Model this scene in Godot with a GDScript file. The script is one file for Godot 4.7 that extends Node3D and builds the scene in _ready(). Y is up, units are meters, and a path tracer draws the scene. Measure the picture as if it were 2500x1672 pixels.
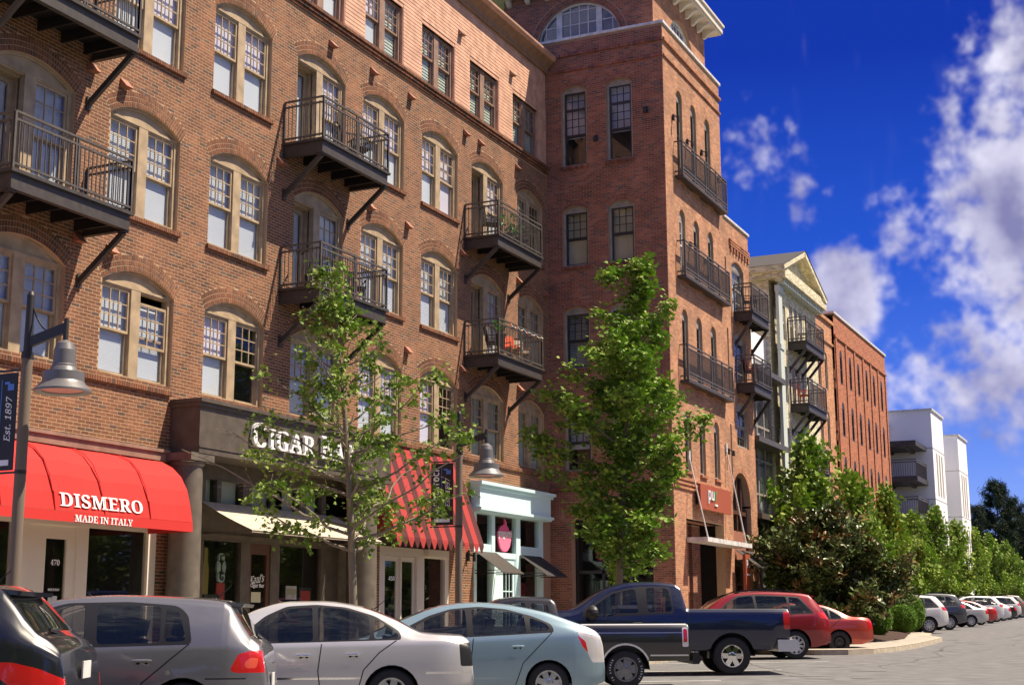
extends Node3D
# A sunlit shopping street: brick apartment building with balconies and shops, corner tower, parked cars, street trees.
# X runs along the facades (away to the right), Y up, Z towards the street. Metres.

var rng := RandomNumberGenerator.new()
var M := {}
var names := {}
var EYE := Vector3(0, 1.3, 0)

func _ready() -> void:
	rng.seed = 20240611
	make_camera()
	make_sky()
	make_materials()
	make_ground()
	make_main_building()
	make_tower()
	make_far_buildings()
	make_shopfronts()
	make_balcony_things()
	make_street()
	make_trees()
	make_cars()

func make_camera() -> void:
	var cam := Camera3D.new()
	cam.name = "camera"
	cam.fov = 26.93
	cam.near = 0.1
	cam.far = 3000.0
	var p := deg_to_rad(10.99)
	var a := deg_to_rad(25.09)
	var fw := Vector3(cos(a) * cos(p), sin(p), -sin(a) * cos(p))
	var rt := fw.cross(Vector3.UP).normalized()
	var up := rt.cross(fw)
	var roll := deg_to_rad(-0.25)
	var r2 := rt * cos(roll) + up * sin(roll)
	var u2 := up * cos(roll) - rt * sin(roll)
	cam.transform = Transform3D(Basis(r2, u2, -fw), EYE)
	add_child(cam)
	cam.current = true
	var sun := DirectionalLight3D.new()
	sun.name = "sun"
	sun.light_energy = 1.42
	sun.light_color = Color(1.0, 0.935, 0.84)
	sun.light_angular_distance = 0.5
	sun.shadow_enabled = true
	add_child(sun)
	sun.look_at_from_position(Vector3(0.55, 1.9, 1.0), Vector3.ZERO, Vector3.UP)

func make_sky() -> void:
	var env := Environment.new()
	env.tonemap_mode = Environment.TONE_MAPPER_LINEAR
	env.tonemap_exposure = 2.0
	env.sdfgi_enabled = true
	env.ssao_enabled = true
	env.ssil_enabled = true
	env.background_mode = Environment.BG_SKY
	env.background_energy_multiplier = 0.92
	var sm := PanoramaSkyMaterial.new()
	sm.panorama = ImageTexture.create_from_image(sky_image())
	var sky := Sky.new()
	sky.sky_material = sm
	env.sky = sky
	var we := WorldEnvironment.new()
	we.name = "environment"
	we.environment = env
	add_child(we)

var cn1 := FastNoiseLite.new()
var cn2 := FastNoiseLite.new()
var cn3 := FastNoiseLite.new()
# a cloud bank: direction (azimuth from +X towards -Z, elevation), half sizes in degrees, density; those out of view added to whiten ambient light
var BANKS := [[5.2, 15.3, 2.7, 5.2, 1.25], [5.6, 9.0, 4.6, 3.0, 0.95], [3.6, 20.5, 2.4, 3.4, 1.0], [0.5, 13.0, 5.0, 9.0, 1.1], [15.1, 18.5, 1.3, 1.7, 0.62], [13.9, 19.0, 0.8, 1.1, 0.55], [13.25, 16.8, 1.0, 1.6, 0.64], [9.3, 14.8, 1.4, 1.5, 0.62], [11.8, 12.4, 1.7, 2.0, 1.7], [-22.0, 18.0, 16.0, 10.0, 1.0], [-62.0, 24.0, 21.0, 12.0, 1.1], [-100.0, 18.0, 24.0, 10.0, 1.1], [-130.0, 38.0, 20.0, 14.0, 1.1], [-165.0, 20.0, 18.0, 11.0, 1.0], [150.0, 22.0, 19.0, 11.0, 1.0], [112.0, 30.0, 18.0, 12.0, 1.1], [75.0, 22.0, 18.0, 11.0, 1.0], [44.0, 40.0, 14.0, 9.0, 0.9], [-40.0, 52.0, 22.0, 12.0, 1.1], [-85.0, 50.0, 24.0, 14.0, 1.2], [10.0, 62.0, 20.0, 10.0, 0.9], [-12.0, 37.0, 11.0, 8.0, 0.9], [170.0, 55.0, 24.0, 13.0, 1.0], [-115.0, 72.0, 40.0, 12.0, 1.0]]
const BLUE := [[0.0, 0.24, 0.33, 0.58], [6.0, 0.088, 0.17, 0.51], [9.5, 0.036, 0.100, 0.44], [14.0, 0.0115, 0.055, 0.355], [22.0, 0.0042, 0.022, 0.225], [90.0, 0.004, 0.018, 0.16]]

func sky_color(d: Vector3, az: float, el: float) -> Color:
	var r := 0.0
	var g := 0.0
	var b := 0.0
	for i in 5:
		if el <= BLUE[i + 1][0] or i == 4:
			var t: float = clampf((el - BLUE[i][0]) / (BLUE[i + 1][0] - BLUE[i][0]), 0.0, 1.0)
			r = lerpf(BLUE[i][1], BLUE[i + 1][1], t)
			g = lerpf(BLUE[i][2], BLUE[i + 1][2], t)
			b = lerpf(BLUE[i][3], BLUE[i + 1][3], t)
			break
	var f1 := cn1.get_noise_3dv(d * 100.0)
	var f2 := cn2.get_noise_3dv(d * 100.0)
	var dens := 0.0
	for w in BANKS:
		var dx: float = wrapf(az - w[0], -180.0, 180.0) * cos(deg_to_rad(el)) / w[2]
		if absf(dx) > 1.5:
			continue
		var dy: float = (el - w[1]) / w[3]
		var q := sqrt(dx * dx + dy * dy)
		if q < 1.5:
			dens = maxf(dens, w[4] * (1.12 - q * 0.8))
	var c := smoothstep(0.06, 0.84, dens * 0.95 + f1 * 0.36 + f2 * 0.62 - 0.12) * smoothstep(0.0, 0.14, dens)
	# thin streaks high up
	var f3 := cn3.get_noise_3d(az * 3.2, el * 0.5, 0.0)
	c = maxf(c, smoothstep(0.25, 0.8, f3 + f1 * 0.3) * 0.05 * smoothstep(14.0, 22.0, el) * smoothstep(40.0, 26.0, el))
	c = maxf(c, smoothstep(3.0, -1.0, el) * 0.6)
	# clouds are brightest towards the sun and on their sunward edges, greyer where thick
	var thick: float = clampf(dens * 0.7 + f1 * 0.6, 0.0, 1.3)
	var e := cn1.get_noise_3dv(d * 100.0 + Vector3(1.6, 3.0, 2.0))
	var lit: float = clampf(0.66 + (f1 - e) * 0.75 - (thick - 0.6) * 0.28 + f2 * 0.14, 0.3, 1.0)
	var sunny := 0.5 + 0.5 * d.dot(Vector3(0.248, 0.857, 0.451))  # extra white on the sun side also neutralises the blue ambient light
	var k := lit * (0.72 + 0.95 * pow(sunny, 3.0))
	var cw: float = clampf(c, 0.0, 0.96)
	r = lerpf(r, 0.43 * k, cw)
	g = lerpf(g, 0.42 * k, cw)
	b = lerpf(b, lerpf(0.60, 0.46, pow(sunny, 1.5)) * (0.25 + k * 0.75), cw)
	return Color(r, g, b)

func sky_image() -> Image:
	cn1.seed = 11
	cn1.noise_type = FastNoiseLite.TYPE_SIMPLEX_SMOOTH
	cn1.fractal_octaves = 6
	cn1.fractal_gain = 0.56
	cn1.frequency = 0.09
	cn2.seed = 5
	cn2.noise_type = FastNoiseLite.TYPE_SIMPLEX_SMOOTH
	cn2.fractal_octaves = 5
	cn2.frequency = 0.42
	cn2.fractal_gain = 0.6
	cn3.seed = 8
	cn3.fractal_octaves = 4
	cn3.frequency = 0.3
	var w := 4096
	var h := 2048
	var im := Image.create(w, h, false, Image.FORMAT_RGBF)
	im.fill(Color(0.16, 0.16, 0.15))
	for fine in [false, true]:
		var st := 1 if fine else 4
		for j in range(0, 1040, st):
			var el := 90.0 - (j + st * 0.5) / h * 180.0
			if fine and el > 36.0:
				continue
			for i in range(0, w, st):
				var lon: float = ((i + st * 0.5) / w - 0.5) * 360.0
				var az := wrapf(-90.0 - lon, -180.0, 180.0) # from +X towards -Z
				if fine and (az < -4.0 or az > 50.0):
					continue
				var er := deg_to_rad(el)
				var ar := deg_to_rad(az)
				var d := Vector3(cos(ar) * cos(er), sin(er), -sin(ar) * cos(er))
				var c := sky_color(d, az, el)
				if fine:
					im.set_pixel(i, j, c)
				else:
					im.fill_rect(Rect2i(i, j, st, st), c)
	return im

# ---------------------------------------------------------------- helpers

class MB:
	# collects faces; corners are given anticlockwise as seen from outside
	var v := PackedVector3Array()
	var n := PackedVector3Array()
	var t := PackedVector2Array()
	func tri(a: Vector3, b: Vector3, c: Vector3) -> void:
		var q := (b - a).cross(c - a).normalized()
		v.append(a); v.append(c); v.append(b)
		n.append(q); n.append(q); n.append(q)
		t.append(Vector2.ZERO); t.append(Vector2.ZERO); t.append(Vector2.ZERO)
	func tris(a: Vector3, b: Vector3, c: Vector3, na: Vector3, nb: Vector3, nc: Vector3) -> void:
		v.append(a); v.append(c); v.append(b)
		n.append(na); n.append(nc); n.append(nb)
		t.append(Vector2.ZERO); t.append(Vector2.ZERO); t.append(Vector2.ZERO)
	func quad(a: Vector3, b: Vector3, c: Vector3, d: Vector3) -> void:
		var q := (c - a).cross(d - b).normalized()
		for p in [a, c, b, a, d, c]:
			v.append(p)
			n.append(q)
		for p in [Vector2(0, 1), Vector2(1, 0), Vector2(1, 1), Vector2(0, 1), Vector2(0, 0), Vector2(1, 0)]:
			t.append(p)
	func squad(a: Vector3, b: Vector3, c: Vector3, d: Vector3, na: Vector3, nb: Vector3, nc: Vector3, nd: Vector3) -> void:
		tris(a, b, c, na, nb, nc)
		tris(a, c, d, na, nc, nd)
	func box(c: Vector3, s: Vector3, b := Basis.IDENTITY) -> void:
		var x := b.x * s.x * 0.5
		var y := b.y * s.y * 0.5
		var z := b.z * s.z * 0.5
		quad(c - x - y + z, c + x - y + z, c + x + y + z, c - x + y + z)
		quad(c + x - y - z, c - x - y - z, c - x + y - z, c + x + y - z)
		quad(c - x - y - z, c - x - y + z, c - x + y + z, c - x + y - z)
		quad(c + x - y + z, c + x - y - z, c + x + y - z, c + x + y + z)
		quad(c - x + y + z, c + x + y + z, c + x + y - z, c - x + y - z)
		quad(c - x - y - z, c + x - y - z, c + x - y + z, c - x - y + z)
	func bb(x0: float, x1: float, y0: float, y1: float, z0: float, z1: float) -> void:
		box(Vector3((x0 + x1) * 0.5, (y0 + y1) * 0.5, (z0 + z1) * 0.5), Vector3(absf(x1 - x0), absf(y1 - y0), absf(z1 - z0)))
	func bar(a: Vector3, b: Vector3, w: float, h: float, upv := Vector3.UP) -> void:
		var d := (b - a)
		var l := d.length()
		d /= l
		if absf(d.dot(upv)) > 0.98:
			upv = Vector3.RIGHT
		var s := d.cross(upv).normalized()
		var q := s.cross(d)
		box((a + b) * 0.5, Vector3(w, h, l), Basis(s, q, -d))
	func tube(a: Vector3, b: Vector3, r0: float, r1: float, k := 8, caps := true) -> void:
		var d := (b - a).normalized()
		var s := d.cross(Vector3.UP if absf(d.y) < 0.9 else Vector3.RIGHT).normalized()
		var q := d.cross(s)
		for i in k:
			var t0 := TAU * i / k
			var t1 := TAU * (i + 1) / k
			var e0 := s * cos(t0) + q * sin(t0)
			var e1 := s * cos(t1) + q * sin(t1)
			squad(a + e0 * r0, a + e1 * r0, b + e1 * r1, b + e0 * r1, e0, e1, e1, e0)
			if caps:
				tri(b, b + e0 * r1, b + e1 * r1)
				tri(a, a + e1 * r0, a + e0 * r0)
	func lathe(pts: Array, k: int, xf := Transform3D.IDENTITY) -> void:
		# pts: [radius, height] from bottom to top, outside to the right of travel
		for j in pts.size() - 1:
			var p0: Array = pts[j]
			var p1: Array = pts[j + 1]
			var d := Vector2(p1[0] - p0[0], p1[1] - p0[1]).normalized()
			for i in k:
				var t0 := TAU * i / k
				var t1 := TAU * (i + 1) / k
				var n0 := (xf.basis * Vector3(cos(t0) * d.y, -d.x, -sin(t0) * d.y)).normalized()
				var n1 := (xf.basis * Vector3(cos(t1) * d.y, -d.x, -sin(t1) * d.y)).normalized()
				squad(xf * Vector3(cos(t0) * p0[0], p0[1], -sin(t0) * p0[0]), xf * Vector3(cos(t1) * p0[0], p0[1], -sin(t1) * p0[0]), xf * Vector3(cos(t1) * p1[0], p1[1], -sin(t1) * p1[0]), xf * Vector3(cos(t0) * p1[0], p1[1], -sin(t0) * p1[0]), n0, n1, n1, n0)
	func prism(poly: PackedVector2Array, z0: float, z1: float, xf := Transform3D.IDENTITY) -> void:
		# a polygon in x, y extruded from z0 (back) to z1 (front)
		var idx := Geometry2D.triangulate_polygon(poly)
		var ccw := not Geometry2D.is_polygon_clockwise(poly)
		for i in range(0, idx.size(), 3):
			var a := poly[idx[i]]
			var b := poly[idx[i + 1]]
			var c := poly[idx[i + 2]]
			if (b - a).cross(c - a) < 0:
				var s := b
				b = c
				c = s
			tri(xf * Vector3(a.x, a.y, z1), xf * Vector3(b.x, b.y, z1), xf * Vector3(c.x, c.y, z1))
			tri(xf * Vector3(a.x, a.y, z0), xf * Vector3(c.x, c.y, z0), xf * Vector3(b.x, b.y, z0))
		for i in poly.size():
			var a := poly[i]
			var b := poly[(i + 1) % poly.size()]
			if not ccw:
				var s := a
				a = b
				b = s
			quad(xf * Vector3(a.x, a.y, z0), xf * Vector3(b.x, b.y, z0), xf * Vector3(b.x, b.y, z1), xf * Vector3(a.x, a.y, z1))
	func mesh(m: Material = null) -> ArrayMesh:
		var r := ArrayMesh.new()
		if v.is_empty():
			return r
		var a := []
		a.resize(Mesh.ARRAY_MAX)
		a[Mesh.ARRAY_VERTEX] = v
		a[Mesh.ARRAY_NORMAL] = n
		a[Mesh.ARRAY_TEX_UV] = t
		r.add_surface_from_arrays(Mesh.PRIMITIVE_TRIANGLES, a)
		if m:
			r.surface_set_material(0, m)
		return r

func put(o: Node3D, called: String, parent: Node) -> void:
	var key := str(parent.get_instance_id()) + called
	var k: int = names.get(key, 0)
	names[key] = k + 1
	o.name = called if k == 0 else "%s_%03d" % [called, k]
	parent.add_child(o, true)

func part(parent: Node, called: String, mesh: Mesh, m: Material, xf := Transform3D.IDENTITY) -> MeshInstance3D:
	var o := MeshInstance3D.new()
	o.mesh = mesh
	if m:
		o.material_override = m
	o.transform = xf
	put(o, called, parent)
	return o

func tag(o: Node, label: String, category: String, group := "") -> Node:
	o.set_meta("label", label)
	o.set_meta("category", category)
	if group != "":
		o.set_meta("group", group)
	return o

func thing(called: String, label: String, category: String, at := Vector3.ZERO, turn := 0.0, group := "") -> Node3D:
	var o := Node3D.new()
	o.position = at
	o.rotation.y = turn
	put(o, called, self)
	tag(o, label, category, group)
	return o

func structure(called: String, mesh: Mesh, m: Material) -> MeshInstance3D:
	var o := part(self, called, mesh, m)
	o.set_meta("kind", "structure")
	return o

func lin(r: float, g: float, b: float) -> Color:
	return Color(r, g, b).linear_to_srgb()

func mat(r: float, g: float, b: float, rough := 0.7, metal := 0.0) -> StandardMaterial3D:
	var m := StandardMaterial3D.new()
	m.albedo_color = lin(r, g, b)
	m.roughness = rough
	m.metallic = metal
	return m

func noise_tex(sd: int, freq: float, lo: Color, hi: Color, size := 512, oct := 4) -> ImageTexture:
	var f := FastNoiseLite.new()
	f.seed = sd
	f.frequency = freq
	f.fractal_octaves = oct
	var im := Image.create(size, size, false, Image.FORMAT_RGB8)
	for y in size:
		for x in size:
			# blended over the edge so that it tiles
			var u := float(x) / size
			var w := float(y) / size
			var q := f.get_noise_2d(x, y) * (1 - u) * (1 - w) + f.get_noise_2d(x - size, y) * u * (1 - w) + f.get_noise_2d(x, y - size) * (1 - u) * w + f.get_noise_2d(x - size, y - size) * u * w
			im.set_pixel(x, y, lo.lerp(hi, clampf(0.5 + q * 1.1, 0, 1)))
	return ImageTexture.create_from_image(im)

func asphalt_tex() -> ImageTexture:
	var base := noise_tex(23, 0.010, Color(0.80, 0.80, 0.80), Color(1, 1, 1), 1024, 6).get_image()
	var r := RandomNumberGenerator.new()
	r.seed = 2
	for y in 1024:
		for x in 1024:
			var k := r.randf_range(0.84, 1.0)
			var c := base.get_pixel(x, y)
			base.set_pixel(x, y, Color(c.r * k, c.g * k, c.b * k))
	return ImageTexture.create_from_image(base)

func tri_mat(m: StandardMaterial3D, tex: Texture2D, scale: float) -> StandardMaterial3D:
	m.albedo_texture = tex
	m.uv1_triplanar = true
	m.uv1_world_triplanar = true
	m.uv1_scale = Vector3.ONE * scale
	return m

func glass(r: float, g: float, b: float, a: float) -> StandardMaterial3D:
	var m := StandardMaterial3D.new()
	var c := lin(r, g, b)
	c.a = a
	m.albedo_color = c
	m.transparency = BaseMaterial3D.TRANSPARENCY_ALPHA
	m.roughness = 0.02
	m.metallic_specular = 1.0
	m.cull_mode = BaseMaterial3D.CULL_DISABLED
	return m

func make_materials() -> void:
	var wear := noise_tex(3, 0.012, Color(0.80, 0.80, 0.80), Color(1, 1, 1), 512, 5)
	var fine := noise_tex(9, 0.08, Color(0.84, 0.84, 0.84), Color(1, 1, 1), 256, 3)
	M.mortar = tri_mat(mat(0.53, 0.365, 0.215, 0.95), fine, 1.3)
	M.fine = fine
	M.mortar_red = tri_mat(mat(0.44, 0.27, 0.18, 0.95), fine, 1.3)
	var bm := StandardMaterial3D.new()
	bm.vertex_color_use_as_albedo = true
	bm.albedo_color = Color.WHITE
	bm.roughness = 0.9
	M.brick = tri_mat(bm, noise_tex(17, 0.009, Color(0.74, 0.74, 0.75), Color(1, 1, 1), 768, 4), 0.13)
	M.trim = tri_mat(mat(0.48, 0.36, 0.22, 0.6), wear, 0.4)
	M.trim_pink = tri_mat(mat(0.34, 0.21, 0.15, 0.6), wear, 0.4)
	M.trim_grey = tri_mat(mat(0.40, 0.36, 0.30, 0.6), wear, 0.4)
	M.siding = tri_mat(mat(0.74, 0.42, 0.28, 0.7), wear, 0.33)
	M.eave = tri_mat(mat(0.38, 0.22, 0.13, 0.7), wear, 0.4)
	M.roof = mat(0.06, 0.055, 0.05, 0.9)
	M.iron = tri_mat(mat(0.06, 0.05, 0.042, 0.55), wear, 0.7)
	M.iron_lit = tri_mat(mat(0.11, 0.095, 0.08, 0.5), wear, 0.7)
	M.dark_iron = mat(0.025, 0.023, 0.022, 0.5)
	M.room = mat(0.05, 0.045, 0.04, 0.9)
	M.glass = glass(0.02, 0.025, 0.03, 0.12)
	M.shop_glass = glass(0.01, 0.012, 0.012, 0.25)
	M.blind = mat(0.62, 0.69, 0.74, 0.6)
	M.shade = mat(0.70, 0.70, 0.82, 0.8)  # lavender: sky reflected in upper panes put into a sheet colour
	M.shade_green = mat(0.46, 0.54, 0.46, 0.8)
	M.curtain_or_sheet = mat(0.50, 0.48, 0.33, 0.9)
	M.sky_tint = mat(0.42, 0.46, 0.56, 0.8)  # blue-grey sky reflection put into the sheet behind tower panes
	M.dark_sash = mat(0.03, 0.03, 0.032, 0.5)
	M.vent = mat(0.33, 0.135, 0.085, 0.7)
	M.fascia = tri_mat(mat(0.115, 0.092, 0.07, 0.55), wear, 0.5)
	M.fascia_light = tri_mat(mat(0.16, 0.135, 0.105, 0.55), wear, 0.5)
	M.white = tri_mat(mat(0.78, 0.77, 0.74, 0.5), wear, 0.5)
	M.letter = mat(0.85, 0.85, 0.84, 0.4)
	M.red_cloth = tri_mat(mat(0.62, 0.022, 0.018, 0.85), fine, 3.0)
	M.cream_cloth = tri_mat(mat(0.66, 0.58, 0.44, 0.9), wear, 0.8)
	M.stripe_red = tri_mat(mat(0.44, 0.035, 0.034, 0.85), fine, 3.0)
	M.stripe_dark = tri_mat(mat(0.095, 0.013, 0.015, 0.85), fine, 3.0)
	M.black_cloth = tri_mat(mat(0.045, 0.042, 0.042, 0.9), wear, 0.8)
	M.cream_paint = mat(0.74, 0.66, 0.54, 0.5)
	M.mint = mat(0.64, 0.87, 0.88, 0.5)
	M.wood_door = mat(0.085, 0.035, 0.018, 0.5)
	M.black = mat(0.012, 0.012, 0.013, 0.5)
	M.steel = mat(0.62, 0.62, 0.62, 0.35, 1.0)
	M.chrome = mat(0.8, 0.8, 0.8, 0.08, 1.0)
	M.bright = mat(0.72, 0.72, 0.72, 0.2, 0.3)
	M.sky_tint_glass = glass(0.08, 0.10, 0.22, 0.45)  # tinted blue, the sky mirrored in the lantern put into the glass
	M.leafless = mat(0.2, 0.16, 0.12, 0.9)
	var as1 := asphalt_tex()
	M.asphalt = tri_mat(mat(0.215, 0.215, 0.215, 0.92), as1, 0.14)
	M.concrete = tri_mat(mat(0.46, 0.42, 0.35, 0.9), wear, 0.3)
	M.kerb = tri_mat(mat(0.52, 0.45, 0.35, 0.9), wear, 0.6)
	M.mulch = tri_mat(mat(0.11, 0.055, 0.035, 1.0), noise_tex(31, 0.2, Color(0.35, 0.35, 0.35), Color(1, 1, 1), 256, 3), 1.2)
	M.paint = mat(0.75, 0.75, 0.72, 0.8)
	M.grass = tri_mat(mat(0.05, 0.10, 0.02, 1.0), fine, 0.8)

# ---------------------------------------------------------------- walls, openings, bricks

class Face:
	# a vertical plane: a runs along u, y up, d outwards along n
	var o: Vector3
	var u: Vector3
	var n: Vector3
	func _init(o_: Vector3, u_: Vector3, n_: Vector3) -> void:
		o = o_
		u = u_
		n = n_
	func p(a: float, y: float, d := 0.0) -> Vector3:
		return o + u * a + Vector3(0, y, 0) + n * d
	func xf(a: float, y: float, d := 0.0) -> Transform3D:
		return Transform3D(Basis(u, Vector3.UP, n), p(a, y, d))

func hole(a0: float, a1: float, y0: float, ys: float, rise := 0.0, ring := 0.21) -> Dictionary:
	var w := a1 - a0
	var h := {"a0": a0, "a1": a1, "y0": y0, "ys": ys, "rise": rise, "c": (a0 + a1) * 0.5, "ring": ring if rise > 0.0 else 0.0}
	if rise > 0.0:
		h.r = (w * w * 0.25 + rise * rise) / (2.0 * rise)
		h.cy = ys + rise - h.r
	return h

func top_of(h: Dictionary, a: float) -> float:
	if h.rise <= 0.0:
		return h.ys
	var d: float = a - h.c
	return maxf(h.ys, h.cy + sqrt(maxf(0.0, h.r * h.r - d * d)))

func wall(f: Face, a0: float, a1: float, y0: float, y1: float, holes: Array, depth := 0.22) -> MB:
	var m := MB.new()
	var cuts := [a0, a1]
	for h in holes:
		var k := 14 if h.rise > 0.0 else 1
		for i in k + 1:
			var a: float = lerpf(h.a0, h.a1, float(i) / k)
			if a > a0 and a < a1:
				cuts.append(a)
	cuts.sort()
	for i in cuts.size() - 1:
		var s: float = cuts[i]
		var e: float = cuts[i + 1]
		if e - s < 1e-4:
			continue
		var mid := (s + e) * 0.5
		var over := []
		for h in holes:
			if mid > h.a0 and mid < h.a1:
				over.append(h)
		over.sort_custom(func(x, y): return x.y0 < y.y0)
		var bs := y0
		var be := y0
		for h in over:
			if h.y0 > bs + 1e-4:
				m.quad(f.p(s, bs), f.p(e, be), f.p(e, h.y0), f.p(s, h.y0))
			bs = top_of(h, s)
			be = top_of(h, e)
			if h.rise > 0.0:
				m.quad(f.p(s, bs), f.p(s, bs, -depth), f.p(e, be, -depth), f.p(e, be))
		if y1 > bs + 1e-4:
			m.quad(f.p(s, bs), f.p(e, be), f.p(e, y1), f.p(s, y1))
	for h in holes:
		m.quad(f.p(h.a0, h.y0, -depth), f.p(h.a0, h.y0), f.p(h.a0, h.ys), f.p(h.a0, h.ys, -depth))
		m.quad(f.p(h.a1, h.y0), f.p(h.a1, h.y0, -depth), f.p(h.a1, h.ys, -depth), f.p(h.a1, h.ys))
		m.quad(f.p(h.a0, h.y0), f.p(h.a0, h.y0, -depth), f.p(h.a1, h.y0, -depth), f.p(h.a1, h.y0))
		if h.rise <= 0.0:
			m.quad(f.p(h.a0, h.ys, -depth), f.p(h.a0, h.ys), f.p(h.a1, h.ys), f.p(h.a1, h.ys, -depth))
	return m

class Bricks:
	var xf: Array[Transform3D] = []
	var col: PackedColorArray = []
	var rng := RandomNumberGenerator.new()
	var pal: Array
	func _init(sd: int, palette: Array) -> void:
		rng.seed = sd
		pal = palette
	func tone() -> Color:
		var c: Color = pal[rng.randi() % pal.size()]
		var k := rng.randf_range(0.86, 1.14)
		return Color(c.r * k, c.g * k, c.b * k)
	func add(f: Face, a: float, y: float, w: float, h: float, d := 0.02, tilt := 0.0, out := 0.0) -> void:
		var b := Basis(f.u, Vector3.UP, f.n)
		if tilt != 0.0:
			b = b * Basis(Vector3.BACK, tilt)
		out += rng.randf_range(-0.001, 0.0012)
		xf.append(Transform3D(b * Basis.from_scale(Vector3(w, h, d)), f.p(a, y, out)))
		col.append(tone())
	func blocked(h: Dictionary, y: float) -> float:
		# half width that the opening with its brick arch takes up at this height, or -1
		if y < h.y0 or y > h.ys + h.rise + h.ring:
			return -1.0
		if y < h.ys or h.rise <= 0.0:
			return (h.a1 - h.a0) * 0.5 if y < h.ys else -1.0
		var ro: float = h.r + h.ring
		var dy: float = y - h.cy
		if dy >= ro:
			return -1.0
		var half: float = (h.a1 - h.a0) * 0.5
		var chord := sqrt(ro * ro - dy * dy)
		var sl: float = (h.ys - h.cy)
		if sl > 0.01:
			chord = minf(chord, dy * half / sl)
		return chord
	func field(f: Face, a0: float, a1: float, y0: float, y1: float, holes: Array) -> void:
		var pitch := 0.213
		var course := 0.0677
		var k := 0
		var y := y0
		while y + course <= y1 + 0.01:
			var ym := y + course * 0.5
			var spans := []
			for h in holes:
				var w := blocked(h, ym)
				if w > 0.0:
					spans.append([h.c - w, h.c + w])
			var a := a0 - (pitch * 0.5 if k % 2 else 0.0)
			while a < a1:
				var s := maxf(a, a0)
				var e := minf(a + pitch, a1)
				var cutl := false
				var segs := [[s, e]]
				for sp in spans:
					var nx := []
					for g in segs:
						if sp[1] <= g[0] or sp[0] >= g[1]:
							nx.append(g)
						else:
							if sp[0] > g[0]:
								nx.append([g[0], sp[0]])
							if sp[1] < g[1]:
								nx.append([sp[1], g[1]])
					segs = nx
				for g in segs:
					if g[1] - g[0] > 0.035:
						add(f, (g[0] + g[1]) * 0.5, ym, g[1] - g[0] - 0.0125, 0.0545, 0.005)
				a += pitch
			y += course
			k += 1
	func arch(f: Face, h: Dictionary, rows := 2, out := 0.004) -> void:
		var half: float = (h.a1 - h.a0) * 0.5
		var ang := atan2(half, h.ys - h.cy)
		for r in rows:
			var rad: float = h.r + 0.105 * (r + 0.5)
			var cnt := int(round(2 * ang * rad / 0.068))
			for i in cnt:
				var t := -ang + (i + 0.5) * 2 * ang / cnt
				add(f, h.c + sin(t) * rad, h.cy + cos(t) * rad, 2 * ang * rad / cnt - 0.011, 0.092, 0.006, -t, out)
	func soldier(f: Face, a0: float, a1: float, y: float, hh: float, out := 0.03, w := 0.068) -> void:
		var cnt := int(round((a1 - a0) / w))
		for i in cnt:
			add(f, lerpf(a0, a1, (i + 0.5) / cnt), y, (a1 - a0) / cnt - 0.009, hh, 0.05 + out, 0.0, out)

func brick_mesh() -> ArrayMesh:
	var m := MB.new()
	# front half proud of the mortar, edges bevelled, no back
	var e := 0.5
	var i := 0.485
	var f := 0.42
	var z := 0.5
	var q := [Vector3(-i, -f, z), Vector3(i, -f, z), Vector3(i, f, z), Vector3(-i, f, z)]
	var o := [Vector3(-e, -e, z - 0.25), Vector3(e, -e, z - 0.25), Vector3(e, e, z - 0.25), Vector3(-e, e, z - 0.25)]
	var b := [Vector3(-e, -e, -0.5), Vector3(e, -e, -0.5), Vector3(e, e, -0.5), Vector3(-e, e, -0.5)]
	m.quad(q[0], q[1], q[2], q[3])
	for k in 4:
		var l := (k + 1) % 4
		m.quad(o[k], o[l], q[l], q[k])
		m.quad(b[k], b[l], o[l], o[k])
	return m.mesh()

var brick_shape: ArrayMesh
var brick_mats := {}

func lay_bricks(parent: Node3D, br: Bricks, single: int) -> void:
	if brick_shape == null:
		brick_shape = brick_mesh()
	var order := range(br.xf.size())
	var dist := PackedFloat32Array()
	for x in br.xf:
		dist.append(x.origin.distance_to(EYE) + (1000.0 if x.origin.y < 3.0 else 0.0))
	order.sort_custom(func(x, y): return dist[x] < dist[y])
	var inv := parent.transform.affine_inverse()
	var k := mini(single, order.size())
	for i in k:
		var j: int = order[i]
		var c: Color = br.col[j]
		var key := Vector3i(int(c.r * 40), int(c.g * 70), int(c.b * 90))
		if not brick_mats.has(key):
			var m: StandardMaterial3D = M.brick.duplicate()
			m.vertex_color_use_as_albedo = false
			m.albedo_color = lin(c.r, c.g, c.b)
			brick_mats[key] = m
		part(parent, "brick", brick_shape, brick_mats[key], inv * br.xf[j])
	var mm := MultiMesh.new()
	mm.transform_format = MultiMesh.TRANSFORM_3D
	mm.use_colors = true
	mm.mesh = brick_shape
	mm.instance_count = order.size() - k
	for i in range(k, order.size()):
		mm.set_instance_transform(i - k, inv * br.xf[order[i]])
		mm.set_instance_color(i - k, br.col[order[i]])
	var o := MultiMeshInstance3D.new()
	o.multimesh = mm
	o.material_override = M.brick
	o.set_meta("kind", "stuff")
	put(o, "brickwork", parent)

# ---------------------------------------------------------------- windows

var shapes := {}

func slats(w: float, h: float, step := 0.05, tilt := 0.5, ww := 0.04) -> ArrayMesh:
	var key := "slats%.2f_%.2f_%.3f" % [w, h, step]
	if not shapes.has(key):
		var m := MB.new()
		var y := step
		while y < h:
			m.box(Vector3(0, y, 0), Vector3(w, 0.003, ww), Basis(Vector3.RIGHT, tilt))
			y += step
		m.box(Vector3(0, h - 0.02, 0), Vector3(w, 0.04, 0.05))
		shapes[key] = m.mesh()
	return shapes[key]

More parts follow.
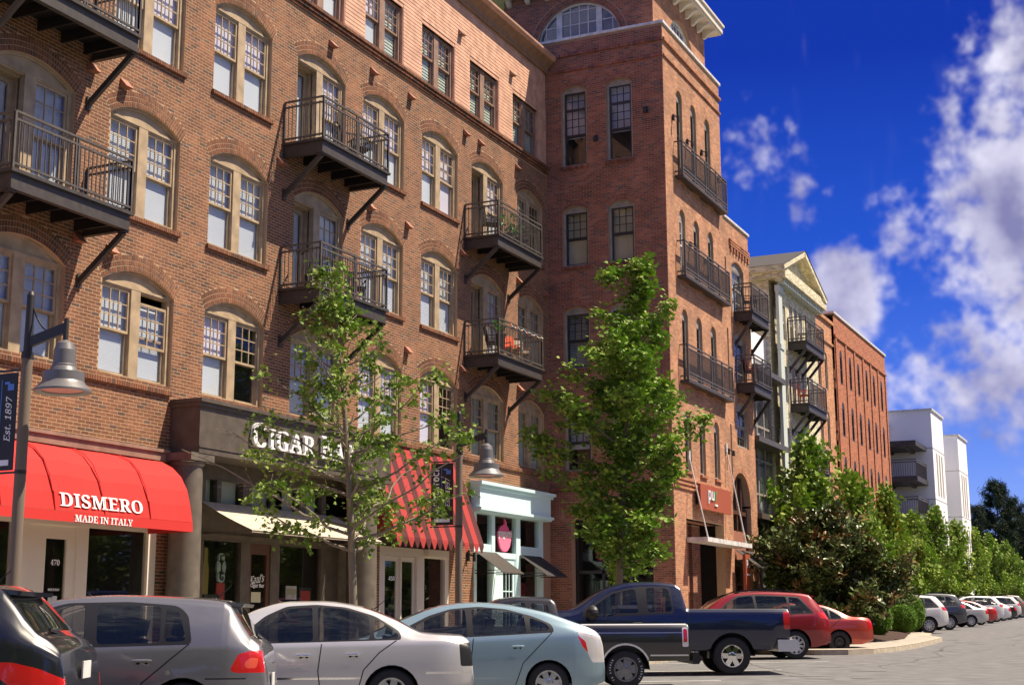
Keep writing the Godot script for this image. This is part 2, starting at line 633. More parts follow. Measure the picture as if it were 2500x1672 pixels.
func sash_mesh(w: float, h: float, cols: int, rows: int, bar := 0.05, mun := 0.022) -> ArrayMesh:
	# origin at the bottom centre of the sash
	var key := "sash%.3f_%.3f_%d_%d_%.3f" % [w, h, cols, rows, bar]
	if not shapes.has(key):
		var m := MB.new()
		m.bb(-w / 2, -w / 2 + bar, 0, h, -0.02, 0.02)
		m.bb(w / 2 - bar, w / 2, 0, h, -0.02, 0.02)
		m.bb(-w / 2 + bar, w / 2 - bar, 0, bar, -0.02, 0.02)
		m.bb(-w / 2 + bar, w / 2 - bar, h - bar, h, -0.02, 0.02)
		for i in range(1, cols):
			var x := lerpf(-w / 2 + bar, w / 2 - bar, float(i) / cols)
			m.bb(x - mun / 2, x + mun / 2, bar, h - bar, -0.012, 0.014)
		for i in range(1, rows):
			var y := lerpf(bar, h - bar, float(i) / rows)
			m.bb(-w / 2 + bar, w / 2 - bar, y - mun / 2, y + mun / 2, -0.01, 0.012)
		shapes[key] = m.mesh()
	return shapes[key]

func pane_mesh(w: float, h: float) -> ArrayMesh:
	var key := "pane%.3f_%.3f" % [w, h]
	if not shapes.has(key):
		var m := MB.new()
		m.quad(Vector3(-w / 2, 0, 0), Vector3(w / 2, 0, 0), Vector3(w / 2, h, 0), Vector3(-w / 2, h, 0))
		shapes[key] = m.mesh()
	return shapes[key]

var panes_left := 290

func sash(win: Node3D, x: float, y: float, z: float, w: float, h: float, cols: int, rows: int, m: Material, single := false, bar := 0.05) -> void:
	part(win, "sash", sash_mesh(w, h, cols, rows, bar), m, Transform3D(Basis.IDENTITY, Vector3(x, y, z)))
	if single and panes_left > cols * rows:
		panes_left -= cols * rows
		var pw := (w - 2 * bar) / cols
		var ph := (h - 2 * bar) / rows
		for i in cols:
			for j in rows:
				# each pane sits a hair out of true, as real glass does
				var b := Basis(Vector3.UP, rng.randf_range(-0.004, 0.004)) * Basis(Vector3.RIGHT, rng.randf_range(-0.004, 0.004))
				part(win, "pane", pane_mesh(pw, ph), M.glass, Transform3D(b, Vector3(x - w / 2 + bar + pw * (i + 0.5), y + bar + ph * j, z)))
	else:
		var b := Basis(Vector3.UP, rng.randf_range(-0.006, 0.006)) * Basis(Vector3.RIGHT, rng.randf_range(-0.006, 0.006))
		part(win, "pane", pane_mesh(w - bar, h - bar), M.glass, Transform3D(b, Vector3(x, y + bar / 2, z)))

func arch_poly(w: float, ys: float, rise: float, inset := 0.0, k := 16) -> PackedVector2Array:
	# the segment between the springing line and the arch
	var h := hole(-w / 2, w / 2, 0, ys, rise)
	var q := PackedVector2Array()
	q.append(Vector2(w / 2 - inset, ys))
	for i in k + 1:
		var a := lerpf(w / 2 - inset, -w / 2 + inset, float(i) / k)
		q.append(Vector2(a, maxf(ys + 0.001, top_of(h, a) - inset)))
	q.append(Vector2(-w / 2 + inset, ys))
	return q

func dedup(q: PackedVector2Array) -> PackedVector2Array:
	var r := PackedVector2Array()
	for p in q:
		if r.is_empty() or p.distance_to(r[r.size() - 1]) > 0.002:
			r.append(p)
	if r.size() > 2 and r[0].distance_to(r[r.size() - 1]) < 0.002:
		r.remove_at(r.size() - 1)
	return r

func pair_frame(w: float, hs: float, rise: float, sill := true) -> ArrayMesh:
	var key := "pair%.2f_%.2f_%.2f_%s" % [w, hs, rise, sill]
	if shapes.has(key):
		return shapes[key]
	var m := MB.new()
	m.bb(-w / 2, -w / 2 + 0.09, 0, hs, -0.24, -0.085)
	m.bb(w / 2 - 0.09, w / 2, 0, hs, -0.24, -0.085)
	m.bb(-0.135, 0.135, 0.0, hs, -0.24, -0.075)
	m.bb(-w / 2 + 0.09, -0.135, hs - 0.05, hs, -0.23, -0.09)
	m.bb(0.135, w / 2 - 0.09, hs - 0.05, hs, -0.23, -0.09)
	if sill:
		m.bb(-w / 2 + 0.09, -0.135, 0.0, 0.06, -0.24, -0.05)
		m.bb(0.135, w / 2 - 0.09, 0.0, 0.06, -0.24, -0.05)
	if rise > 0.0:
		m.prism(dedup(arch_poly(w, hs, rise)), -0.24, -0.1)
		# moulding that follows the arch
		var h := hole(-w / 2, w / 2, 0, hs, rise)
		for i in 16:
			var a0 := lerpf(-w / 2, w / 2, i / 16.0)
			var a1 := lerpf(-w / 2, w / 2, (i + 1) / 16.0)
			var p0 := Vector3(a0, top_of(h, a0) - 0.025, -0.085)
			var p1 := Vector3(a1, top_of(h, a1) - 0.025, -0.085)
			m.bar(p0, p1, 0.05, 0.05)
		m.bb(-w / 2, w / 2, hs - 0.02, hs + 0.025, -0.1, -0.07)
	else:
		m.bb(-w / 2 - 0.03, w / 2 + 0.03, hs, hs + 0.07, -0.24, -0.03)
	shapes[key] = m.mesh()
	return shapes[key]

# blinds: what hangs behind the two halves of a window; lavender sheets imitate reflected sky
func blind(win: Node3D, x: float, y: float, w: float, h: float, how: String) -> void:
	var at := Transform3D(Basis.IDENTITY, Vector3(x, y, -0.215))
	match how:
		"slats":
			part(win, "blind", slats(w, h, 0.036, 1.36, 0.04), M.blind, at)
		"shutter":
			part(win, "shutter", slats(w, h, 0.09, 1.38, 0.094), M.shade_green, at)
		"shade":
			part(win, "roller_shade_or_sky", pane_mesh(w, h), M.shade, at)  # lavender sheet, reflected sky put into its colour
		"half":
			part(win, "roller_shade_or_sky", pane_mesh(w, h * 0.5), M.blind, at)
			part(win, "roller_shade_or_sky", pane_mesh(w, h * 0.5), M.shade, Transform3D(Basis.IDENTITY, Vector3(x, y + h * 0.5, -0.205)))  # upper sheet added, coloured like sky mirrored in the sash
		"curtain_or_sheet":
			var key := "curtain_or_sheet%.2f_%.2f" % [w, h]
			if not shapes.has(key):
				var m := MB.new()
				var k := 28
				for i in k:
					var x0 := lerpf(-w / 2, w / 2, float(i) / k)
					var x1 := lerpf(-w / 2, w / 2, float(i + 1) / k)
					var z0 := 0.025 * sin(i * 1.3)
					var z1 := 0.025 * sin((i + 1) * 1.3)
					m.quad(Vector3(x0, 0, z0), Vector3(x1, 0, z1), Vector3(x1, h, z1), Vector3(x0, h, z0))
				shapes[key] = m.mesh()
			part(win, "curtain_or_sheet", shapes[key], M.curtain_or_sheet, at)

func pair_window(parent: Node3D, f: Face, c: float, y: float, hs: float, rise: float, left: String, right: String, m: Material, w := 2.12, single := false, drop := 0.0) -> Node3D:
	var win := part(parent, "window", pair_frame(w, hs, rise), m, parent.transform.affine_inverse() * f.xf(c, y))
	var sw := w / 2 - 0.225
	var mid := hs * 0.51
	for s in [-1.0, 1.0]:
		var x: float = s * (0.135 + sw / 2)
		var low: float = drop if s > 0 else 0.0
		sash(win, x, mid - 0.03 - low, -0.13, sw, hs - mid - 0.02, 3, 3, m, single)
		sash(win, x, 0.06, -0.175, sw, mid - 0.05, 1, 1, m, single)
		blind(win, x, 0.05, sw, hs - 0.1 - low, left if s < 0 else right)
	return win

func door_bay(parent: Node3D, f: Face, c: float, y: float, hs: float, rise: float, left: String, right: String, m: Material) -> void:
	# deep set glazed door on the left, tall window on the right
	var w := 2.12
	var win := part(parent, "balcony_door_bay", pair_frame(w, hs, rise, false), m, parent.transform.affine_inverse() * f.xf(c, y))
	var sw := w / 2 - 0.225
	var x := -(0.135 + sw / 2)
	var mb := MB.new()
	mb.bb(x - sw / 2 - 0.05, x - sw / 2, 0, hs, -0.42, -0.2)
	mb.bb(x + sw / 2, x + sw / 2 + 0.05, 0, hs, -0.42, -0.2)
	mb.bb(x - sw / 2, x + sw / 2, hs - 0.09, hs - 0.04, -0.42, -0.2)
	part(win, "door_reveal", mb.mesh(), m)
	part(win, "door", sash_mesh(sw, hs - 0.1, 1, 1, 0.11), m, Transform3D(Basis.IDENTITY, Vector3(x, 0.02, -0.38)))
	part(win, "pane", pane_mesh(sw - 0.2, hs - 0.3), M.glass, Transform3D(Basis.IDENTITY, Vector3(x, 0.12, -0.38)))
	if left == "slats":
		part(win, "blind", slats(sw - 0.18, hs - 0.3, 0.036, 1.36, 0.04), M.blind, Transform3D(Basis.IDENTITY, Vector3(x, 0.12, -0.44)))
	elif left == "shade":
		part(win, "roller_shade_or_sky", pane_mesh(sw - 0.18, hs - 0.3), M.blind, Transform3D(Basis.IDENTITY, Vector3(x, 0.12, -0.44)))
	x = -x
	sash(win, x, hs * 0.54 - 0.02, -0.13, sw, hs * 0.46 - 0.03, 3, 3, m)
	sash(win, x, 0.04, -0.175, sw, hs * 0.54 - 0.03, 3, 1, m)
	blind(win, x, 0.05, sw, hs - 0.1, right)

func single_window(parent: Node3D, f: Face, h: Dictionary, frame: Material, sash_m: Material, parts_: Array, how: String, set_in := 0.16) -> Node3D:
	# one arched or square window filling the opening h; parts_: list of [height share, columns, rows] from the bottom up
	var w: float = h.a1 - h.a0
	var hs: float = h.ys - h.y0
	var key := "one%.2f_%.2f_%.2f_%.2f" % [w, hs, h.rise, set_in]
	if not shapes.has(key):
		var m := MB.new()
		m.bb(-w / 2, -w / 2 + 0.07, 0, hs, -set_in - 0.1, -set_in + 0.06)
		m.bb(w / 2 - 0.07, w / 2, 0, hs, -set_in - 0.1, -set_in + 0.06)
		m.bb(-w / 2 + 0.07, w / 2 - 0.07, 0, 0.06, -set_in - 0.1, -set_in + 0.08)
		if h.rise > 0.0:
			m.prism(dedup(arch_poly(w, hs, h.rise)), -set_in - 0.1, -set_in + 0.055)
		m.bb(-w / 2 + 0.07, w / 2 - 0.07, hs - 0.06, hs - 0.002, -set_in - 0.1, -set_in + 0.05)
		shapes[key] = m.mesh()
	var win := part(parent, "window", shapes[key], frame, parent.transform.affine_inverse() * f.xf(h.c, h.y0))
	var y := 0.06
	var full := hs - 0.12
	for q in parts_:
		var hh: float = full * q[0]
		sash(win, 0, y, -set_in - 0.01 + (0.03 if y > 0.1 else 0.0), w - 0.14, hh, q[1], q[2], sash_m, false, 0.045)
		y += hh
	if how != "":
		var at := Transform3D(Basis.IDENTITY, Vector3(0, 0.08, -set_in - 0.16))
		if how == "slats":
			part(win, "blind", slats(w - 0.14, full, 0.05, 0.95, 0.046), M.shade_green, at)
		elif how == "curtain_or_sheet":
			part(win, "curtain_or_sheet", pane_mesh(w - 0.14, full), M.curtain_or_sheet, at)
		elif how == "sky_tint":
			part(win, "curtain_or_sheet", pane_mesh(w - 0.14, full * 0.62), M.sky_tint, at.translated(Vector3(0, full * 0.38, 0)))  # no real curtain: sheet added to imitate sky reflected in the pane
		else:
			part(win, "roller_shade_or_sky", pane_mesh(w - 0.14, full), M.blind, at)
	return win

# ---------------------------------------------------------------- balconies

func railing_mesh(w: float, d: float, h: float, mid_post: bool, step := 0.105) -> ArrayMesh:
	# three sides; origin at the middle of the slab's wall edge, z outwards
	var m := MB.new()
	var x0 := -w / 2 + 0.05
	var x1 := w / 2 - 0.05
	var z := d - 0.05
	var runs := [[Vector3(x0, 0, 0.03), Vector3(x0, 0, z)], [Vector3(x0, 0, z), Vector3(x1, 0, z)], [Vector3(x1, 0, z), Vector3(x1, 0, 0.03)]]
	for r in runs:
		var a: Vector3 = r[0]
		var b: Vector3 = r[1]
		for y in [h, h - 0.13, 0.09]:
			m.bar(a + Vector3(0, y, 0), b + Vector3(0, y, 0), 0.045 if y == h else 0.032, 0.038)
		var l := a.distance_to(b)
		var k := int(round(l / step))
		for i in range(1, k):
			var q := a.lerp(b, float(i) / k)
			m.box(q + Vector3(0, (h - 0.04) / 2, 0), Vector3(0.016, h - 0.13, 0.016))
		for q in [a, b]:
			m.box(q + Vector3(0, h / 2, 0), Vector3(0.045, h, 0.045))
	if mid_post:
		for s in [-0.02, 0.045]:
			m.box(Vector3(s, h / 2, z), Vector3(0.035, h, 0.035))
	return m.mesh()

func balcony(parent: Node3D, f: Face, a0: float, a1: float, y: float, d: float, drop := 1.2, braces := 2, rail_h := 0.98) -> void:
	# y: top of the slab
	var w := a1 - a0
	var key := "balc%.2f_%.2f_%.2f_%d" % [w, d, drop, braces]
	if not shapes.has(key):
		var m := MB.new()
		m.bb(-w / 2, w / 2, -0.06, 0, 0.012, d)
		# channel fascia, a little back from the slab's lip, with flanges
		m.bb(-w / 2 + 0.05, w / 2 - 0.05, -0.33, -0.06, d - 0.09, d - 0.06)
		m.bb(-w / 2 + 0.05, w / 2 - 0.05, -0.35, -0.33, d - 0.14, d - 0.03)
		for s in [-1, 1]:
			m.bb(s * (w / 2 - 0.05), s * (w / 2 - 0.08), -0.33, -0.06, 0.012, d - 0.09)
			m.bb(s * (w / 2 - 0.03), s * (w / 2 - 0.13), -0.35, -0.33, 0.012, d - 0.14)
		shapes[key] = m.mesh()
		var jo := MB.new()
		for i in 5:
			var x := lerpf(-w / 2 + 0.3, w / 2 - 0.3, i / 4.0)
			jo.bb(x - 0.02, x + 0.02, -0.28, -0.072, 0.012, d - 0.09)
		jo.bb(-w / 2 + 0.085, w / 2 - 0.085, -0.07, -0.062, 0.012, d - 0.09)  # black sheet under the slab, painted for the shade there
		shapes[key + "j"] = jo.mesh()
		var b := MB.new()
		b.bar(Vector3(0, -0.38, d - 0.12), Vector3(0, -drop, 0.02), 0.075, 0.1)
		b.bb(-0.06, 0.06, -drop - 0.12, -drop + 0.14, 0.012, 0.045)
		b.bb(-0.06, 0.06, -0.39, -0.35, d - 0.22, d - 0.06)
		shapes[key + "b"] = b.mesh()
		shapes[key + "r"] = railing_mesh(w, d, rail_h, true)
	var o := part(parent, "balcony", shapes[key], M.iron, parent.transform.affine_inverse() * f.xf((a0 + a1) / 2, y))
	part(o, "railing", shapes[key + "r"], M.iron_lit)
	part(o, "joists", shapes[key + "j"], M.black)  # blackened to deepen the shade under the balcony
	for i in braces:
		var x := lerpf(-w / 2 + 0.12, w / 2 - 0.12, float(i) / maxf(1, braces - 1))
		part(o, "brace", shapes[key + "b"], M.iron, Transform3D(Basis.IDENTITY, Vector3(x, 0, 0)))

func vent(parent: Node3D, f: Face, a: float, y: float, m: Material) -> void:
	if not shapes.has("vent"):
		var b := MB.new()
		b.quad(Vector3(-0.11, -0.02, 0.16), Vector3(0.11, -0.02, 0.16), Vector3(0.11, 0.16, 0.0), Vector3(-0.11, 0.16, 0.0))
		b.tri(Vector3(-0.11, -0.02, 0.0), Vector3(-0.11, -0.02, 0.16), Vector3(-0.11, 0.16, 0.0))
		b.tri(Vector3(0.11, -0.02, 0.16), Vector3(0.11, -0.02, 0.0), Vector3(0.11, 0.16, 0.0))
		b.quad(Vector3(-0.11, -0.02, 0.0), Vector3(0.11, -0.02, 0.0), Vector3(0.11, -0.02, 0.16), Vector3(-0.11, -0.02, 0.16))
		shapes["vent"] = b.mesh()
	part(parent, "vent_hood", shapes["vent"], m, parent.transform.affine_inverse() * f.xf(a, y, 0.012))

# ---------------------------------------------------------------- the brick apartment building

const COLS := [15.2, 18.3, 21.40, 24.52, 27.69, 30.66, 33.77, 36.77, 39.82]
const SILL := [5.83, 9.03, 12.43]
const HEAD := [1.80, 1.90, 1.93]
const SLAB := [0.0, 8.61, 12.03]
const RISE := 0.32

func col_w(i: int) -> float:
	return 1.92 if i == 8 else 2.12

func is_door(i: int, r: int) -> bool:
	return r > 0 and (i == 1 or i == 4 or i == 7)

func make_main_building() -> void:
	var b := thing("brick_apartment_building", "long brown brick apartment building with black balconies over a row of shops", "building")
	var f := Face.new(Vector3(0, 0, -18), Vector3.RIGHT, Vector3.BACK)
	var holes := []
	for i in COLS.size():
		for r in 3:
			var c: float = COLS[i]
			var w := col_w(i)
			var y0: float = SLAB[r] if is_door(i, r) else SILL[r]
			holes.append(hole(c - w / 2, c + w / 2, y0, SILL[r] + HEAD[r], RISE, 0.315))
	var shop := [hole(12.3, 22.22, -0.3, 4.3), hole(22.98, 29.95, -0.3, 5.35), hole(30.72, 34.42, -0.3, 4.95), hole(35.86, 41.2, -0.3, 5.12)]
	var all := holes + shop
	part(b, "wall", wall(f, 12.0, 41.2, -0.3, 15.62, all).mesh(), M.mortar)
	var pal := [Color(0.272, 0.108, 0.050), Color(0.245, 0.095, 0.044), Color(0.300, 0.125, 0.060), Color(0.259, 0.106, 0.052), Color(0.282, 0.118, 0.057), Color(0.231, 0.089, 0.044), Color(0.291, 0.123, 0.064), Color(0.200, 0.085, 0.048), Color(0.263, 0.102, 0.048), Color(0.140, 0.081, 0.058), Color(0.276, 0.115, 0.055), Color(0.250, 0.100, 0.048)]
	var br := Bricks.new(71, pal)
	br.field(f, 12.0, 41.2, -0.3, 15.58, all)
	for i in holes.size():
		br.arch(f, holes[i], 3, 0.002)
		var c := i / 3
		var r := i % 3
		if not is_door(c, r) and r > 0:
			br.soldier(f, holes[i].a0 - 0.06, holes[i].a1 + 0.06, SILL[r] - 0.055, 0.10, 0.03)
	# string course under the lowest windows and corbels under the boarding
	br.soldier(f, 12.0, 22.45, 5.72, 0.11, 0.03)
	br.soldier(f, 30.0, 41.2, 5.72, 0.11, 0.03)
	br.soldier(f, 12.0, 41.2, 15.62, 0.07, 0.015, 0.213)
	br.soldier(f, 12.0, 41.2, 15.70, 0.07, 0.04, 0.213)
	br.soldier(f, 12.0, 41.2, 15.80, 0.10, 0.065)
	# dark fan of bricks over the white shop
	lay_bricks(b, br, 300)
	# windows
	var looks := [["shade", "shade"], ["slats", "slats"], ["slats", "slats"], ["slats", "slats"], ["half", "half"], ["half", "half"], ["half", "half"], ["shutter", "slats"], ["slats", "slats"]]
	for i in COLS.size():
		var c: float = COLS[i]
		for r in 3:
			var l := "slats"
			var q := "slats"
			if r == 2 and i < 5:
				l = "half"; q = "half"
			elif r == 2 and i == 5:
				l = "half"; q = "half"
			elif r == 2 and i == 6:
				l = "half"; q = "shade"
			elif r == 0 and i == 3:
				l = "half"; q = ""
			elif r == 0 and i == 2:
				l = "slats"; q = "slats"
			elif r == 0 and (i == 4 or i == 5):
				l = "half"; q = "half"
			elif r == 0 and i == 6:
				l = "shade"; q = ""
			elif i >= 7:
				l = "shutter"; q = "" if r == 2 else "shutter"
			if is_door(i, r):
				door_bay(b, f, c, SLAB[r], SILL[r] + HEAD[r] - SLAB[r], RISE, "slats" if r == 1 else "shade" if i < 6 else "", "half" if r == 2 else "slats", M.trim)
			else:
				pair_window(b, f, c, SILL[r], HEAD[r], RISE, l, q, M.trim, col_w(i), (i == 2 or i == 3 or (i == 5 and r > 0) or (i == 6 and r > 0)), 0.17 if r == 0 and i == 2 else 0.0)
	# balconies
	for c in [[16.8, 19.82], [26.06, 29.08], [35.2, 38.3]]:
		for r in [1, 2]:
			balcony(b, f, c[0], c[1], SLAB[r], 1.13)
	# boarded top storey
	var wins := [15.2, 18.3, 21.35, 24.5, 27.69, 30.66, 33.68, 36.62, 39.6]
	var tops := []
	for c in wins:
		tops.append(hole(c - 0.97, c + 0.97, 15.9, 17.6))
	var fb := Face.new(Vector3(0, 0, -18.03), Vector3.RIGHT, Vector3.BACK)
	part(b, "upper_wall", wall(fb, 12.0, 41.2, 15.75, 19.3, tops).mesh(), M.siding)
	var y := 15.88
	while y < 19.05:
		var spans := []
		if y < 17.62:
			var a := 12.0
			for c in wins:
				spans.append([a, c - 1.0])
				a = c + 1.0
			spans.append([a, 41.19])
		else:
			for k in 6:
				spans.append([12.0 + k * 4.86, 12.0 + (k + 1) * 4.86 - 0.004])
		for s in spans:
			if s[1] - s[0] < 0.1:
				continue
			var key := "board%.2f" % (s[1] - s[0])
			if not shapes.has(key):
				var m := MB.new()
				var hw: float = (s[1] - s[0]) / 2
				var sl := [Vector2(0, 0.035), Vector2(0.11, 0.015)]
				m.quad(Vector3(-hw, 0, 0.016), Vector3(hw, 0, 0.016), Vector3(hw, 0.112, 0.008), Vector3(-hw, 0.112, 0.008))
				m.quad(Vector3(-hw, 0, 0.0), Vector3(hw, 0, 0.0), Vector3(hw, 0, 0.016), Vector3(-hw, 0, 0.016))
				m.quad(Vector3(-hw, 0, 0.0), Vector3(-hw, 0, 0.016), Vector3(-hw, 0.112, 0.008), Vector3(-hw, 0.112, 0.0))
				m.quad(Vector3(hw, 0, 0.016), Vector3(hw, 0, 0.0), Vector3(hw, 0.112, 0.0), Vector3(hw, 0.112, 0.008))
				shapes[key] = m.mesh()
			part(b, "siding_board", shapes[key], M.siding, fb.xf((s[0] + s[1]) / 2, y))
		y += 0.108
	for i in wins.size():
		pair_window(b, fb, wins[i], 15.9, 1.7, 0.0, "half" if i < 6 else "shutter", "half" if i < 5 else "shutter", M.trim_pink, 1.94)
	# soffit, fascia, gutter, roof
	var m := MB.new()
	m.bb(12.0, 41.19, 19.10, 19.16, -18.0, -17.93)
	m.prism(PackedVector2Array([Vector2(0, 0), Vector2(0.04, 0.02), Vector2(0.10, 0.14), Vector2(0.24, 0.24), Vector2(0.28, 0.30), Vector2(0, 0.30)]), 0, 29.19, Transform3D(Basis(Vector3.BACK, Vector3.UP, Vector3.LEFT), Vector3(41.19, 19.16, -18.0)))
	part(b, "cornice", m.mesh(), M.eave)
	m = MB.new()
	m.bb(12.0, 41.19, 19.46, 19.60, -18.2, -17.66)
	m.prism(PackedVector2Array([Vector2(0, 0), Vector2(0.05, 0.05), Vector2(0.06, 0.11), Vector2(0, 0.11)]), 0, 29.19, Transform3D(Basis(Vector3.BACK, Vector3.UP, Vector3.LEFT), Vector3(41.19, 19.49, -17.66)))
	part(b, "gutter", m.mesh(), M.siding)
	m = MB.new()
	m.quad(Vector3(12, 19.62, -17.7), Vector3(41.19, 19.62, -17.7), Vector3(41.19, 20.1, -24), Vector3(12, 20.1, -24))
	m.bb(12.0, 41.19, 19.3, 19.4, -24.0, -18.1)
	part(b, "roof", m.mesh(), M.roof)
	# rooms behind the glass
	m = MB.new()
	for fy in [5.25, 8.35, 11.8, 15.6]:
		m.bb(12.0, 41.19, fy, fy + 0.22, -22.0, -18.24)
	m.bb(12.0, 41.19, -0.4, 18.9, -22.3, -22.0)
	for i in 10:
		var x := 13.65 + i * 3.08
		m.bb(x - 0.06, x + 0.06, 5.4, 18.9, -22.0, -18.24)
	m.bb(12.0, 12.2, -0.4, 18.9, -22.0, -18.01)
	m.bb(41.05, 41.18, -0.4, 18.9, -22.0, -18.26)
	for x in [22.6, 30.3, 35.1]:
		m.bb(x - 0.06, x + 0.06, -0.4, 5.25, -22.0, -18.24)
	part(b, "inner_walls", m.mesh(), M.room)
	# vents
	for a in [20.66, 22.95, 28.05, 30.02, 32.0, 35.28, 36.23, 38.84]:
		vent(b, f, a, 15.12, M.vent)
	for a in [19.74, 20.66, 26.0, 30.0, 31.92, 35.1, 38.9, 40.9]:
		vent(b, f, a, 11.5, M.vent)
	for a in [19.6, 20.5, 28.7, 31.95, 35.1, 38.9, 40.9]:
		vent(b, f, a, 8.15, M.vent)
	for a in [31.0, 34.99, 38.5]:
		vent(b, fb, a, 18.1, M.trim_pink)
	# wall lamp on the brick pier between the shops
	var l := MB.new()
	l.box(Vector3(35.45, 3.05, -17.95), Vector3(0.08, 0.3, 0.06))
	l.tube(Vector3(35.45, 3.1, -17.93), Vector3(35.3, 3.02, -17.72), 0.025, 0.025, 8)
	l.tube(Vector3(35.3, 2.88, -17.7), Vector3(35.3, 3.12, -17.7), 0.05, 0.04, 8)
	part(b, "wall_light", l.mesh(), M.black)

# ---------------------------------------------------------------- the corner tower and the block beside it

func make_tower() -> void:
	var t := thing("brick_tower", "tall red brick corner tower with arched lantern window and eaves on brackets", "building")
	var tl := Face.new(Vector3(41.2, 0, 0), Vector3.BACK, Vector3.LEFT)
	var tr := Face.new(Vector3(0, 0, -13.92), Vector3.RIGHT, Vector3.BACK)
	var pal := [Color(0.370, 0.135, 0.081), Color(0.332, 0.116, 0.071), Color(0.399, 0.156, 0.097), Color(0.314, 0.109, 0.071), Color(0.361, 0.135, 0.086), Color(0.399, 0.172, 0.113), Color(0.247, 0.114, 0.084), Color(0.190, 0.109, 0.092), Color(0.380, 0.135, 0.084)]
	var pal2 := [Color(0.589, 0.265, 0.130), Color(0.541, 0.234, 0.117), Color(0.617, 0.296, 0.157), Color(0.513, 0.224, 0.117), Color(0.589, 0.281, 0.146), Color(0.456, 0.198, 0.113)]  # paler copy of the tower brick, sunlight put into its tones
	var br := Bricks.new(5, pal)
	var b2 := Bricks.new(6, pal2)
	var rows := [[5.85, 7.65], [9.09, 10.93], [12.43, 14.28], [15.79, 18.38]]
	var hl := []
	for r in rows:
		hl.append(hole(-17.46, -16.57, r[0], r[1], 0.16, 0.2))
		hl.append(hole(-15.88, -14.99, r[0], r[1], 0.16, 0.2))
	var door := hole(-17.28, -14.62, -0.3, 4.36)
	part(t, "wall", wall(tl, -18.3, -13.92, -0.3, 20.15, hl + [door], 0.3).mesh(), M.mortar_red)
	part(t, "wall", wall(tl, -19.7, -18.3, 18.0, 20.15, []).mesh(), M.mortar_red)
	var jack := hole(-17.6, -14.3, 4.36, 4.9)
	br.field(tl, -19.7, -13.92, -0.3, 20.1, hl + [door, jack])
	var j := 0
	while j < 46:
		var q := (j + 0.5) / 46.0
		br.add(tl, lerpf(-17.56, -14.34, q), 4.63, 0.058, 0.5, 0.02, (0.5 - q) * 0.5)
		j += 1
	for h in hl:
		br.arch(tl, h, 2)
		br.soldier(tl, h.a0 - 0.06, h.a1 + 0.06, h.y0 - 0.055, 0.1, 0.03)
	br.soldier(tl, -19.7, -13.9, 19.62, 0.11, 0.035)
	br.soldier(tl, -19.7, -13.9, 19.08, 0.07, 0.02, 0.213)
	br.soldier(tl, -18.0, -13.9, 5.3, 0.11, 0.03)
	# face towards the street
	var hr := []
	for c in [[42.45, 43.05], [43.93, 44.53], [45.5, 46.1]]:
		hr.append(hole(c[0], c[1], 15.32, 18.1, 0.26, 0.12))
		hr.append(hole(c[0], c[1], 12.02, 14.05, 0.26, 0.12))
		hr.append(hole(c[0], c[1], 8.64, 10.75, 0.26, 0.12))
		hr.append(hole(c[0], c[1], 5.85, 7.5, 0.26, 0.12))
	var more := [hole(42.33, 46.3, -0.3, 4.36), hole(47.42, 49.65, -0.3, 5.15, 1.15, 0.21), hole(48.23, 49.77, 12.03, 13.7, 0.24, 0.12), hole(48.23, 49.77, 9.45, 11.1, 0.24, 0.12), hole(48.25, 49.72, 7.22, 8.6, 0.24, 0.12)]
	for s in [[12.25, 13.85], [9.0, 11.28], [5.7, 7.9]]:
		more.append(hole(47.42, 47.58, s[0], s[1]))
	part(t, "wall", wall(tr, 41.2, 47.35, -0.3, 20.15, hr + [more[0]], 0.3).mesh(), M.mortar)  # paler mortar here adds to the painted sunlit look
	part(t, "wall", wall(tr, 47.35, 50.5, -0.3, 15.3, more.slice(1), 0.3).mesh(), M.mortar)
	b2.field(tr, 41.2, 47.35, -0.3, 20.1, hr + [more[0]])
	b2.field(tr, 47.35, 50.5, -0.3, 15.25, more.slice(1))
	for h in hr:
		b2.arch(tr, h, 1)
		b2.soldier(tr, h.a0 - 0.05, h.a1 + 0.05, h.y0 - 0.055, 0.1, 0.03)
	for h in more.slice(1, 5):
		b2.arch(tr, h, 2 if h.rise > 1.0 else 1)
	b2.soldier(tr, 41.2, 47.38, 19.62, 0.11, 0.035)
	b2.soldier(tr, 41.2, 47.38, 19.08, 0.07, 0.02, 0.213)
	for y in [5.28, 5.42, 5.56]:
		b2.soldier(tr, 41.2, 47.2, y, 0.075, 0.02, 0.213)
	for y in [14.42, 14.52, 14.62]:
		b2.soldier(tr, 48.0, 50.5, y, 0.06, 0.03, 0.213)
	for i in 7:
		b2.soldier(tr, 48.1 + i * 0.36, 48.1 + i * 0.36 + 0.13, 14.28, 0.2, 0.03)
	# lantern above the parapet
	var ll := Face.new(Vector3(41.6, 0, 0), Vector3.BACK, Vector3.LEFT)
	var lr := Face.new(Vector3(0, 0, -14.35), Vector3.RIGHT, Vector3.BACK)
	var al := hole(-18.56, -15.44, 19.7, 20.1, 1.52, 0.24)
	var ar := hole(43.05, 45.95, 19.7, 20.1, 1.42, 0.24)
	part(t, "lantern_wall", wall(ll, -19.72, -14.35, 19.0, 22.2, [al], 0.35).mesh(), M.mortar_red)
	part(t, "lantern_wall", wall(lr, 41.6, 47.2, 19.0, 22.2, [ar], 0.35).mesh(), M.mortar_red)
	br.field(ll, -19.72, -14.35, 19.9, 22.2, [al])
	br.arch(ll, al, 2)
	b2.field(lr, 41.6, 47.2, 19.9, 22.2, [ar])
	b2.arch(lr, ar, 2)
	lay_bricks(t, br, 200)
	lay_bricks(t, b2, 100)
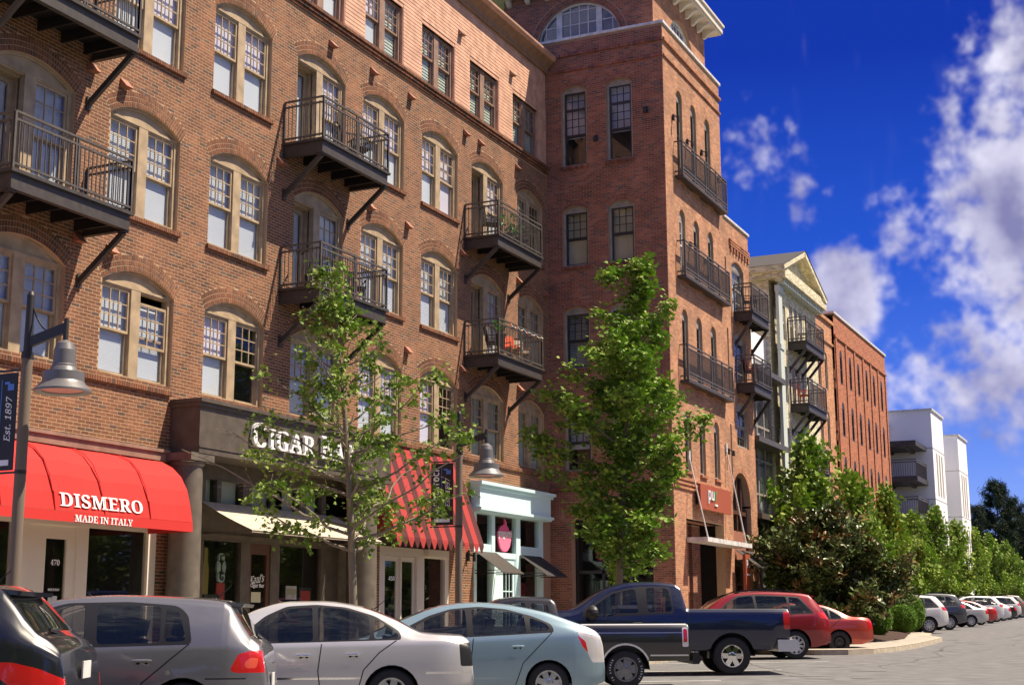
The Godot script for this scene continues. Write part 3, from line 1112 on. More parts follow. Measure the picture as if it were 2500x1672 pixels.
	for k in 2:
		var h: Dictionary = [al, ar][k]
		var fc: Face = [ll, lr][k]
		var w: float = h.a1 - h.a0
		var m := MB.new()
		for i in 20:
			var a0 := lerpf(-w / 2 + 0.03, w / 2 - 0.03, i / 20.0)
			var a1 := lerpf(-w / 2 + 0.03, w / 2 - 0.03, (i + 1) / 20.0)
			m.bar(Vector3(a0, top_of(h, h.c + a0) - h.y0 - 0.03, -0.16), Vector3(a1, top_of(h, h.c + a1) - h.y0 - 0.03, -0.16), 0.12, 0.07)
		for s in [-1, 1]:
			m.bb(s * 0.62, s * 0.82, 0, top_of(h, h.c + 0.72) - h.y0, -0.24, -0.12)
		m.bb(-w / 2, w / 2, 0.0, 0.08, -0.24, -0.12)
		for x in [-1.2, -0.32, 0.0, 0.32, 1.2]:
			m.bb(x - 0.018, x + 0.018, 0, top_of(h, h.c + x) - h.y0, -0.2, -0.15)
		for y in [0.62, 1.22, 1.68]:
			var half := 0.0
			for i in 40:
				var x := w / 2 * i / 40.0
				if top_of(h, h.c + x) - h.y0 > y:
					half = x
			m.bb(-half, half, y - 0.018, y + 0.018, -0.195, -0.155)
		var o := part(t, "lantern_window", m.mesh(), M.white, fc.xf(h.c, h.y0))
		var g := MB.new()
		g.prism(dedup(arch_poly(w - 0.04, h.ys - h.y0, h.rise)), -0.178, -0.176)
		g.quad(Vector3(-w / 2, 0, -0.177), Vector3(w / 2, 0, -0.177), Vector3(w / 2, 0.4, -0.177), Vector3(-w / 2, 0.4, -0.177))
		part(o, "pane", g.mesh(), M.sky_tint_glass)
	# parapet coping, floors, eaves
	var m := MB.new()
	m.bb(41.14, 41.58, 20.15, 20.24, -19.7, -13.86)
	m.bb(41.58, 47.41, 20.15, 20.24, -14.3, -13.86)
	part(t, "coping", m.mesh(), M.white)
	m = MB.new()
	m.bb(47.36, 50.54, 15.3, 15.38, -14.3, -13.86)
	part(t, "coping", m.mesh(), M.white)
	m = MB.new()
	m.bb(41.65, 47.15, 19.0, 19.1, -19.7, -14.4)
	m.bb(47.34, 47.36, 15.3, 20.15, -19.7, -13.93)
	m.bb(47.19, 47.21, 19.0, 22.2, -19.7, -14.36)
	m.bb(41.5, 50.49, 15.0, 15.28, -22, -14.25)
	m.bb(50.48, 50.5, -0.3, 15.29, -22, -13.93)
	part(t, "side_walls", m.mesh(), M.mortar_red)
	m = MB.new()
	for y in [5.0, 8.3, 11.7]:
		m.bb(41.52, 50.4, y, y + 0.25, -22, -14.24)
	m.bb(41.52, 50.4, -0.3, 19.0, -20.3, -20.0)
	m.bb(47.3, 47.34, -0.3, 15.0, -20.0, -14.24)
	m.bb(42.2, 42.25, 5.3, 19.0, -19.9, -14.3)
	part(t, "inner_walls", m.mesh(), M.room)
	m = MB.new()
	m.bb(41.1, 47.7, 22.2, 22.27, -20.2, -13.85)
	m.bb(41.05, 47.75, 22.27, 22.5, -20.25, -13.8)
	m.bb(41.0, 47.8, 22.5, 22.58, -20.3, -13.74)
	part(t, "eave", m.mesh(), M.cream_paint)
	m = MB.new()
	for c in [[Vector3(41.0, 22.58, -13.74), Vector3(47.8, 22.58, -13.74), Vector3(44.4, 24.2, -17)], [Vector3(47.8, 22.58, -13.74), Vector3(47.8, 22.58, -20.3), Vector3(44.4, 24.2, -17)], [Vector3(41.0, 22.58, -20.3), Vector3(41.0, 22.58, -13.74), Vector3(44.4, 24.2, -17)]]:
		m.tri(c[0], c[1], c[2])
	part(t, "roof", m.mesh(), M.roof)
	m = MB.new()
	m.prism(PackedVector2Array([Vector2(0, 0), Vector2(0.44, 0), Vector2(0.44, -0.1), Vector2(0.25, -0.16), Vector2(0.1, -0.3), Vector2(0, -0.32)]), -0.07, 0.07)
	var bk := m.mesh()
	for i in 9:
		part(t, "eave_bracket", bk, M.cream_paint, Transform3D(Basis(Vector3.BACK, Vector3.UP, Vector3.LEFT), Vector3(41.75 + i * 0.66, 22.2, -14.34)))
	for i in 8:
		part(t, "eave_bracket", bk, M.cream_paint, Transform3D(Basis(Vector3.LEFT, Vector3.UP, Vector3.FORWARD), Vector3(41.59, 22.2, -19.5 + i * 0.7)))
	# windows of the shaded face
	for i in hl.size():
		var r := i / 2
		var how: String = ["sky_tint", "slats", "curtain_or_sheet", "sky_tint"][r]
		var sp := [[0.5, 1, 1], [0.5, 3, 3]] if r < 3 else [[0.40, 1, 1], [0.36, 3, 3], [0.24, 3, 2]]
		single_window(t, tl, hl[i], M.trim_grey, M.dark_sash, sp, how)
	for i in hr.size():
		single_window(t, tr, hr[i], M.trim_grey, M.dark_sash if i != 1 else M.white, [[0.55, 1, 2], [0.45, 2, 2]], "", 0.14)
	for k in [2, 3, 4]:
		single_window(t, tr, more[k], M.trim_grey, M.trim_grey, [[0.55, 2, 2], [0.45, 2, 2]], "shade" if k == 2 else "", 0.14)
	# shallow balconies across the street face
	var jm := MB.new()
	var rail := MB.new()
	jm.bb(-2.45, 2.45, -0.1, -0.02, 0.012, 0.3)
	for y in [1.1, 0.98, 0.22, 0.1, 0.0]:
		rail.bb(-2.45, 2.45, y - 0.02, y + 0.02, 0.25, 0.29)
	for y in [1.1, 0.1]:
		for s in [-2.43, 2.43]:
			rail.bb(s - 0.02, s + 0.02, y - 0.02, y + 0.02, 0.012, 0.25)
	for i in 5:
		var x := -2.43 + i * 1.215
		rail.bb(x - 0.025, x + 0.025, -0.02, 1.1, 0.245, 0.295)
	for i in 49:
		var x := -2.43 + i * 4.86 / 48
		rail.bb(x - 0.011, x + 0.011, 0.1, 0.98, 0.26, 0.28)
	var jmesh := jm.mesh()
	var rmesh := rail.mesh()
	for y in [15.32, 12.02, 8.66]:
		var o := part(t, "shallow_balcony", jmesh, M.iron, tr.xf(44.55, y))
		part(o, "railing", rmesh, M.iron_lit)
	balcony(t, tr, 48.3, 50.6, 12.03, 0.72, 1.15)
	balcony(t, tr, 48.3, 50.6, 9.45, 0.72, 1.15)
	for q in [[tl, -16.22, 16.6], [tl, -14.5, 17.3], [tr, 42.0, 17.2], [tr, 43.4, 16.8], [tr, 44.95, 16.9], [tr, 46.8, 16.5], [tr, 43.4, 13.3], [tr, 45.0, 13.1], [tr, 47.0, 6.9]]:
		var lm := MB.new()
		lm.box(Vector3(0, 0, 0.04), Vector3(0.09, 0.2, 0.06))
		lm.bar(Vector3(0, 0.06, 0.05), Vector3(0, -0.02, 0.2), 0.03, 0.03)
		lm.tube(Vector3(0, -0.16, 0.2), Vector3(0, 0.02, 0.2), 0.06, 0.045, 8)
		part(t, "wall_light", lm.mesh(), M.dark_iron, (q[0] as Face).xf(q[1], q[2], 0.01))
	# street entrance: recessed doors, inner piers, terracotta lintel
	m = MB.new()
	m.bb(42.33, 46.3, 4.36, 4.74, -14.6, -13.98)
	m.bb(42.55, 46.05, 4.46, 4.72, -13.99, -13.95)
	part(t, "lintel", m.mesh(), M.vent)
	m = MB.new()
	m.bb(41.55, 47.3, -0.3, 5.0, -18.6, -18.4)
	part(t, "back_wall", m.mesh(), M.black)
	var pb := Bricks.new(9, pal)
	var pier := thing_part_pier(t, pb)
	m = MB.new()
	for x in [-17.28, -16.4, -15.5, -14.62]:
		m.bb(41.62, 41.68, -0.2, 4.3, x - 0.04, x + 0.04)
	m.bb(41.62, 41.68, 2.7, 2.8, -17.28, -14.62)
	m.bb(41.62, 41.68, 4.2, 4.36, -17.28, -14.62)
	part(t, "door_frame", m.mesh(), M.dark_sash)
	m = MB.new()
	m.quad(Vector3(41.65, 0, -17.28), Vector3(41.65, 0, -14.62), Vector3(41.65, 4.2, -14.62), Vector3(41.65, 4.2, -17.28))
	part(t, "pane", m.mesh(), M.shop_glass)
	# glazing of the big arch
	var ah: Dictionary = more[1]
	m = MB.new()
	m.bb(-1.11, 1.11, 3.32, 4.3, -0.25, -0.2)
	part(t, "spandrel_panel", m.mesh(), M.vent, tr.xf(ah.c, 0))
	m = MB.new()
	for x in [-0.55, 0.0, 0.55]:
		m.bb(x - 0.05, x + 0.05, 4.3, top_of(ah, ah.c + x), -0.26, -0.18)
	m.bb(-1.11, 1.11, 4.86, 5.0, -0.27, -0.16)
	m.bb(-1.11, -1.02, 0, 5.1, -0.27, -0.16)
	m.bb(1.02, 1.11, 0, 5.1, -0.27, -0.16)
	for x in [-0.4, 0.4]:
		m.bb(x - 0.06, x + 0.06, 0, 3.3, -0.27, -0.16)
	part(t, "arch_window_frame", m.mesh(), M.wood_door, tr.xf(ah.c, 0))
	m = MB.new()
	m.prism(dedup(arch_poly(2.2, 5.15, 1.15)), -0.231, -0.229)
	m.quad(Vector3(-1.1, 4.3, -0.23), Vector3(1.1, 4.3, -0.23), Vector3(1.1, 5.15, -0.23), Vector3(-1.1, 5.15, -0.23))
	m.quad(Vector3(-1.1, 0.1, -0.23), Vector3(1.1, 0.1, -0.23), Vector3(1.1, 3.3, -0.23), Vector3(-1.1, 3.3, -0.23))
	part(t, "pane", m.mesh(), M.shop_glass, tr.xf(ah.c, 0))

func thing_part_pier(t: Node3D, pb: Bricks) -> Node3D:
	# free-standing piers inside the porch
	var m := MB.new()
	for x in [[44.0, 45.0], [45.4, 46.25]]:
		m.bb(x[0], x[1], -0.3, 4.36, -15.6, -14.75)
	var o := part(t, "porch_pier", m.mesh(), M.mortar_red)
	for x in [[44.0, 45.0], [45.4, 46.25]]:
		pb.field(Face.new(Vector3(0, 0, -14.75), Vector3.RIGHT, Vector3.BACK), x[0], x[1], -0.3, 4.3, [])
		pb.field(Face.new(Vector3(x[0], 0, 0), Vector3.BACK, Vector3.LEFT), -15.6, -14.75, -0.3, 4.3, [])
	lay_bricks(o, pb, 0)
	return o

# ---------------------------------------------------------------- buildings farther along

func brick_tex() -> ImageTexture:
	# far brickwork: courses too fine to tell apart
	var im := Image.create(512, 512, false, Image.FORMAT_RGB8)
	im.fill(Color(0.93, 0.86, 0.80))
	var r := RandomNumberGenerator.new()
	r.seed = 4
	for j in 30:
		for i in range(-1, 10):
			var x := i * 51.2 + (25.6 if j % 2 else 0.0)
			var k := r.randf_range(0.74, 1.0)
			im.fill_rect(Rect2i(int(x), int(j * 17.07), 48, 14), Color(k, k * r.randf_range(0.93, 1.0), k * r.randf_range(0.9, 1.0)))
	return ImageTexture.create_from_image(im)

func make_far_buildings() -> void:
	var bt := brick_tex()
	M.mill = tri_mat(mat(0.48, 0.19, 0.095, 0.9), bt, 0.49)
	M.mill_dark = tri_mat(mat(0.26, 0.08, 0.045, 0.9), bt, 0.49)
	M.pale_green = tri_mat(mat(0.78, 0.78, 0.56, 0.8), bt, 0.49)
	M.peach = tri_mat(mat(0.62, 0.33, 0.17, 0.8), bt, 0.49)
	M.stucco = mat(0.86, 0.85, 0.82, 0.8)
	M.pilaster = mat(0.52, 0.57, 0.51, 0.7)
	M.sky_glass = glass(0.10, 0.13, 0.15, 0.3)
	# glass stair bay
	var g := thing("glass_stair_bay", "narrow glazed stair bay with steel ledges between brick block and pale green house", "building")
	var gf := Face.new(Vector3(0, 0, -14.45), Vector3.RIGHT, Vector3.BACK)
	var m := MB.new()
	for i in 5:
		var x := lerpf(50.56, 54.7, i / 4.0)
		m.bb(x - 0.05, x + 0.05, 0, 10.3, -14.5, -14.4)
	for y in [1.0, 2.2, 3.4, 4.5, 5.9, 7.2, 8.5, 9.6, 10.25]:
		m.bb(50.5, 54.75, y - 0.04, y + 0.04, -14.49, -14.41)
	part(g, "mullions", m.mesh(), M.trim_grey)
	for y in [4.95, 7.75, 10.4]:
		m = MB.new()
		m.bb(50.5, 54.75, y - 0.1, y + 0.1, -14.5, -13.75)
		part(g, "steel_ledge", m.mesh(), M.iron_lit)
	for i in 4:
		for k in 8:
			var y: float = [1.0, 2.2, 3.4, 4.5, 5.9, 7.2, 8.5, 9.6][k]
			var y2: float = [2.2, 3.4, 4.5, 5.9, 7.2, 8.5, 9.6, 10.25][k]
			part(g, "pane", pane_mesh(1.0, y2 - y), M.sky_glass, gf.xf(50.56 + (i + 0.5) * 1.035, y))
			if (i + k) % 4 != 1:
				part(g, "roller_shade_or_sky", pane_mesh(1.0, y2 - y - 0.1), M.shade, gf.xf(50.56 + (i + 0.5) * 1.035, y, -0.3))  # pale sheets added to imitate bright reflections in the glazing
	m = MB.new()
	m.bb(50.5, 54.75, 10.5, 12.2, -15.0, -14.5)
	part(g, "parapet_panel", m.mesh(), M.stucco)
	m = MB.new()
	m.bb(50.5, 54.8, -0.3, 14.3, -22.0, -17.0)
	for y in [5.0, 7.7, 10.3]:
		m.bb(50.5, 54.8, y, y + 0.2, -17.0, -14.55)
	for k in 4:
		m.bb(50.5, 54.8, 12.5 + k * 0.45, 12.52 + k * 0.45, -17.0, -16.9)
	part(g, "wall", m.mesh(), mat(0.58, 0.50, 0.40, 0.8))

	# pale green house with a pediment
	var h := thing("pediment_house", "pale green brick house with grey corner pilaster and a triangular pediment", "building")
	var hf := Face.new(Vector3(0, 0, -14), Vector3.RIGHT, Vector3.BACK)
	var holes := []
	for r in [[12.3, 13.75], [9.75, 11.25], [7.2, 8.75], [4.6, 6.1]]:
		holes.append(hole(55.5, 56.1, r[0], r[1]))
	for r in [12.25, 9.7, 7.1]:
		for c in [57.0, 57.8, 58.6, 60.2]:
			holes.append(hole(c - 0.28, c + 0.28, r, r + 1.7))
	part(h, "wall", wall(hf, 54.75, 61.4, -0.2, 14.75, holes).mesh(), M.pale_green)
	m = MB.new()
	m.bb(54.76, 61.4, -0.2, 14.7, -20.0, -14.3)
	part(h, "core", m.mesh(), M.pale_green)
	for q in holes:
		single_window(h, hf, q, M.trim_grey, M.white, [[0.5, 1, 1], [0.5, 2, 2]], "", 0.1)
	m = MB.new()
	m.bb(54.7, 55.25, -0.2, 14.3, -14.02, -13.9)
	m.bb(54.66, 55.3, 14.1, 14.35, -14.04, -13.84)
	m.bb(54.68, 55.28, 11.78, 11.98, -14.03, -13.86)
	part(h, "pilaster", m.mesh(), M.pilaster)
	m = MB.new()
	m.bb(54.5, 61.7, 14.62, 14.86, -20.0, -13.55)
	m.bb(54.6, 61.6, 14.5, 14.62, -14.0, -13.7)
	m.bb(54.32, 61.78, 14.86, 15.09, -19.98, -13.6)
	m.prism(PackedVector2Array([Vector2(54.4, 14.86), Vector2(61.8, 14.86), Vector2(58.0, 16.25)]), -14.1, -13.95)
	m.bar(Vector3(54.35, 15.0, -13.75), Vector3(58.03, 16.36, -13.75), 0.45, 0.2)
	m.bar(Vector3(61.75, 15.0, -13.75), Vector3(57.97, 16.36, -13.75), 0.45, 0.2)
	part(h, "pediment", m.mesh(), M.pale_green)
	m = MB.new()
	for i in 24:
		m.bb(54.8 + i * 0.28, 54.92 + i * 0.28, 14.4, 14.6, -13.95, -13.65)
	part(h, "dentils", m.mesh(), M.pilaster)
	m = MB.new()
	m.quad(Vector3(54.3, 15.1, -13.5), Vector3(58.0, 16.48, -13.5), Vector3(58.0, 16.48, -20), Vector3(54.3, 15.1, -20))
	m.quad(Vector3(58.0, 16.48, -13.5), Vector3(61.8, 15.1, -13.5), Vector3(61.8, 15.1, -20), Vector3(58.0, 16.48, -20))
	part(h, "roof", m.mesh(), M.roof)
	for y in [12.35, 9.8, 7.2]:
		balcony(h, hf, 56.3, 59.5, y, 0.8, 1.15, 4)

	# peach house
	var p := thing("peach_house", "narrow peach coloured house between the pediment house and the red mill", "building")
	var pf := Face.new(Vector3(0, 0, -14.1), Vector3.RIGHT, Vector3.BACK)
	holes = []
	for r in [11.4, 8.7, 6.0]:
		holes.append(hole(62.0, 62.5, r, r + 1.5, 0.22))
		holes.append(hole(63.3, 63.8, r, r + 1.5, 0.22))
	part(p, "wall", wall(pf, 61.4, 65.0, -0.2, 14.6, holes).mesh(), M.peach)
	m = MB.new()
	m.bb(61.41, 64.99, -0.2, 14.5, -20, -14.4)
	m.bb(61.4, 65.0, 14.6, 14.75, -20, -14.0)
	m.bb(61.4, 65.0, 13.6, 13.7, -14.2, -14.03)
	part(p, "core", m.mesh(), M.peach)
	for q in holes:
		single_window(p, pf, q, M.trim_grey, M.dark_sash, [[0.5, 1, 1], [0.5, 1, 1]], "", 0.1)

	# red mill
	var k := thing("red_brick_mill", "red brick mill style building with rows of narrow arched windows and pilasters", "building")
	var kf := Face.new(Vector3(0, 0, -14), Vector3.RIGHT, Vector3.BACK)
	holes = []
	for c in [66.28, 68.32, 70.2, 72.2, 74.05, 76.05]:
		for y in [12.05, 9.6, 7.05, 4.4]:
			holes.append(hole(c - 0.26, c + 0.26, y, y + 1.35, 0.26))
	part(k, "wall", wall(kf, 65.0, 77.4, -0.2, 15.2, holes, 0.15).mesh(), M.mill)
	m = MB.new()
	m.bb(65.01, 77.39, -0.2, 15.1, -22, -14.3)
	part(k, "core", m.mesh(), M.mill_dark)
	m = MB.new()
	m.bb(64.93, 77.46, 15.2, 15.3, -22, -13.93)
	part(k, "coping", m.mesh(), M.white)
	for x in [65.25, 67.34, 69.3, 71.3, 73.2, 75.12, 77.15]:
		m = MB.new()
		m.bb(x - 0.14, x + 0.14, -0.2, 14.1, -14.02, -13.95)
		part(k, "pilaster", m.mesh(), M.mill)
	m = MB.new()
	m.bb(65.0, 77.4, 14.1, 14.22, -14.02, -13.93)
	part(k, "string_course", m.mesh(), M.mill)
	for q in holes:
		single_window(k, kf, q, M.dark_sash, M.dark_sash, [[0.5, 1, 1], [0.5, 1, 1]], "", 0.07)

	# white block
	var w := thing("white_apartment_block", "white modern apartment block with grey balconies beyond the red mill", "building")
	m = MB.new()
	m.bb(92.2, 96.8, -0.2, 14.2, -16.7, -14.0)
	part(w, "tower_wall", m.mesh(), M.stucco)
	m = MB.new()
	m.bb(103.5, 107.75, -0.2, 13.85, -22, -14.0)
	m.bb(96.8, 103.5, -0.2, 10.5, -22, -16.0)
	part(w, "tower_wall", m.mesh(), M.stucco)
	m = MB.new()
	m.bb(91.4, 103.5, -0.2, 13.3, -24, -16.7)
	part(w, "rear_wall", m.mesh(), M.stucco)
	m = MB.new()
	m.bb(92.1, 96.9, 14.2, 14.32, -16.8, -13.9)
	m.bb(103.4, 107.85, 13.85, 13.97, -22, -13.9)
	m.bb(91.3, 103.5, 13.3, 13.4, -24, -16.62)
	part(w, "coping", m.mesh(), M.white)
	m = MB.new()
	var strips := []
	for x in [93.4, 94.4, 95.4]:
		for y in [[8.9, 11.6], [4.5, 7.6]]:
			strips.append([x, y])
	for x in [104.3, 105.3, 106.3]:
		for y in [[8.3, 11.2], [4.0, 7.4]]:
			strips.append([x, y])
	for q in strips:
		m = MB.new()
		m.bb(q[0], q[0] + 0.5, q[1][0], q[1][1], -14.05, -13.99)
		part(w, "window_strip", m.mesh(), M.trim_grey)
	m = MB.new()
	m.bb(97.0, 98.4, 4.0, 8.6, -15.6, -15.5)
	m.bb(96.9, 98.6, 8.6, 8.75, -16, -14.4)
	m.bb(96.9, 98.6, 7.2, 7.35, -16, -14.4)
	part(w, "stair_windows", m.mesh(), M.dark_sash)
	for y in [11.8, 8.6, 5.4, 2.4]:
		m = MB.new()
		m.bb(92.18, 96.82, y, y + 0.03, -16.7, -13.985)
		part(w, "panel_joint", m.mesh(), M.trim_grey)
		m = MB.new()
		m.bb(103.48, 107.77, y - 0.4, y - 0.37, -22, -13.985)
		part(w, "panel_joint", m.mesh(), M.trim_grey)
	for q in [[93.4, 2.2], [95.0, 2.2], [98.2, 9.0], [100.0, 9.0], [98.2, 6.0], [100.0, 6.0], [101.8, 9.0], [101.8, 6.0]]:
		m = MB.new()
		m.bb(q[0], q[0] + 0.9, q[1], q[1] + 1.4, -14.03 if q[1] < 3 else -16.73, -13.98 if q[1] < 3 else -15.95)
		part(w, "window", m.mesh(), M.dark_sash)
	var n := 0
	for y in [11.9, 9.75, 7.5]:
		m = MB.new()
		m.bb(88.3, 92.2, y - 0.3, y, -20.0, -14.4)
		for i in 4:
			m.bb(88.3, 92.2, y - 0.42, y - 0.3, -19.2 + i * 1.3, -19.0 + i * 1.3)
		var o := part(w, "balcony", m.mesh(), M.iron)
		if n > 0:
			m = MB.new()
			for yy in [1.0, 0.86]:
				m.bb(88.33, 88.39, y + yy - 0.03, y + yy + 0.03, -20, -14.43)
				m.bb(88.33, 92.2, y + yy - 0.03, y + yy + 0.03, -14.49, -14.43)
			for i in 40:
				m.bb(88.35, 88.37, y, y + 0.9, -20 + i * 0.14, -19.98 + i * 0.14)
			for i in 28:
				m.bb(88.36 + i * 0.14, 88.38 + i * 0.14, y, y + 0.9, -14.47, -14.45)
			part(o, "railing", m.mesh(), M.iron_lit)
			m = MB.new()
			m.bb(91.34, 91.4, y, y + 1.95, -18.3, -17.5)
			m.bb(91.34, 91.4, y + 0.4, y + 1.95, -20.6, -19.3)
			part(w, "door", m.mesh(), M.dark_sash)
		n += 1

# ---------------------------------------------------------------- ground

func gy(x: float) -> float:
	return 0.012 * (x - 16.0) if x > 20.0 else 0.048 + 0.004 * (20.0 - x)

func strip(x0: float, x1: float, z0: float, z1: float, lift: float, m: MB) -> void:
	m.quad(Vector3(x0, gy(x0) + lift, z1), Vector3(x1, gy(x1) + lift, z1), Vector3(x1, gy(x1) + lift, z0), Vector3(x0, gy(x0) + lift, z0))

func kerb_line(m: MB, pts: Array, hgt := 0.14, wd := 0.16) -> void:
	# kerb stones along a line, inner side to the left of travel, each its own block with a joint
	for i in pts.size() - 1:
		var p: Vector2 = pts[i]
		var q: Vector2 = pts[i + 1]
		var d := (q - p).normalized()
		var s := Vector2(d.y, -d.x) * wd
		var cnt := maxi(1, int(p.distance_to(q) / (1.5 if p.distance_to(q) < 60.0 else 3.0)))
		for k in cnt:
			var a := p.lerp(q, float(k) / cnt) + d * 0.006
			var b := p.lerp(q, float(k + 1) / cnt) - d * 0.006
			var y0 := gy(a.x)
			var y1 := gy(b.x)
			var lip := s * 0.1
			m.quad(Vector3(a.x, y0 - 0.05, a.y), Vector3(b.x, y1 - 0.05, b.y), Vector3(b.x, y1 + hgt - 0.02, b.y), Vector3(a.x, y0 + hgt - 0.02, a.y))
			m.quad(Vector3(a.x, y0 + hgt - 0.02, a.y), Vector3(b.x, y1 + hgt - 0.02, b.y), Vector3(b.x + lip.x, y1 + hgt, b.y + lip.y), Vector3(a.x + lip.x, y0 + hgt, a.y + lip.y))
			m.quad(Vector3(a.x + lip.x, y0 + hgt, a.y + lip.y), Vector3(b.x + lip.x, y1 + hgt, b.y + lip.y), Vector3(b.x + s.x, y1 + hgt, b.y + s.y), Vector3(a.x + s.x, y0 + hgt, a.y + s.y))
			for e in [a, b]:
				var ye := gy(e.x)
				m.quad(Vector3(e.x, ye - 0.05, e.y), Vector3(e.x, ye + hgt - 0.02, e.y), Vector3(e.x + s.x, ye + hgt - 0.005, e.y + s.y), Vector3(e.x + s.x, ye - 0.05, e.y + s.y))

func make_ground() -> void:
	var m := MB.new()
	# land: one sheet out to the horizon
	for q in [[-1500.0, 20.0, -0.5, -0.5], [20.0, 400.0, -0.5, gy(400) - 0.5], [400.0, 2500.0, gy(400) - 0.5, gy(400) - 0.5]]:
		m.quad(Vector3(q[0], q[2], 1500), Vector3(q[1], q[3], 1500), Vector3(q[1], q[3], -1500), Vector3(q[0], q[2], -1500))
	structure("ground", m.mesh(), M.grass)
	m = MB.new()
	for i in 22:
		strip(-60 + i * 20.0, -40 + i * 20.0, -15.0, 9.0, 0.0, m)
	structure("road", m.mesh(), M.asphalt)
	m = MB.new()
	strip(-60, 20, -22, -12.44, 0.13, m)
	strip(20, 47, -22, -12.44, 0.13, m)
	strip(47, 380, -22, -13.0, 0.13, m)
	strip(-60, 20, 9.16, 14, 0.13, m)
	strip(20, 380, 9.16, 14, 0.13, m)
	structure("pavement", m.mesh(), M.concrete)
	m = MB.new()
	kerb_line(m, [Vector2(-60, -12.3), Vector2(20, -12.3), Vector2(44.0, -12.3)])
	kerb_line(m, [Vector2(64.0, -12.85), Vector2(120, -13.6), Vector2(380, -15)])
	kerb_line(m, [Vector2(380, 9.0), Vector2(20, 9.0), Vector2(-60, 9.0)])
	structure("kerb", m.mesh(), M.kerb)
	# planted island between the parking bays
	var isl := [Vector2(41.5, -12.3), Vector2(40.9, -9.6), Vector2(41.2, -8.9), Vector2(42.0, -8.35), Vector2(44, -8.1), Vector2(47.8, -8.05), Vector2(52.4, -8.25), Vector2(55.0, -8.42), Vector2(56.2, -8.75), Vector2(57.5, -9.3), Vector2(62, -9.9), Vector2(65.0, -11.2), Vector2(65.6, -12.3), Vector2(65.6, -13.0)]
	m = MB.new()
	kerb_line(m, isl, 0.15, 0.4)
	structure("island_kerb", m.mesh(), M.kerb)
	m = MB.new()
	for i in isl.size() - 1:
		var a: Vector2 = isl[i]
		var b: Vector2 = isl[i + 1]
		var a2 := Vector2(a.x, -13.2)
		var b2 := Vector2(b.x, -13.2)
		if absf(b.x - a.x) > 0.05:
			if b.x > a.x:
				m.quad(Vector3(a.x, gy(a.x) + 0.146, a.y), Vector3(b.x, gy(b.x) + 0.146, b.y), Vector3(b.x, gy(b.x) + 0.146, -13.2), Vector3(a.x, gy(a.x) + 0.146, -13.2))
			else:
				m.quad(Vector3(b.x, gy(b.x) + 0.142, b.y), Vector3(a.x, gy(a.x) + 0.142, a.y), Vector3(a.x, gy(a.x) + 0.142, -13.2), Vector3(b.x, gy(b.x) + 0.142, -13.2))
	structure("island_paving", m.mesh(), M.concrete)
	m = MB.new()
	for s in [[46.5, 65.2, -13.0, -10.3]]:
		for i in 24:
			for j in 6:
				var f := func(u: int, w: int) -> Vector3:
					var x := lerpf(46.3, 65.3, u / 24.0)
					var edge := -9.55 - absf(x - 52.5) * 0.09 - (x - 56.0) * 0.06 - maxf(0, 49.0 - x) * 0.5
					var z := lerpf(edge, -13.1, w / 6.0)
					return Vector3(x, gy(x) + 0.152 + 0.16 * sin(PI * minf(1.0, w / 3.0) * 0.5) + 0.03 * sin(u * 2.3 + w), z)
				m.quad(f.call(i, j), f.call(i + 1, j), f.call(i + 1, j + 1), f.call(i, j + 1))
	structure("mulch_bed_ground", m.mesh(), M.mulch)
	# cracks sealed with tar, a drain and oil spots on the road
	m = MB.new()
	var cr := RandomNumberGenerator.new()
	cr.seed = 12
	for q in [[34.0, -6.6, 18.0, 0.04], [50.0, -5.4, 26.0, -0.03], [44.0, -7.2, 5.0, -0.6], [60.0, -6.8, 30.0, 0.02], [30.0, -7.4, 6.0, 0.3], [80.0, -8.2, 36.0, -0.02]]:
		var p := Vector2(q[0], q[1])
		var steps := int(q[2] / 0.5)
		for k in steps:
			var ang: float = q[3] + cr.randf_range(-0.35, 0.35)
			var nx := p + Vector2(cos(ang), -sin(ang)) * 0.5
			var wv := Vector2(sin(ang), cos(ang)) * cr.randf_range(0.012, 0.03)
			m.quad(Vector3(p.x + wv.x, gy(p.x) + 0.004, p.y + wv.y), Vector3(nx.x + wv.x, gy(nx.x) + 0.004, nx.y + wv.y), Vector3(nx.x - wv.x, gy(nx.x) + 0.004, nx.y - wv.y), Vector3(p.x - wv.x, gy(p.x) + 0.004, p.y - wv.y))
			p = nx
	structure("road_cracks", m.mesh(), mat(0.10, 0.10, 0.10, 0.8))
	m = MB.new()
	for k in 16:
		var c := Vector2(cr.randf_range(24, 62), cr.randf_range(-8.6, -6.0))
		var rr := cr.randf_range(0.12, 0.4)
		for i in 12:
			var t0 := TAU * i / 12
			var t1 := TAU * (i + 1) / 12
			var r0 := rr * (1.0 + 0.3 * sin(t0 * 3 + k))
			var r1 := rr * (1.0 + 0.3 * sin(t1 * 3 + k))
			m.tri(Vector3(c.x, gy(c.x) + 0.003, c.y), Vector3(c.x + cos(t1) * r1, gy(c.x) + 0.003, c.y + sin(t1) * r1), Vector3(c.x + cos(t0) * r0, gy(c.x) + 0.003, c.y + sin(t0) * r0))
	structure("road_stains", m.mesh(), mat(0.16, 0.158, 0.155, 0.7))
	# painted bay lines
	m = MB.new()
	for i in 7:
		var x := 9.0 + i * 4.6
		var d := Vector3(-0.5, 0, -0.866)
		var a := Vector3(x, 0, -8.4)
		var b := a + d * 4.4
		var s := Vector3(0.866, 0, -0.5) * 0.05
		a.y = gy(a.x) + 0.004
		b.y = gy(b.x) + 0.004
		m.quad(a - s, a + s, b + s, b - s)
	structure("road_marking", m.mesh(), M.paint)

# ---------------------------------------------------------------- shop fronts, awnings, signs

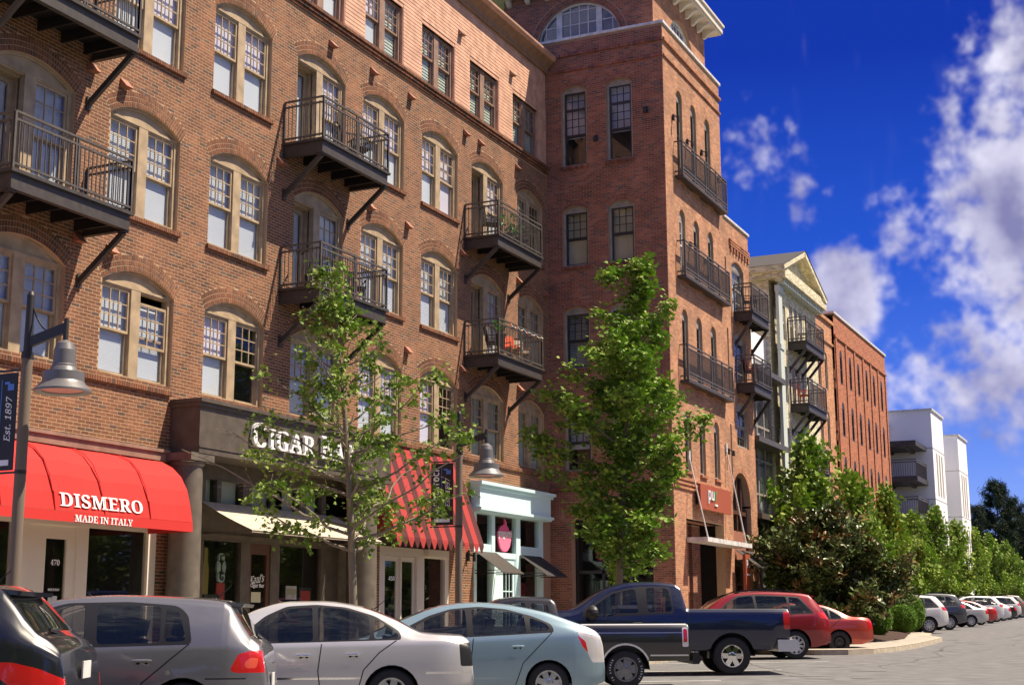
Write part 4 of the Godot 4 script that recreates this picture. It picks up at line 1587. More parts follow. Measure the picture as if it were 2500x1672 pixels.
# a standing person: one skin drawn round a skeleton by surface nets
func person_mesh(bones: Array, cell: float) -> ArrayMesh:
	var lo := Vector3(1e9, 1e9, 1e9)
	var hi := -lo
	for b in bones:
		for k in 2:
			var r: float = b[2 + k] + 0.06
			lo = lo.min(b[k] - Vector3.ONE * r)
			hi = hi.max(b[k] + Vector3.ONE * r)
	var n := Vector3i((hi - lo) / cell) + Vector3i.ONE * 2
	var f := PackedFloat32Array()
	f.resize(n.x * n.y * n.z)
	for z in n.z:
		for y in n.y:
			for x in n.x:
				var p := lo + Vector3(x, y, z) * cell
				var e := 0.0
				for b in bones:
					var a: Vector3 = b[0]
					var d: Vector3 = b[1] - a
					var t: float = clampf((p - a).dot(d) / maxf(d.length_squared(), 1e-8), 0, 1)
					var q := p - a - d * t
					q.z /= b[4] if b.size() > 4 else 1.0
					e += exp(-(q.length() - lerpf(b[2], b[3], t)) / 0.018)
				f[x + n.x * (y + n.y * z)] = -log(maxf(e, 1e-30)) * 0.018
	var at := {}
	for z in n.z - 1:
		for y in n.y - 1:
			for x in n.x - 1:
				var s := Vector3.ZERO
				var c := 0
				for e in [[0, 0, 0, 1, 0, 0], [0, 1, 0, 1, 1, 0], [0, 0, 1, 1, 0, 1], [0, 1, 1, 1, 1, 1], [0, 0, 0, 0, 1, 0], [1, 0, 0, 1, 1, 0], [0, 0, 1, 0, 1, 1], [1, 0, 1, 1, 1, 1], [0, 0, 0, 0, 0, 1], [1, 0, 0, 1, 0, 1], [0, 1, 0, 0, 1, 1], [1, 1, 0, 1, 1, 1]]:
					var i0: int = x + e[0] + n.x * (y + e[1] + n.y * (z + e[2]))
					var i1: int = x + e[3] + n.x * (y + e[4] + n.y * (z + e[5]))
					if (f[i0] < 0) != (f[i1] < 0):
						s += Vector3(e[0], e[1], e[2]).lerp(Vector3(e[3], e[4], e[5]), f[i0] / (f[i0] - f[i1]))
						c += 1
				if c > 0:
					at[Vector3i(x, y, z)] = lo + (Vector3(x, y, z) + s / c) * cell
	var m := MB.new()
	var st := SurfaceTool.new()
	st.begin(Mesh.PRIMITIVE_TRIANGLES)
	st.set_smooth_group(0)
	for key in at:
		for ax in 3:
			var u := Vector3i(int(ax == 1), int(ax == 2), int(ax == 0))
			var w := Vector3i(int(ax == 2), int(ax == 0), int(ax == 1))
			var g := Vector3i(int(ax == 0), int(ax == 1), int(ax == 2))
			if not (at.has(key - u) and at.has(key - w) and at.has(key - u - w)):
				continue
			var i0: int = key.x + n.x * (key.y + n.y * key.z)
			var i1: int = i0 + g.x + n.x * (g.y + n.y * g.z)
			if (f[i0] < 0) == (f[i1] < 0):
				continue
			var q := [at[key - u - w], at[key - w], at[key], at[key - u]]
			if f[i0] >= 0:
				q.reverse()
			for k in [0, 2, 1, 0, 3, 2]:
				st.add_vertex(q[k])
	st.index()
	st.generate_normals()
	return st.commit()

func make_person() -> void:
	var o := thing("person", "person in dark blue shirt and cap standing behind the 450 glass door", "person", Vector3(32.42, gy(32.4) + 0.15, -18.55))
	var skin := mat(0.42, 0.25, 0.17, 0.6)
	var V := func(x: float, y: float, z: float) -> Vector3: return Vector3(x, y, z)
	var body := [[V.call(0, 0.98, 0), V.call(0, 1.2, 0), 0.15, 0.155, 0.7], [V.call(0, 1.2, 0), V.call(0, 1.38, -0.01), 0.155, 0.165, 0.68], [V.call(-0.15, 1.42, 0), V.call(0.15, 1.42, 0), 0.068, 0.068], [V.call(0, 1.4, 0), V.call(0, 1.54, 0.015), 0.062, 0.055], [V.call(0, 1.62, 0.03), V.call(0, 1.67, 0.02), 0.078, 0.09, 1.15], [V.call(0, 1.55, 0.07), V.call(0, 1.6, 0.075), 0.035, 0.045], [V.call(0, 1.615, 0.115), V.call(0, 1.6, 0.128), 0.012, 0.014]]
	for s in [-1.0, 1.0]:
		body.append_array([[V.call(s * 0.18, 1.42, 0), V.call(s * 0.24, 1.13, -0.01), 0.056, 0.045], [V.call(s * 0.24, 1.13, -0.01), V.call(s * 0.25, 0.88, 0.06), 0.042, 0.03], [V.call(s * 0.25, 0.88, 0.06), V.call(s * 0.25, 0.8, 0.08), 0.032, 0.036], [V.call(s * 0.09, 0.95, 0), V.call(s * 0.11, 0.5, 0.01), 0.095, 0.06], [V.call(s * 0.11, 0.5, 0.01), V.call(s * 0.12, 0.08, -0.01), 0.058, 0.042], [V.call(s * 0.12, 0.05, -0.04), V.call(s * 0.14, 0.04, 0.15), 0.045, 0.035], [V.call(s * 0.088, 1.6, 0.01), V.call(s * 0.09, 1.63, 0.01), 0.012, 0.016]])
		for k in 4:
			body.append([V.call(s * 0.25 + (k - 1.5) * 0.0, 0.79, 0.055 + k * 0.018), V.call(s * 0.24, 0.715 + absf(k - 1.5) * 0.008, 0.06 + k * 0.019), 0.009, 0.008])
		body.append([V.call(s * 0.235, 0.84, 0.1), V.call(s * 0.22, 0.78, 0.125), 0.011, 0.009])
	part(o, "body", person_mesh(body, 0.014), skin)
	var shirt := [[V.call(0, 0.93, 0), V.call(0, 1.2, 0), 0.17, 0.168, 0.72], [V.call(0, 1.2, 0), V.call(0, 1.39, -0.01), 0.168, 0.175, 0.7], [V.call(-0.15, 1.425, 0), V.call(0.15, 1.425, 0), 0.076, 0.076]]
	for s in [-1.0, 1.0]:
		shirt.append([V.call(s * 0.18, 1.42, 0), V.call(s * 0.23, 1.18, -0.01), 0.072, 0.064])
	part(o, "shirt", person_mesh(shirt, 0.016), mat(0.015, 0.025, 0.07, 0.9))
	var legs := []
	for s in [-1.0, 1.0]:
		legs.append_array([[V.call(s * 0.085, 0.95, 0), V.call(s * 0.11, 0.5, 0.01), 0.115, 0.082], [V.call(s * 0.11, 0.5, 0.01), V.call(s * 0.12, 0.1, -0.01), 0.08, 0.068]])
	part(o, "trousers", person_mesh(legs, 0.018), mat(0.05, 0.05, 0.06, 0.9))
	var m := MB.new()
	m.lathe([[0.1, 1.66], [0.102, 1.70], [0.085, 1.755], [0.04, 1.785], [0.0, 1.79]], 18, Transform3D(Basis.IDENTITY, Vector3(0, 0, 0.015)))
	m.box(Vector3(0, 1.665, 0.14), Vector3(0.15, 0.012, 0.1), Basis(Vector3.RIGHT, 0.2))
	part(o, "cap", m.mesh(), mat(0.35, 0.27, 0.2, 0.9))
	m = MB.new()
	for s in [-1, 1]:
		m.box(Vector3(s * 0.033, 1.632, 0.108), Vector3(0.022, 0.01, 0.006))
	m.box(Vector3(0, 1.565, 0.115), Vector3(0.045, 0.008, 0.006))
	part(o, "face_features", m.mesh(), M.wood_door)

func font(serif := false, bold := true) -> Font:
	var s := SystemFont.new()
	s.font_names = PackedStringArray(["Droid Serif" if serif else "Droid Sans"])
	s.font_weight = 700 if bold else 400
	return s

func lettering(parent: Node3D, called: String, words: String, m: Material, xf: Transform3D, w: float, h: float, depth := 0.01, serif := false, bold := true, slant := 0.0) -> MeshInstance3D:
	# the middle of the words at xf, fitted to w by h
	var t := TextMesh.new()
	t.text = words
	t.font = font(serif, bold)
	t.font_size = 64
	t.pixel_size = 0.01
	t.depth = 0.1
	t.curve_step = 2.0
	var bb := t.get_aabb()
	var c := bb.get_center()
	var sx := w / bb.size.x
	var sy := h / bb.size.y
	var fit := Transform3D(Basis(Vector3(sx, 0, 0), Vector3(slant * sy, sy, 0), Vector3(0, 0, depth / 0.1)), Vector3.ZERO) * Transform3D(Basis.IDENTITY, -c)
	var st := SurfaceTool.new()
	st.append_from(t, 0, fit)
	return part(parent, called, st.commit(), m, xf)

func front_xf(x: float, y: float, z: float) -> Transform3D:
	return Transform3D(Basis.IDENTITY, Vector3(x, y, z))

func glazed(parent: Node3D, x0: float, x1: float, y0: float, y1: float, z: float) -> void:
	part(parent, "pane", pane_mesh(x1 - x0, y1 - y0), M.shop_glass, Transform3D(Basis(Vector3.UP, rng.randf_range(-0.004, 0.004)), Vector3((x0 + x1) / 2, y0, z)))

func make_shopfronts() -> void:
	# --- shop under the red awning
	var s := thing("cream_shopfront", "cream painted shopfront with glazed door numbered 470 under the domed red awning", "shopfront")
	var m := MB.new()
	for x in [[12.3, 12.5], [15.0, 15.3], [18.5, 18.86], [22.0, 22.22], [20.05, 20.34]]:
		m.bb(x[0], x[1], 0.1, 3.0, -18.12, -18.0)
	m.bb(12.3, 22.22, 2.98, 3.3, -18.13, -17.99)
	m.bb(12.5, 15.0, 0.1, 0.75, -18.11, -18.02)
	m.bb(15.3, 18.5, 0.1, 0.75, -18.11, -18.02)
	m.bb(20.34, 22.0, 0.1, 0.75, -18.11, -18.02)
	part(s, "frame", m.mesh(), M.cream_paint)
	m = MB.new()
	m.bb(12.3, 22.22, 3.3, 4.32, -18.2, -18.1)
	m.bb(12.3, 22.3, 4.36, 4.52, -18.0, -17.86)
	m.bb(12.3, 22.34, 4.52, 4.58, -18.0, -17.82)
	m.bb(12.3, 22.28, 4.28, 4.36, -18.0, -17.92)
	part(s, "cornice", m.mesh(), M.trim_pink)
	m = MB.new()
	m.bb(18.86, 19.3, 0.1, 2.98, -18.09, -18.03)
	m.bb(19.82, 20.05, 0.1, 2.98, -18.09, -18.03)
	m.bb(19.3, 19.82, 2.74, 2.98, -18.09, -18.03)
	m.bb(19.3, 19.82, 0.1, 0.4, -18.09, -18.03)
	m.tube(Vector3(19.86, 1.2, -17.98), Vector3(19.86, 1.6, -17.98), 0.015, 0.015, 6)
	var d := part(s, "door", m.mesh(), M.cream_paint)
	part(d, "pane", pane_mesh(0.52, 2.34), M.shop_glass, front_xf(19.56, 0.4, -18.06))
	lettering(d, "number", "470", M.letter, front_xf(19.57, 2.33, -18.05), 0.22, 0.1, 0.004, true)
	lettering(d, "notice", "MADE IN ITALY", M.letter, front_xf(19.57, 1.86, -18.05), 0.28, 0.04, 0.004, true)
	m = MB.new()
	m.box(Vector3(19.55, 1.62, -18.05), Vector3(0.22, 0.26, 0.004))
	part(d, "notice_sheet", m.mesh(), M.white)
	for g in [[12.5, 15.0], [15.3, 18.5], [20.34, 22.0]]:
		glazed(s, g[0], g[1], 0.75, 2.98, -18.07)
	# domed awning
	var a := thing("red_awning", "bright red domed fabric awning lettered DISMERO, scarlet with a straight valance", "awning")
	var prof := [Vector2(-17.995, 4.36), Vector2(-17.72, 4.31), Vector2(-17.45, 4.19), Vector2(-17.25, 4.0), Vector2(-17.1, 3.74), Vector2(-17.0, 3.44), Vector2(-16.94, 3.13)]
	m = MB.new()
	var nx := 48
	for i in nx:
		for k in prof.size() - 1:
			var q := func(u: int, w: int) -> Vector3:
				var x := lerpf(12.2, 21.95, float(u) / nx)
				var sag := (0.035 * absf(sin(u * PI * 0.125)) + 0.008 * sin(u * 2.7 + w * 1.9)) * sin(PI * w / 6.0)
				return Vector3(x, prof[w].y - sag, prof[w].x - sag)
			m.quad(q.call(i, k + 1), q.call(i + 1, k + 1), q.call(i + 1, k), q.call(i, k))
	for k in prof.size() - 1:
		m.tri(Vector3(21.95, 3.13, -17.995), Vector3(21.95, prof[k + 1].y, prof[k + 1].x), Vector3(21.95, prof[k].y, prof[k].x))
	part(a, "canopy", m.mesh(), M.red_cloth)
	for i in range(1, 8):
		var x := 12.2 + i * 9.75 / 8.0
		m = MB.new()
		for k in prof.size() - 1:
			m.bar(Vector3(x, prof[k].y + 0.003, prof[k].x + 0.003), Vector3(x, prof[k + 1].y + 0.003, prof[k + 1].x + 0.003), 0.035, 0.012)
		part(a, "seam", m.mesh(), M.red_cloth)
	m = MB.new()
	m.quad(Vector3(12.2, 2.95, -16.925), Vector3(21.95, 2.95, -16.925), Vector3(21.95, 3.125, -16.935), Vector3(12.2, 3.125, -16.935))
	m.quad(Vector3(21.95, 2.95, -16.925), Vector3(21.95, 2.95, -17.99), Vector3(21.95, 3.125, -17.99), Vector3(21.95, 3.125, -16.935))
	part(a, "valance", m.mesh(), M.red_cloth)
	var tilt := Basis(Vector3.RIGHT, -0.19)
	lettering(a, "lettering", "DISMERO", M.letter, Transform3D(tilt, Vector3(19.47, 3.315, -16.96)), 2.1, 0.235, 0.008, true)
	lettering(a, "lettering", "MADE IN ITALY", M.letter, front_xf(19.49, 3.02, -16.918), 1.47, 0.115, 0.006, true)
	# --- cigar shop
	var c := thing("cigar_shopfront", "dark brown shopfront with round columns and deep fascia box over the bar", "shopfront")
	m = MB.new()
	m.bb(22.5, 29.98, 4.6, 5.45, -17.98, -17.28)
	part(c, "fascia", m.mesh(), M.fascia)
	m = MB.new()
	m.bb(22.46, 30.02, 5.45, 5.53, -17.98, -17.24)
	m.bb(22.42, 30.06, 5.53, 5.6, -17.98, -17.19)
	m.bb(22.46, 30.02, 4.52, 4.6, -17.98, -17.24)
	m.bb(22.5, 29.98, 4.64, 4.67, -17.29, -17.26)
	part(c, "moulding", m.mesh(), M.fascia)
	for x in [22.6, 29.32]:
		m = MB.new()
		m.lathe([[0.36, 0.1], [0.36, 0.3], [0.32, 0.34], [0.325, 1.5], [0.30, 4.28], [0.34, 4.31], [0.34, 4.36], [0.31, 4.37]], 28, front_xf(x, 0, -17.62))
		m.bb(x - 0.37, x + 0.37, 4.37, 4.52, -17.98, -17.25)
		part(c, "column", m.mesh(), M.fascia_light)
	m = MB.new()
	for x in [[22.98, 24.0], [25.3, 25.62], [26.42, 26.76], [28.44, 28.6], [24.4, 24.55], [26.46, 26.79], [27.47, 27.76], [28.41, 28.44]]:
		m.bb(x[0], x[1], 0.1, 4.4, -18.35, -18.22) if x[1] - x[0] > 0.3 and x[0] != 26.46 and x[0] != 26.42 else m.bb(x[0], x[1], 3.7 if x[0] != 26.42 and x[0] != 28.44 else 0.1, 4.3, -18.34, -18.23)
	m.bb(22.98, 29.95, 4.2, 5.3, -18.36, -18.2)
	m.bb(22.98, 29.95, 2.95, 3.72, -18.36, -18.2)
	m.bb(22.98, 29.95, 3.0, 3.08, -18.2, -18.14)
	m.bb(24.0, 25.3, 0.1, 0.7, -18.34, -18.23)
	m.bb(26.76, 28.44, 0.1, 0.7, -18.34, -18.23)
	m.bb(28.6, 29.2, 0.1, 2.95, -18.3, -18.24)
	part(c, "frame", m.mesh(), M.fascia)
	m = MB.new()
	m.bb(29.2, 29.55, 0.1, 2.96, -18.36, -18.02)
	part(c, "pilaster", m.mesh(), M.fascia_light)
	for g in [[24.0, 24.4], [24.55, 25.3], [25.62, 26.46], [26.79, 27.47], [27.76, 28.41]]:
		part(c, "transom_light", pane_mesh(g[1] - g[0], 0.5), M.glass, front_xf((g[0] + g[1]) / 2, 3.72, -18.29))
		part(c, "roller_shade_or_sky", pane_mesh(g[1] - g[0], 0.5), M.shade_green, front_xf((g[0] + g[1]) / 2, 3.72, -18.42))
	glazed(c, 24.0, 25.3, 0.7, 2.95, -18.29)
	glazed(c, 26.76, 28.44, 0.7, 2.95, -18.29)
	m = MB.new()
	m.bb(25.62, 25.73, 0.1, 2.95, -18.34, -18.26)
	m.bb(26.3, 26.42, 0.1, 2.95, -18.34, -18.26)
	m.bb(25.73, 26.3, 2.72, 2.95, -18.34, -18.26)
	m.bb(25.73, 26.3, 0.1, 0.45, -18.34, -18.26)
	d = part(c, "door", m.mesh(), M.wood_door)
	part(d, "pane", pane_mesh(0.57, 2.27), M.shop_glass, front_xf(26.015, 0.45, -18.3))
	lettering(d, "lettering", "Kaul's", M.letter, Transform3D(Basis(Vector3.BACK, 0.12), Vector3(26.01, 2.2, -18.29)), 0.52, 0.17, 0.004, true, false, 0.5)
	lettering(d, "lettering", "Cigar Bar", M.letter, front_xf(26.02, 2.05, -18.29), 0.5, 0.11, 0.004, true)
	m = MB.new()
	m.bb(25.8, 26.15, 1.7, 1.92, -18.295, -18.29)
	part(d, "notice_sheet", m.mesh(), M.curtain_or_sheet)
	# things hung and standing behind the shop windows
	var yl := mat(0.30, 0.24, 0.05, 0.6)
	var bl := mat(0.40, 0.52, 0.47, 0.6)
	var rd := mat(0.45, 0.05, 0.04, 0.6)
	m = MB.new()
	m.prism(PackedVector2Array([Vector2(-0.1, 0), Vector2(0.1, 0), Vector2(0.11, 0.5), Vector2(0.06, 0.7), Vector2(0.06, 0.95), Vector2(-0.06, 0.95), Vector2(-0.06, 0.7), Vector2(-0.11, 0.5)]), -0.02, 0.02)
	tag(part(self, "hanging_sign", m.mesh(), yl, front_xf(24.33, 1.85, -18.42)), "yellow bottle shaped sign hanging inside left cigar shop window", "sign")
	m = MB.new()
	for q in [[0.62, 0.13], [0.82, 0.16], [1.0, 0.11]]:
		m.tube(Vector3(0, q[0] - 0.0, -0.02), Vector3(0, q[0], 0.02), q[1], q[1], 14)
		m.box(Vector3(0, q[0], 0), Vector3(q[1] * 1.8, q[1] * 1.5, 0.03))
	var sg := thing("hanging_sign", "pale green and red lettered sign hanging inside left cigar shop window", "sign", Vector3(24.87, 1.6, -18.42))
	part(sg, "disc_board", m.mesh(), bl)
	lettering(sg, "lettering", "C", M.black, front_xf(0, 1.0, 0.03), 0.12, 0.15)
	lettering(sg, "lettering", "I", M.black, front_xf(0, 0.82, 0.03), 0.05, 0.15)
	lettering(sg, "lettering", "G", M.black, front_xf(0, 0.62, 0.03), 0.13, 0.15)
	m = MB.new()
	m.box(Vector3(0, 0.28, 0), Vector3(0.28, 0.42, 0.03))
	part(sg, "red_board", m.mesh(), rd)
	for q in [[27.48, 1.93, 0.42, "small framed poster leaning in the right cigar shop window"], [24.55, 1.55, 0.5, "cream poster leaning low in the left cigar shop window"], [28.05, 1.75, 0.5, "tall framed poster at the right end of cigar shop window"]]:
		var po := thing("poster", q[3], "poster", Vector3(q[0], q[1], -18.4))
		m = MB.new()
		m.box(Vector3.ZERO, Vector3(q[2], 0.3 if q[2] < 0.5 else 0.6, 0.02))
		part(po, "backing", m.mesh(), M.white if q[2] < 0.5 else M.dark_sash)
		m = MB.new()
		m.box(Vector3(0, 0.02, 0.011), Vector3(q[2] * 0.8, 0.14 if q[2] < 0.5 else 0.42, 0.004))
		part(po, "print", m.mesh(), M.curtain_or_sheet if q[0] < 28 else rd)
	# raised letters of the bar sign
	var cs := thing("bar_sign", "raised white serif letters reading CIGAR BAR on dark fascia box", "sign", Vector3(0, 0, -17.22))
	lettering(cs, "letter_c", "C", M.letter, front_xf(24.39, 5.085, 0), 0.47, 0.51, 0.07, true)
	lettering(cs, "letters", "IGAR", M.letter, front_xf(25.6, 5.045, 0), 1.75, 0.42, 0.07, true)
	lettering(cs, "letter_b", "B", M.letter, front_xf(26.95, 5.085, 0), 0.42, 0.5, 0.07, true)
	lettering(cs, "letters", "AR", M.letter, front_xf(27.7, 5.045, 0), 0.95, 0.42, 0.07, true)
	# cream awning
	a = thing("cream_awning", "plain cream fabric awning on thin arms over the cigar shop door", "awning")
	m = MB.new()
	for i in 3:
		var x0 := lerpf(23.8, 28.95, i / 3.0)
		var x1 := lerpf(23.8, 28.95, (i + 1) / 3.0) - 0.012
		var o := MB.new()
		for k in 6:
			var t0 := k / 6.0
			var t1 := (k + 1) / 6.0
			var q := func(x: float, t: float) -> Vector3:
				return Vector3(x, lerpf(3.72, 3.1, t) - 0.03 * sin(t * PI), lerpf(-18.18, -16.9, t))
			o.quad(q.call(x0, t1), q.call(x1, t1), q.call(x1, t0), q.call(x0, t0))
		o.quad(Vector3(x0, 3.05, -16.895), Vector3(x1, 3.05, -16.895), Vector3(x1, 3.1, -16.9), Vector3(x0, 3.1, -16.9))
		part(a, "cloth_panel", o.mesh(), M.cream_cloth)
	for x in [23.85, 28.9]:
		m.bar(Vector3(x, 3.06, -18.18), Vector3(x, 3.06, -16.91), 0.03, 0.03)
	m.bar(Vector3(23.8, 3.075, -16.91), Vector3(28.95, 3.075, -16.91), 0.03, 0.03)
	part(a, "arm_frame", m.mesh(), M.fascia)
	# --- offices under the striped awning
	var o2 := thing("double_door_front", "cream double glass doors numbered 450 beside a plain shop window", "shopfront")
	m = MB.new()
	for x in [[30.72, 31.0], [32.66, 33.05], [34.2, 34.42], [31.8, 31.86]]:
		m.bb(x[0], x[1], 0.1, 3.1, -18.16, -18.02)
	m.bb(30.72, 34.42, 2.9, 3.12, -18.17, -18.01)
	m.bb(33.05, 34.2, 2.94, 3.12, -18.02, -17.9)
	m.bb(33.05, 34.2, 0.1, 0.6, -18.15, -18.03)
	part(o2, "frame", m.mesh(), M.cream_paint)
	m = MB.new()
	m.bb(30.72, 34.42, 3.12, 5.0, -18.2, -18.1)
	part(o2, "transom_panel", m.mesh(), M.fascia)
	for k in 2:
		var x := 31.4 + k * 0.855
		d = part(o2, "door", sash_mesh(0.8, 2.75, 1, 1, 0.12), M.cream_paint, front_xf(x, 0.14, -18.1))
		part(d, "pane", pane_mesh(0.56, 2.5), M.shop_glass, front_xf(0, 0.13, 0))
		m = MB.new()
		m.tube(Vector3(0.33 - k * 0.66, 0.9, 0.05), Vector3(0.33 - k * 0.66, 1.25, 0.05), 0.014, 0.014, 6)
		part(d, "handle", m.mesh(), M.steel)
		if k == 0:
			lettering(d, "number", "450", M.letter, front_xf(0.08, 2.2, 0.005), 0.3, 0.11, 0.004)
	glazed(o2, 33.05, 34.2, 0.6, 2.94, -18.09)
	make_person()
	a = thing("striped_awning", "steep red and maroon striped awning with scalloped edge above the double doors", "awning")
	var ns := 16
	for i in ns:
		var x0 := lerpf(30.05, 34.78, float(i) / ns)
		var x1 := lerpf(30.05, 34.78, float(i + 1) / ns)
		var o := MB.new()
		var y0 := 3.3
		o.quad(Vector3(x0, y0, -17.15), Vector3(x1, y0, -17.15), Vector3(x1, 5.65, -17.99), Vector3(x0, 5.65, -17.99))
		# pointed scallop of the valance
		var xm := (x0 + x1) / 2
		var e := (x1 - x0) * 0.12
		o.quad(Vector3(x0, y0 - 0.06, -17.145), Vector3(x1, y0 - 0.06, -17.145), Vector3(x1, y0, -17.15), Vector3(x0, y0, -17.15))
		o.quad(Vector3(xm - e, y0 - 0.24, -17.14), Vector3(xm + e, y0 - 0.24, -17.14), Vector3(x1, y0 - 0.06, -17.145), Vector3(x0, y0 - 0.06, -17.145))
		if i == 0 or i == ns - 1:
			var xe := x0 if i == 0 else x1
			o.tri(Vector3(xe, y0, -17.99), Vector3(xe, y0, -17.15), Vector3(xe, 5.65, -17.99))
		part(a, "stripe", o.mesh(), M.stripe_red if i % 2 == 0 else M.stripe_dark)
	# --- white frozen yogurt shop
	var y := thing("white_shopfront", "white and mint shopfront with panelled fascia box next to the tower", "shopfront")
	m = MB.new()
	for x in [[35.86, 36.02], [36.98, 37.2], [38.64, 38.93], [40.27, 40.6]]:
		m.bb(x[0], x[1], 0.1, 4.3, -18.12, -17.98)
	m.bb(35.86, 40.6, 4.26, 4.6, -18.13, -17.97)
	m.bb(36.02, 36.98, 3.12, 3.42, -18.11, -17.99)
	m.bb(38.93, 40.27, 3.12, 3.46, -18.11, -17.99)
	m.bb(37.2, 38.64, 3.06, 3.22, -18.11, -17.99)
	m.bb(36.02, 36.98, 0.1, 0.6, -18.11, -17.99)
	m.bb(38.93, 40.27, 0.1, 0.6, -18.11, -17.99)
	part(y, "frame", m.mesh(), M.mint)
	m = MB.new()
	m.bb(35.7, 40.62, 4.4, 4.95, -18.0, -17.72)
	m.bb(35.64, 40.7, 4.95, 5.03, -18.0, -17.66)
	m.bb(35.58, 40.78, 5.03, 5.12, -18.0, -17.6)
	m.bb(35.62, 40.7, 4.32, 4.4, -18.0, -17.64)
	m.bb(35.66, 40.66, 4.27, 4.32, -18.0, -17.7)
	part(y, "fascia", m.mesh(), M.mint)
	m = MB.new()
	m.bb(40.6, 41.19, -0.2, 5.1, -18.1, -17.99)
	part(y, "end_pier", m.mesh(), M.mortar_red)
	for g in [[36.02, 36.98, 3.42, 4.26], [37.2, 38.64, 3.22, 4.26], [38.93, 40.27, 3.46, 4.26], [36.02, 36.98, 0.6, 3.12], [38.93, 40.27, 0.6, 3.12]]:
		glazed(y, g[0], g[1], g[2], g[3], -18.06)
	d = part(y, "door", sash_mesh(0.9, 2.5, 1, 1, 0.12), M.mint, front_xf(38.15, 0.3, -18.05))
	m = MB.new()
	m.bb(37.2, 37.7, 0.1, 3.06, -18.1, -18.0)
	m.bb(38.6, 38.64, 0.1, 3.06, -18.1, -18.0)
	m.bb(37.7, 38.6, 2.8, 3.06, -18.1, -18.02)
	part(y, "door_frame", m.mesh(), M.mint)
	for i in 3:
		for j in 4:
			part(d, "pane", pane_mesh(0.2, 0.5), M.shop_glass, front_xf(-0.22 + i * 0.22, 0.15 + j * 0.57, 0))
	m = MB.new()
	for i in 2:
		m.bb(-0.12 + i * 0.22, -0.1 + i * 0.22, 0.12, 2.38, -0.02, 0.02)
	for j in 3:
		m.bb(-0.33, 0.33, 0.67 + j * 0.57, 0.7 + j * 0.57, -0.018, 0.018)
	part(d, "glazing_bars", m.mesh(), M.mint)
	for q in [[35.88, 37.25, M.iron, "left flat dark grey awning with its arms over white shop window"], [38.85, 40.4, M.black_cloth, "black flat awning over the white shop's window nearest the tower"]]:
		a = thing("flat_awning", q[3], "awning", Vector3.ZERO, 0.0, "flat awnings of the white shop")
		m = MB.new()
		m.quad(Vector3(q[0], 2.6, -17.1), Vector3(q[1], 2.6, -17.1), Vector3(q[1], 3.2, -17.97), Vector3(q[0], 3.2, -17.97))
		m.quad(Vector3(q[1], 2.585, -17.1), Vector3(q[0], 2.585, -17.1), Vector3(q[0], 3.185, -17.97), Vector3(q[1], 3.185, -17.97))
		m.quad(Vector3(q[0], 2.57, -17.095), Vector3(q[1], 2.57, -17.095), Vector3(q[1], 2.6, -17.1), Vector3(q[0], 2.6, -17.1))
		part(a, "cloth", m.mesh(), q[2])
		m = MB.new()
		for x in [q[0] + 0.02, q[1] - 0.02]:
			m.bar(Vector3(x, 2.58, -17.97), Vector3(x, 2.58, -17.1), 0.025, 0.025)
			m.bar(Vector3(x, 2.66, -17.97), Vector3(x, 2.66, -17.2), 0.02, 0.02)
		part(a, "arm", m.mesh(), M.black)
	# pink swirl sign
	var pk := thing("yogurt_sign", "pink frozen yogurt swirl shaped sign with white lettering in shop window", "sign", Vector3(37.88, 3.7, -18.02))
	var pts := PackedVector2Array()
	for q in [[0.0, -0.46], [0.14, -0.43], [0.27, -0.3], [0.34, -0.1], [0.36, 0.08], [0.34, 0.16], [0.24, 0.17], [0.2, 0.26], [0.12, 0.32], [0.1, 0.42], [0.03, 0.5], [0.0, 0.48], [0.01, 0.38], [-0.04, 0.32], [-0.16, 0.29], [-0.26, 0.21], [-0.28, 0.14], [-0.35, 0.12], [-0.36, 0.0], [-0.32, -0.14], [-0.24, -0.32], [-0.13, -0.43]]:
		pts.append(Vector2(q[0] * 1.3, q[1]))
	m = MB.new()
	m.prism(pts, -0.02, 0.02)
	part(pk, "board", m.mesh(), mat(0.80, 0.12, 0.27, 0.4))
	var low := PackedVector2Array()
	for q in [[0.0, -0.44], [0.14, -0.41], [0.26, -0.29], [0.33, -0.1], [0.33, 0.0], [-0.33, 0.0], [-0.31, -0.14], [-0.23, -0.31], [-0.12, -0.41]]:
		low.append(Vector2(q[0] * 1.3, q[1]))
	m = MB.new()
	m.prism(low, 0.02, 0.026)
	part(pk, "cup", m.mesh(), mat(0.85, 0.22, 0.36, 0.4))
	lettering(pk, "lettering", "yogurti", M.letter, front_xf(0.0, 0.05, 0.032), 0.9, 0.28, 0.012, false, true)
	var ds := thing("round_sign", "round dark red sign inside white shop's window nearest the tower", "sign", Vector3(39.4, 2.18, -18.14))
	m = MB.new()
	m.tube(Vector3(0, 0, -0.02), Vector3(0, 0, 0.02), 0.23, 0.23, 20)
	part(ds, "disc", m.mesh(), mat(0.25, 0.02, 0.03, 0.5))
	m = MB.new()
	for k in 3:
		m.box(Vector3(0, 0.07 - 0.07 * k, 0.025), Vector3(0.24, 0.025, 0.01))
	part(ds, "print", m.mesh(), M.black)
	# --- canopy, signs and awning of the restaurant in the tower
	var cn := thing("steel_canopy", "thin pale steel entrance canopy hung on two rods from the tower", "canopy")
	m = MB.new()
	m.bb(42.25, 47.15, 3.63, 3.77, -13.9, -13.22)
	part(cn, "slab", m.mesh(), M.white)
	for q in [[42.45, 42.68, 6.35], [46.65, 46.75, 7.0]]:
		m = MB.new()
		m.tube(Vector3(q[0], 3.77, -13.28), Vector3(q[1], q[2], -13.9), 0.022, 0.022, 8)
		m.box(Vector3(q[1], q[2], -13.88), Vector3(0.12, 0.3, 0.05))
		part(cn, "rod", m.mesh(), M.white)
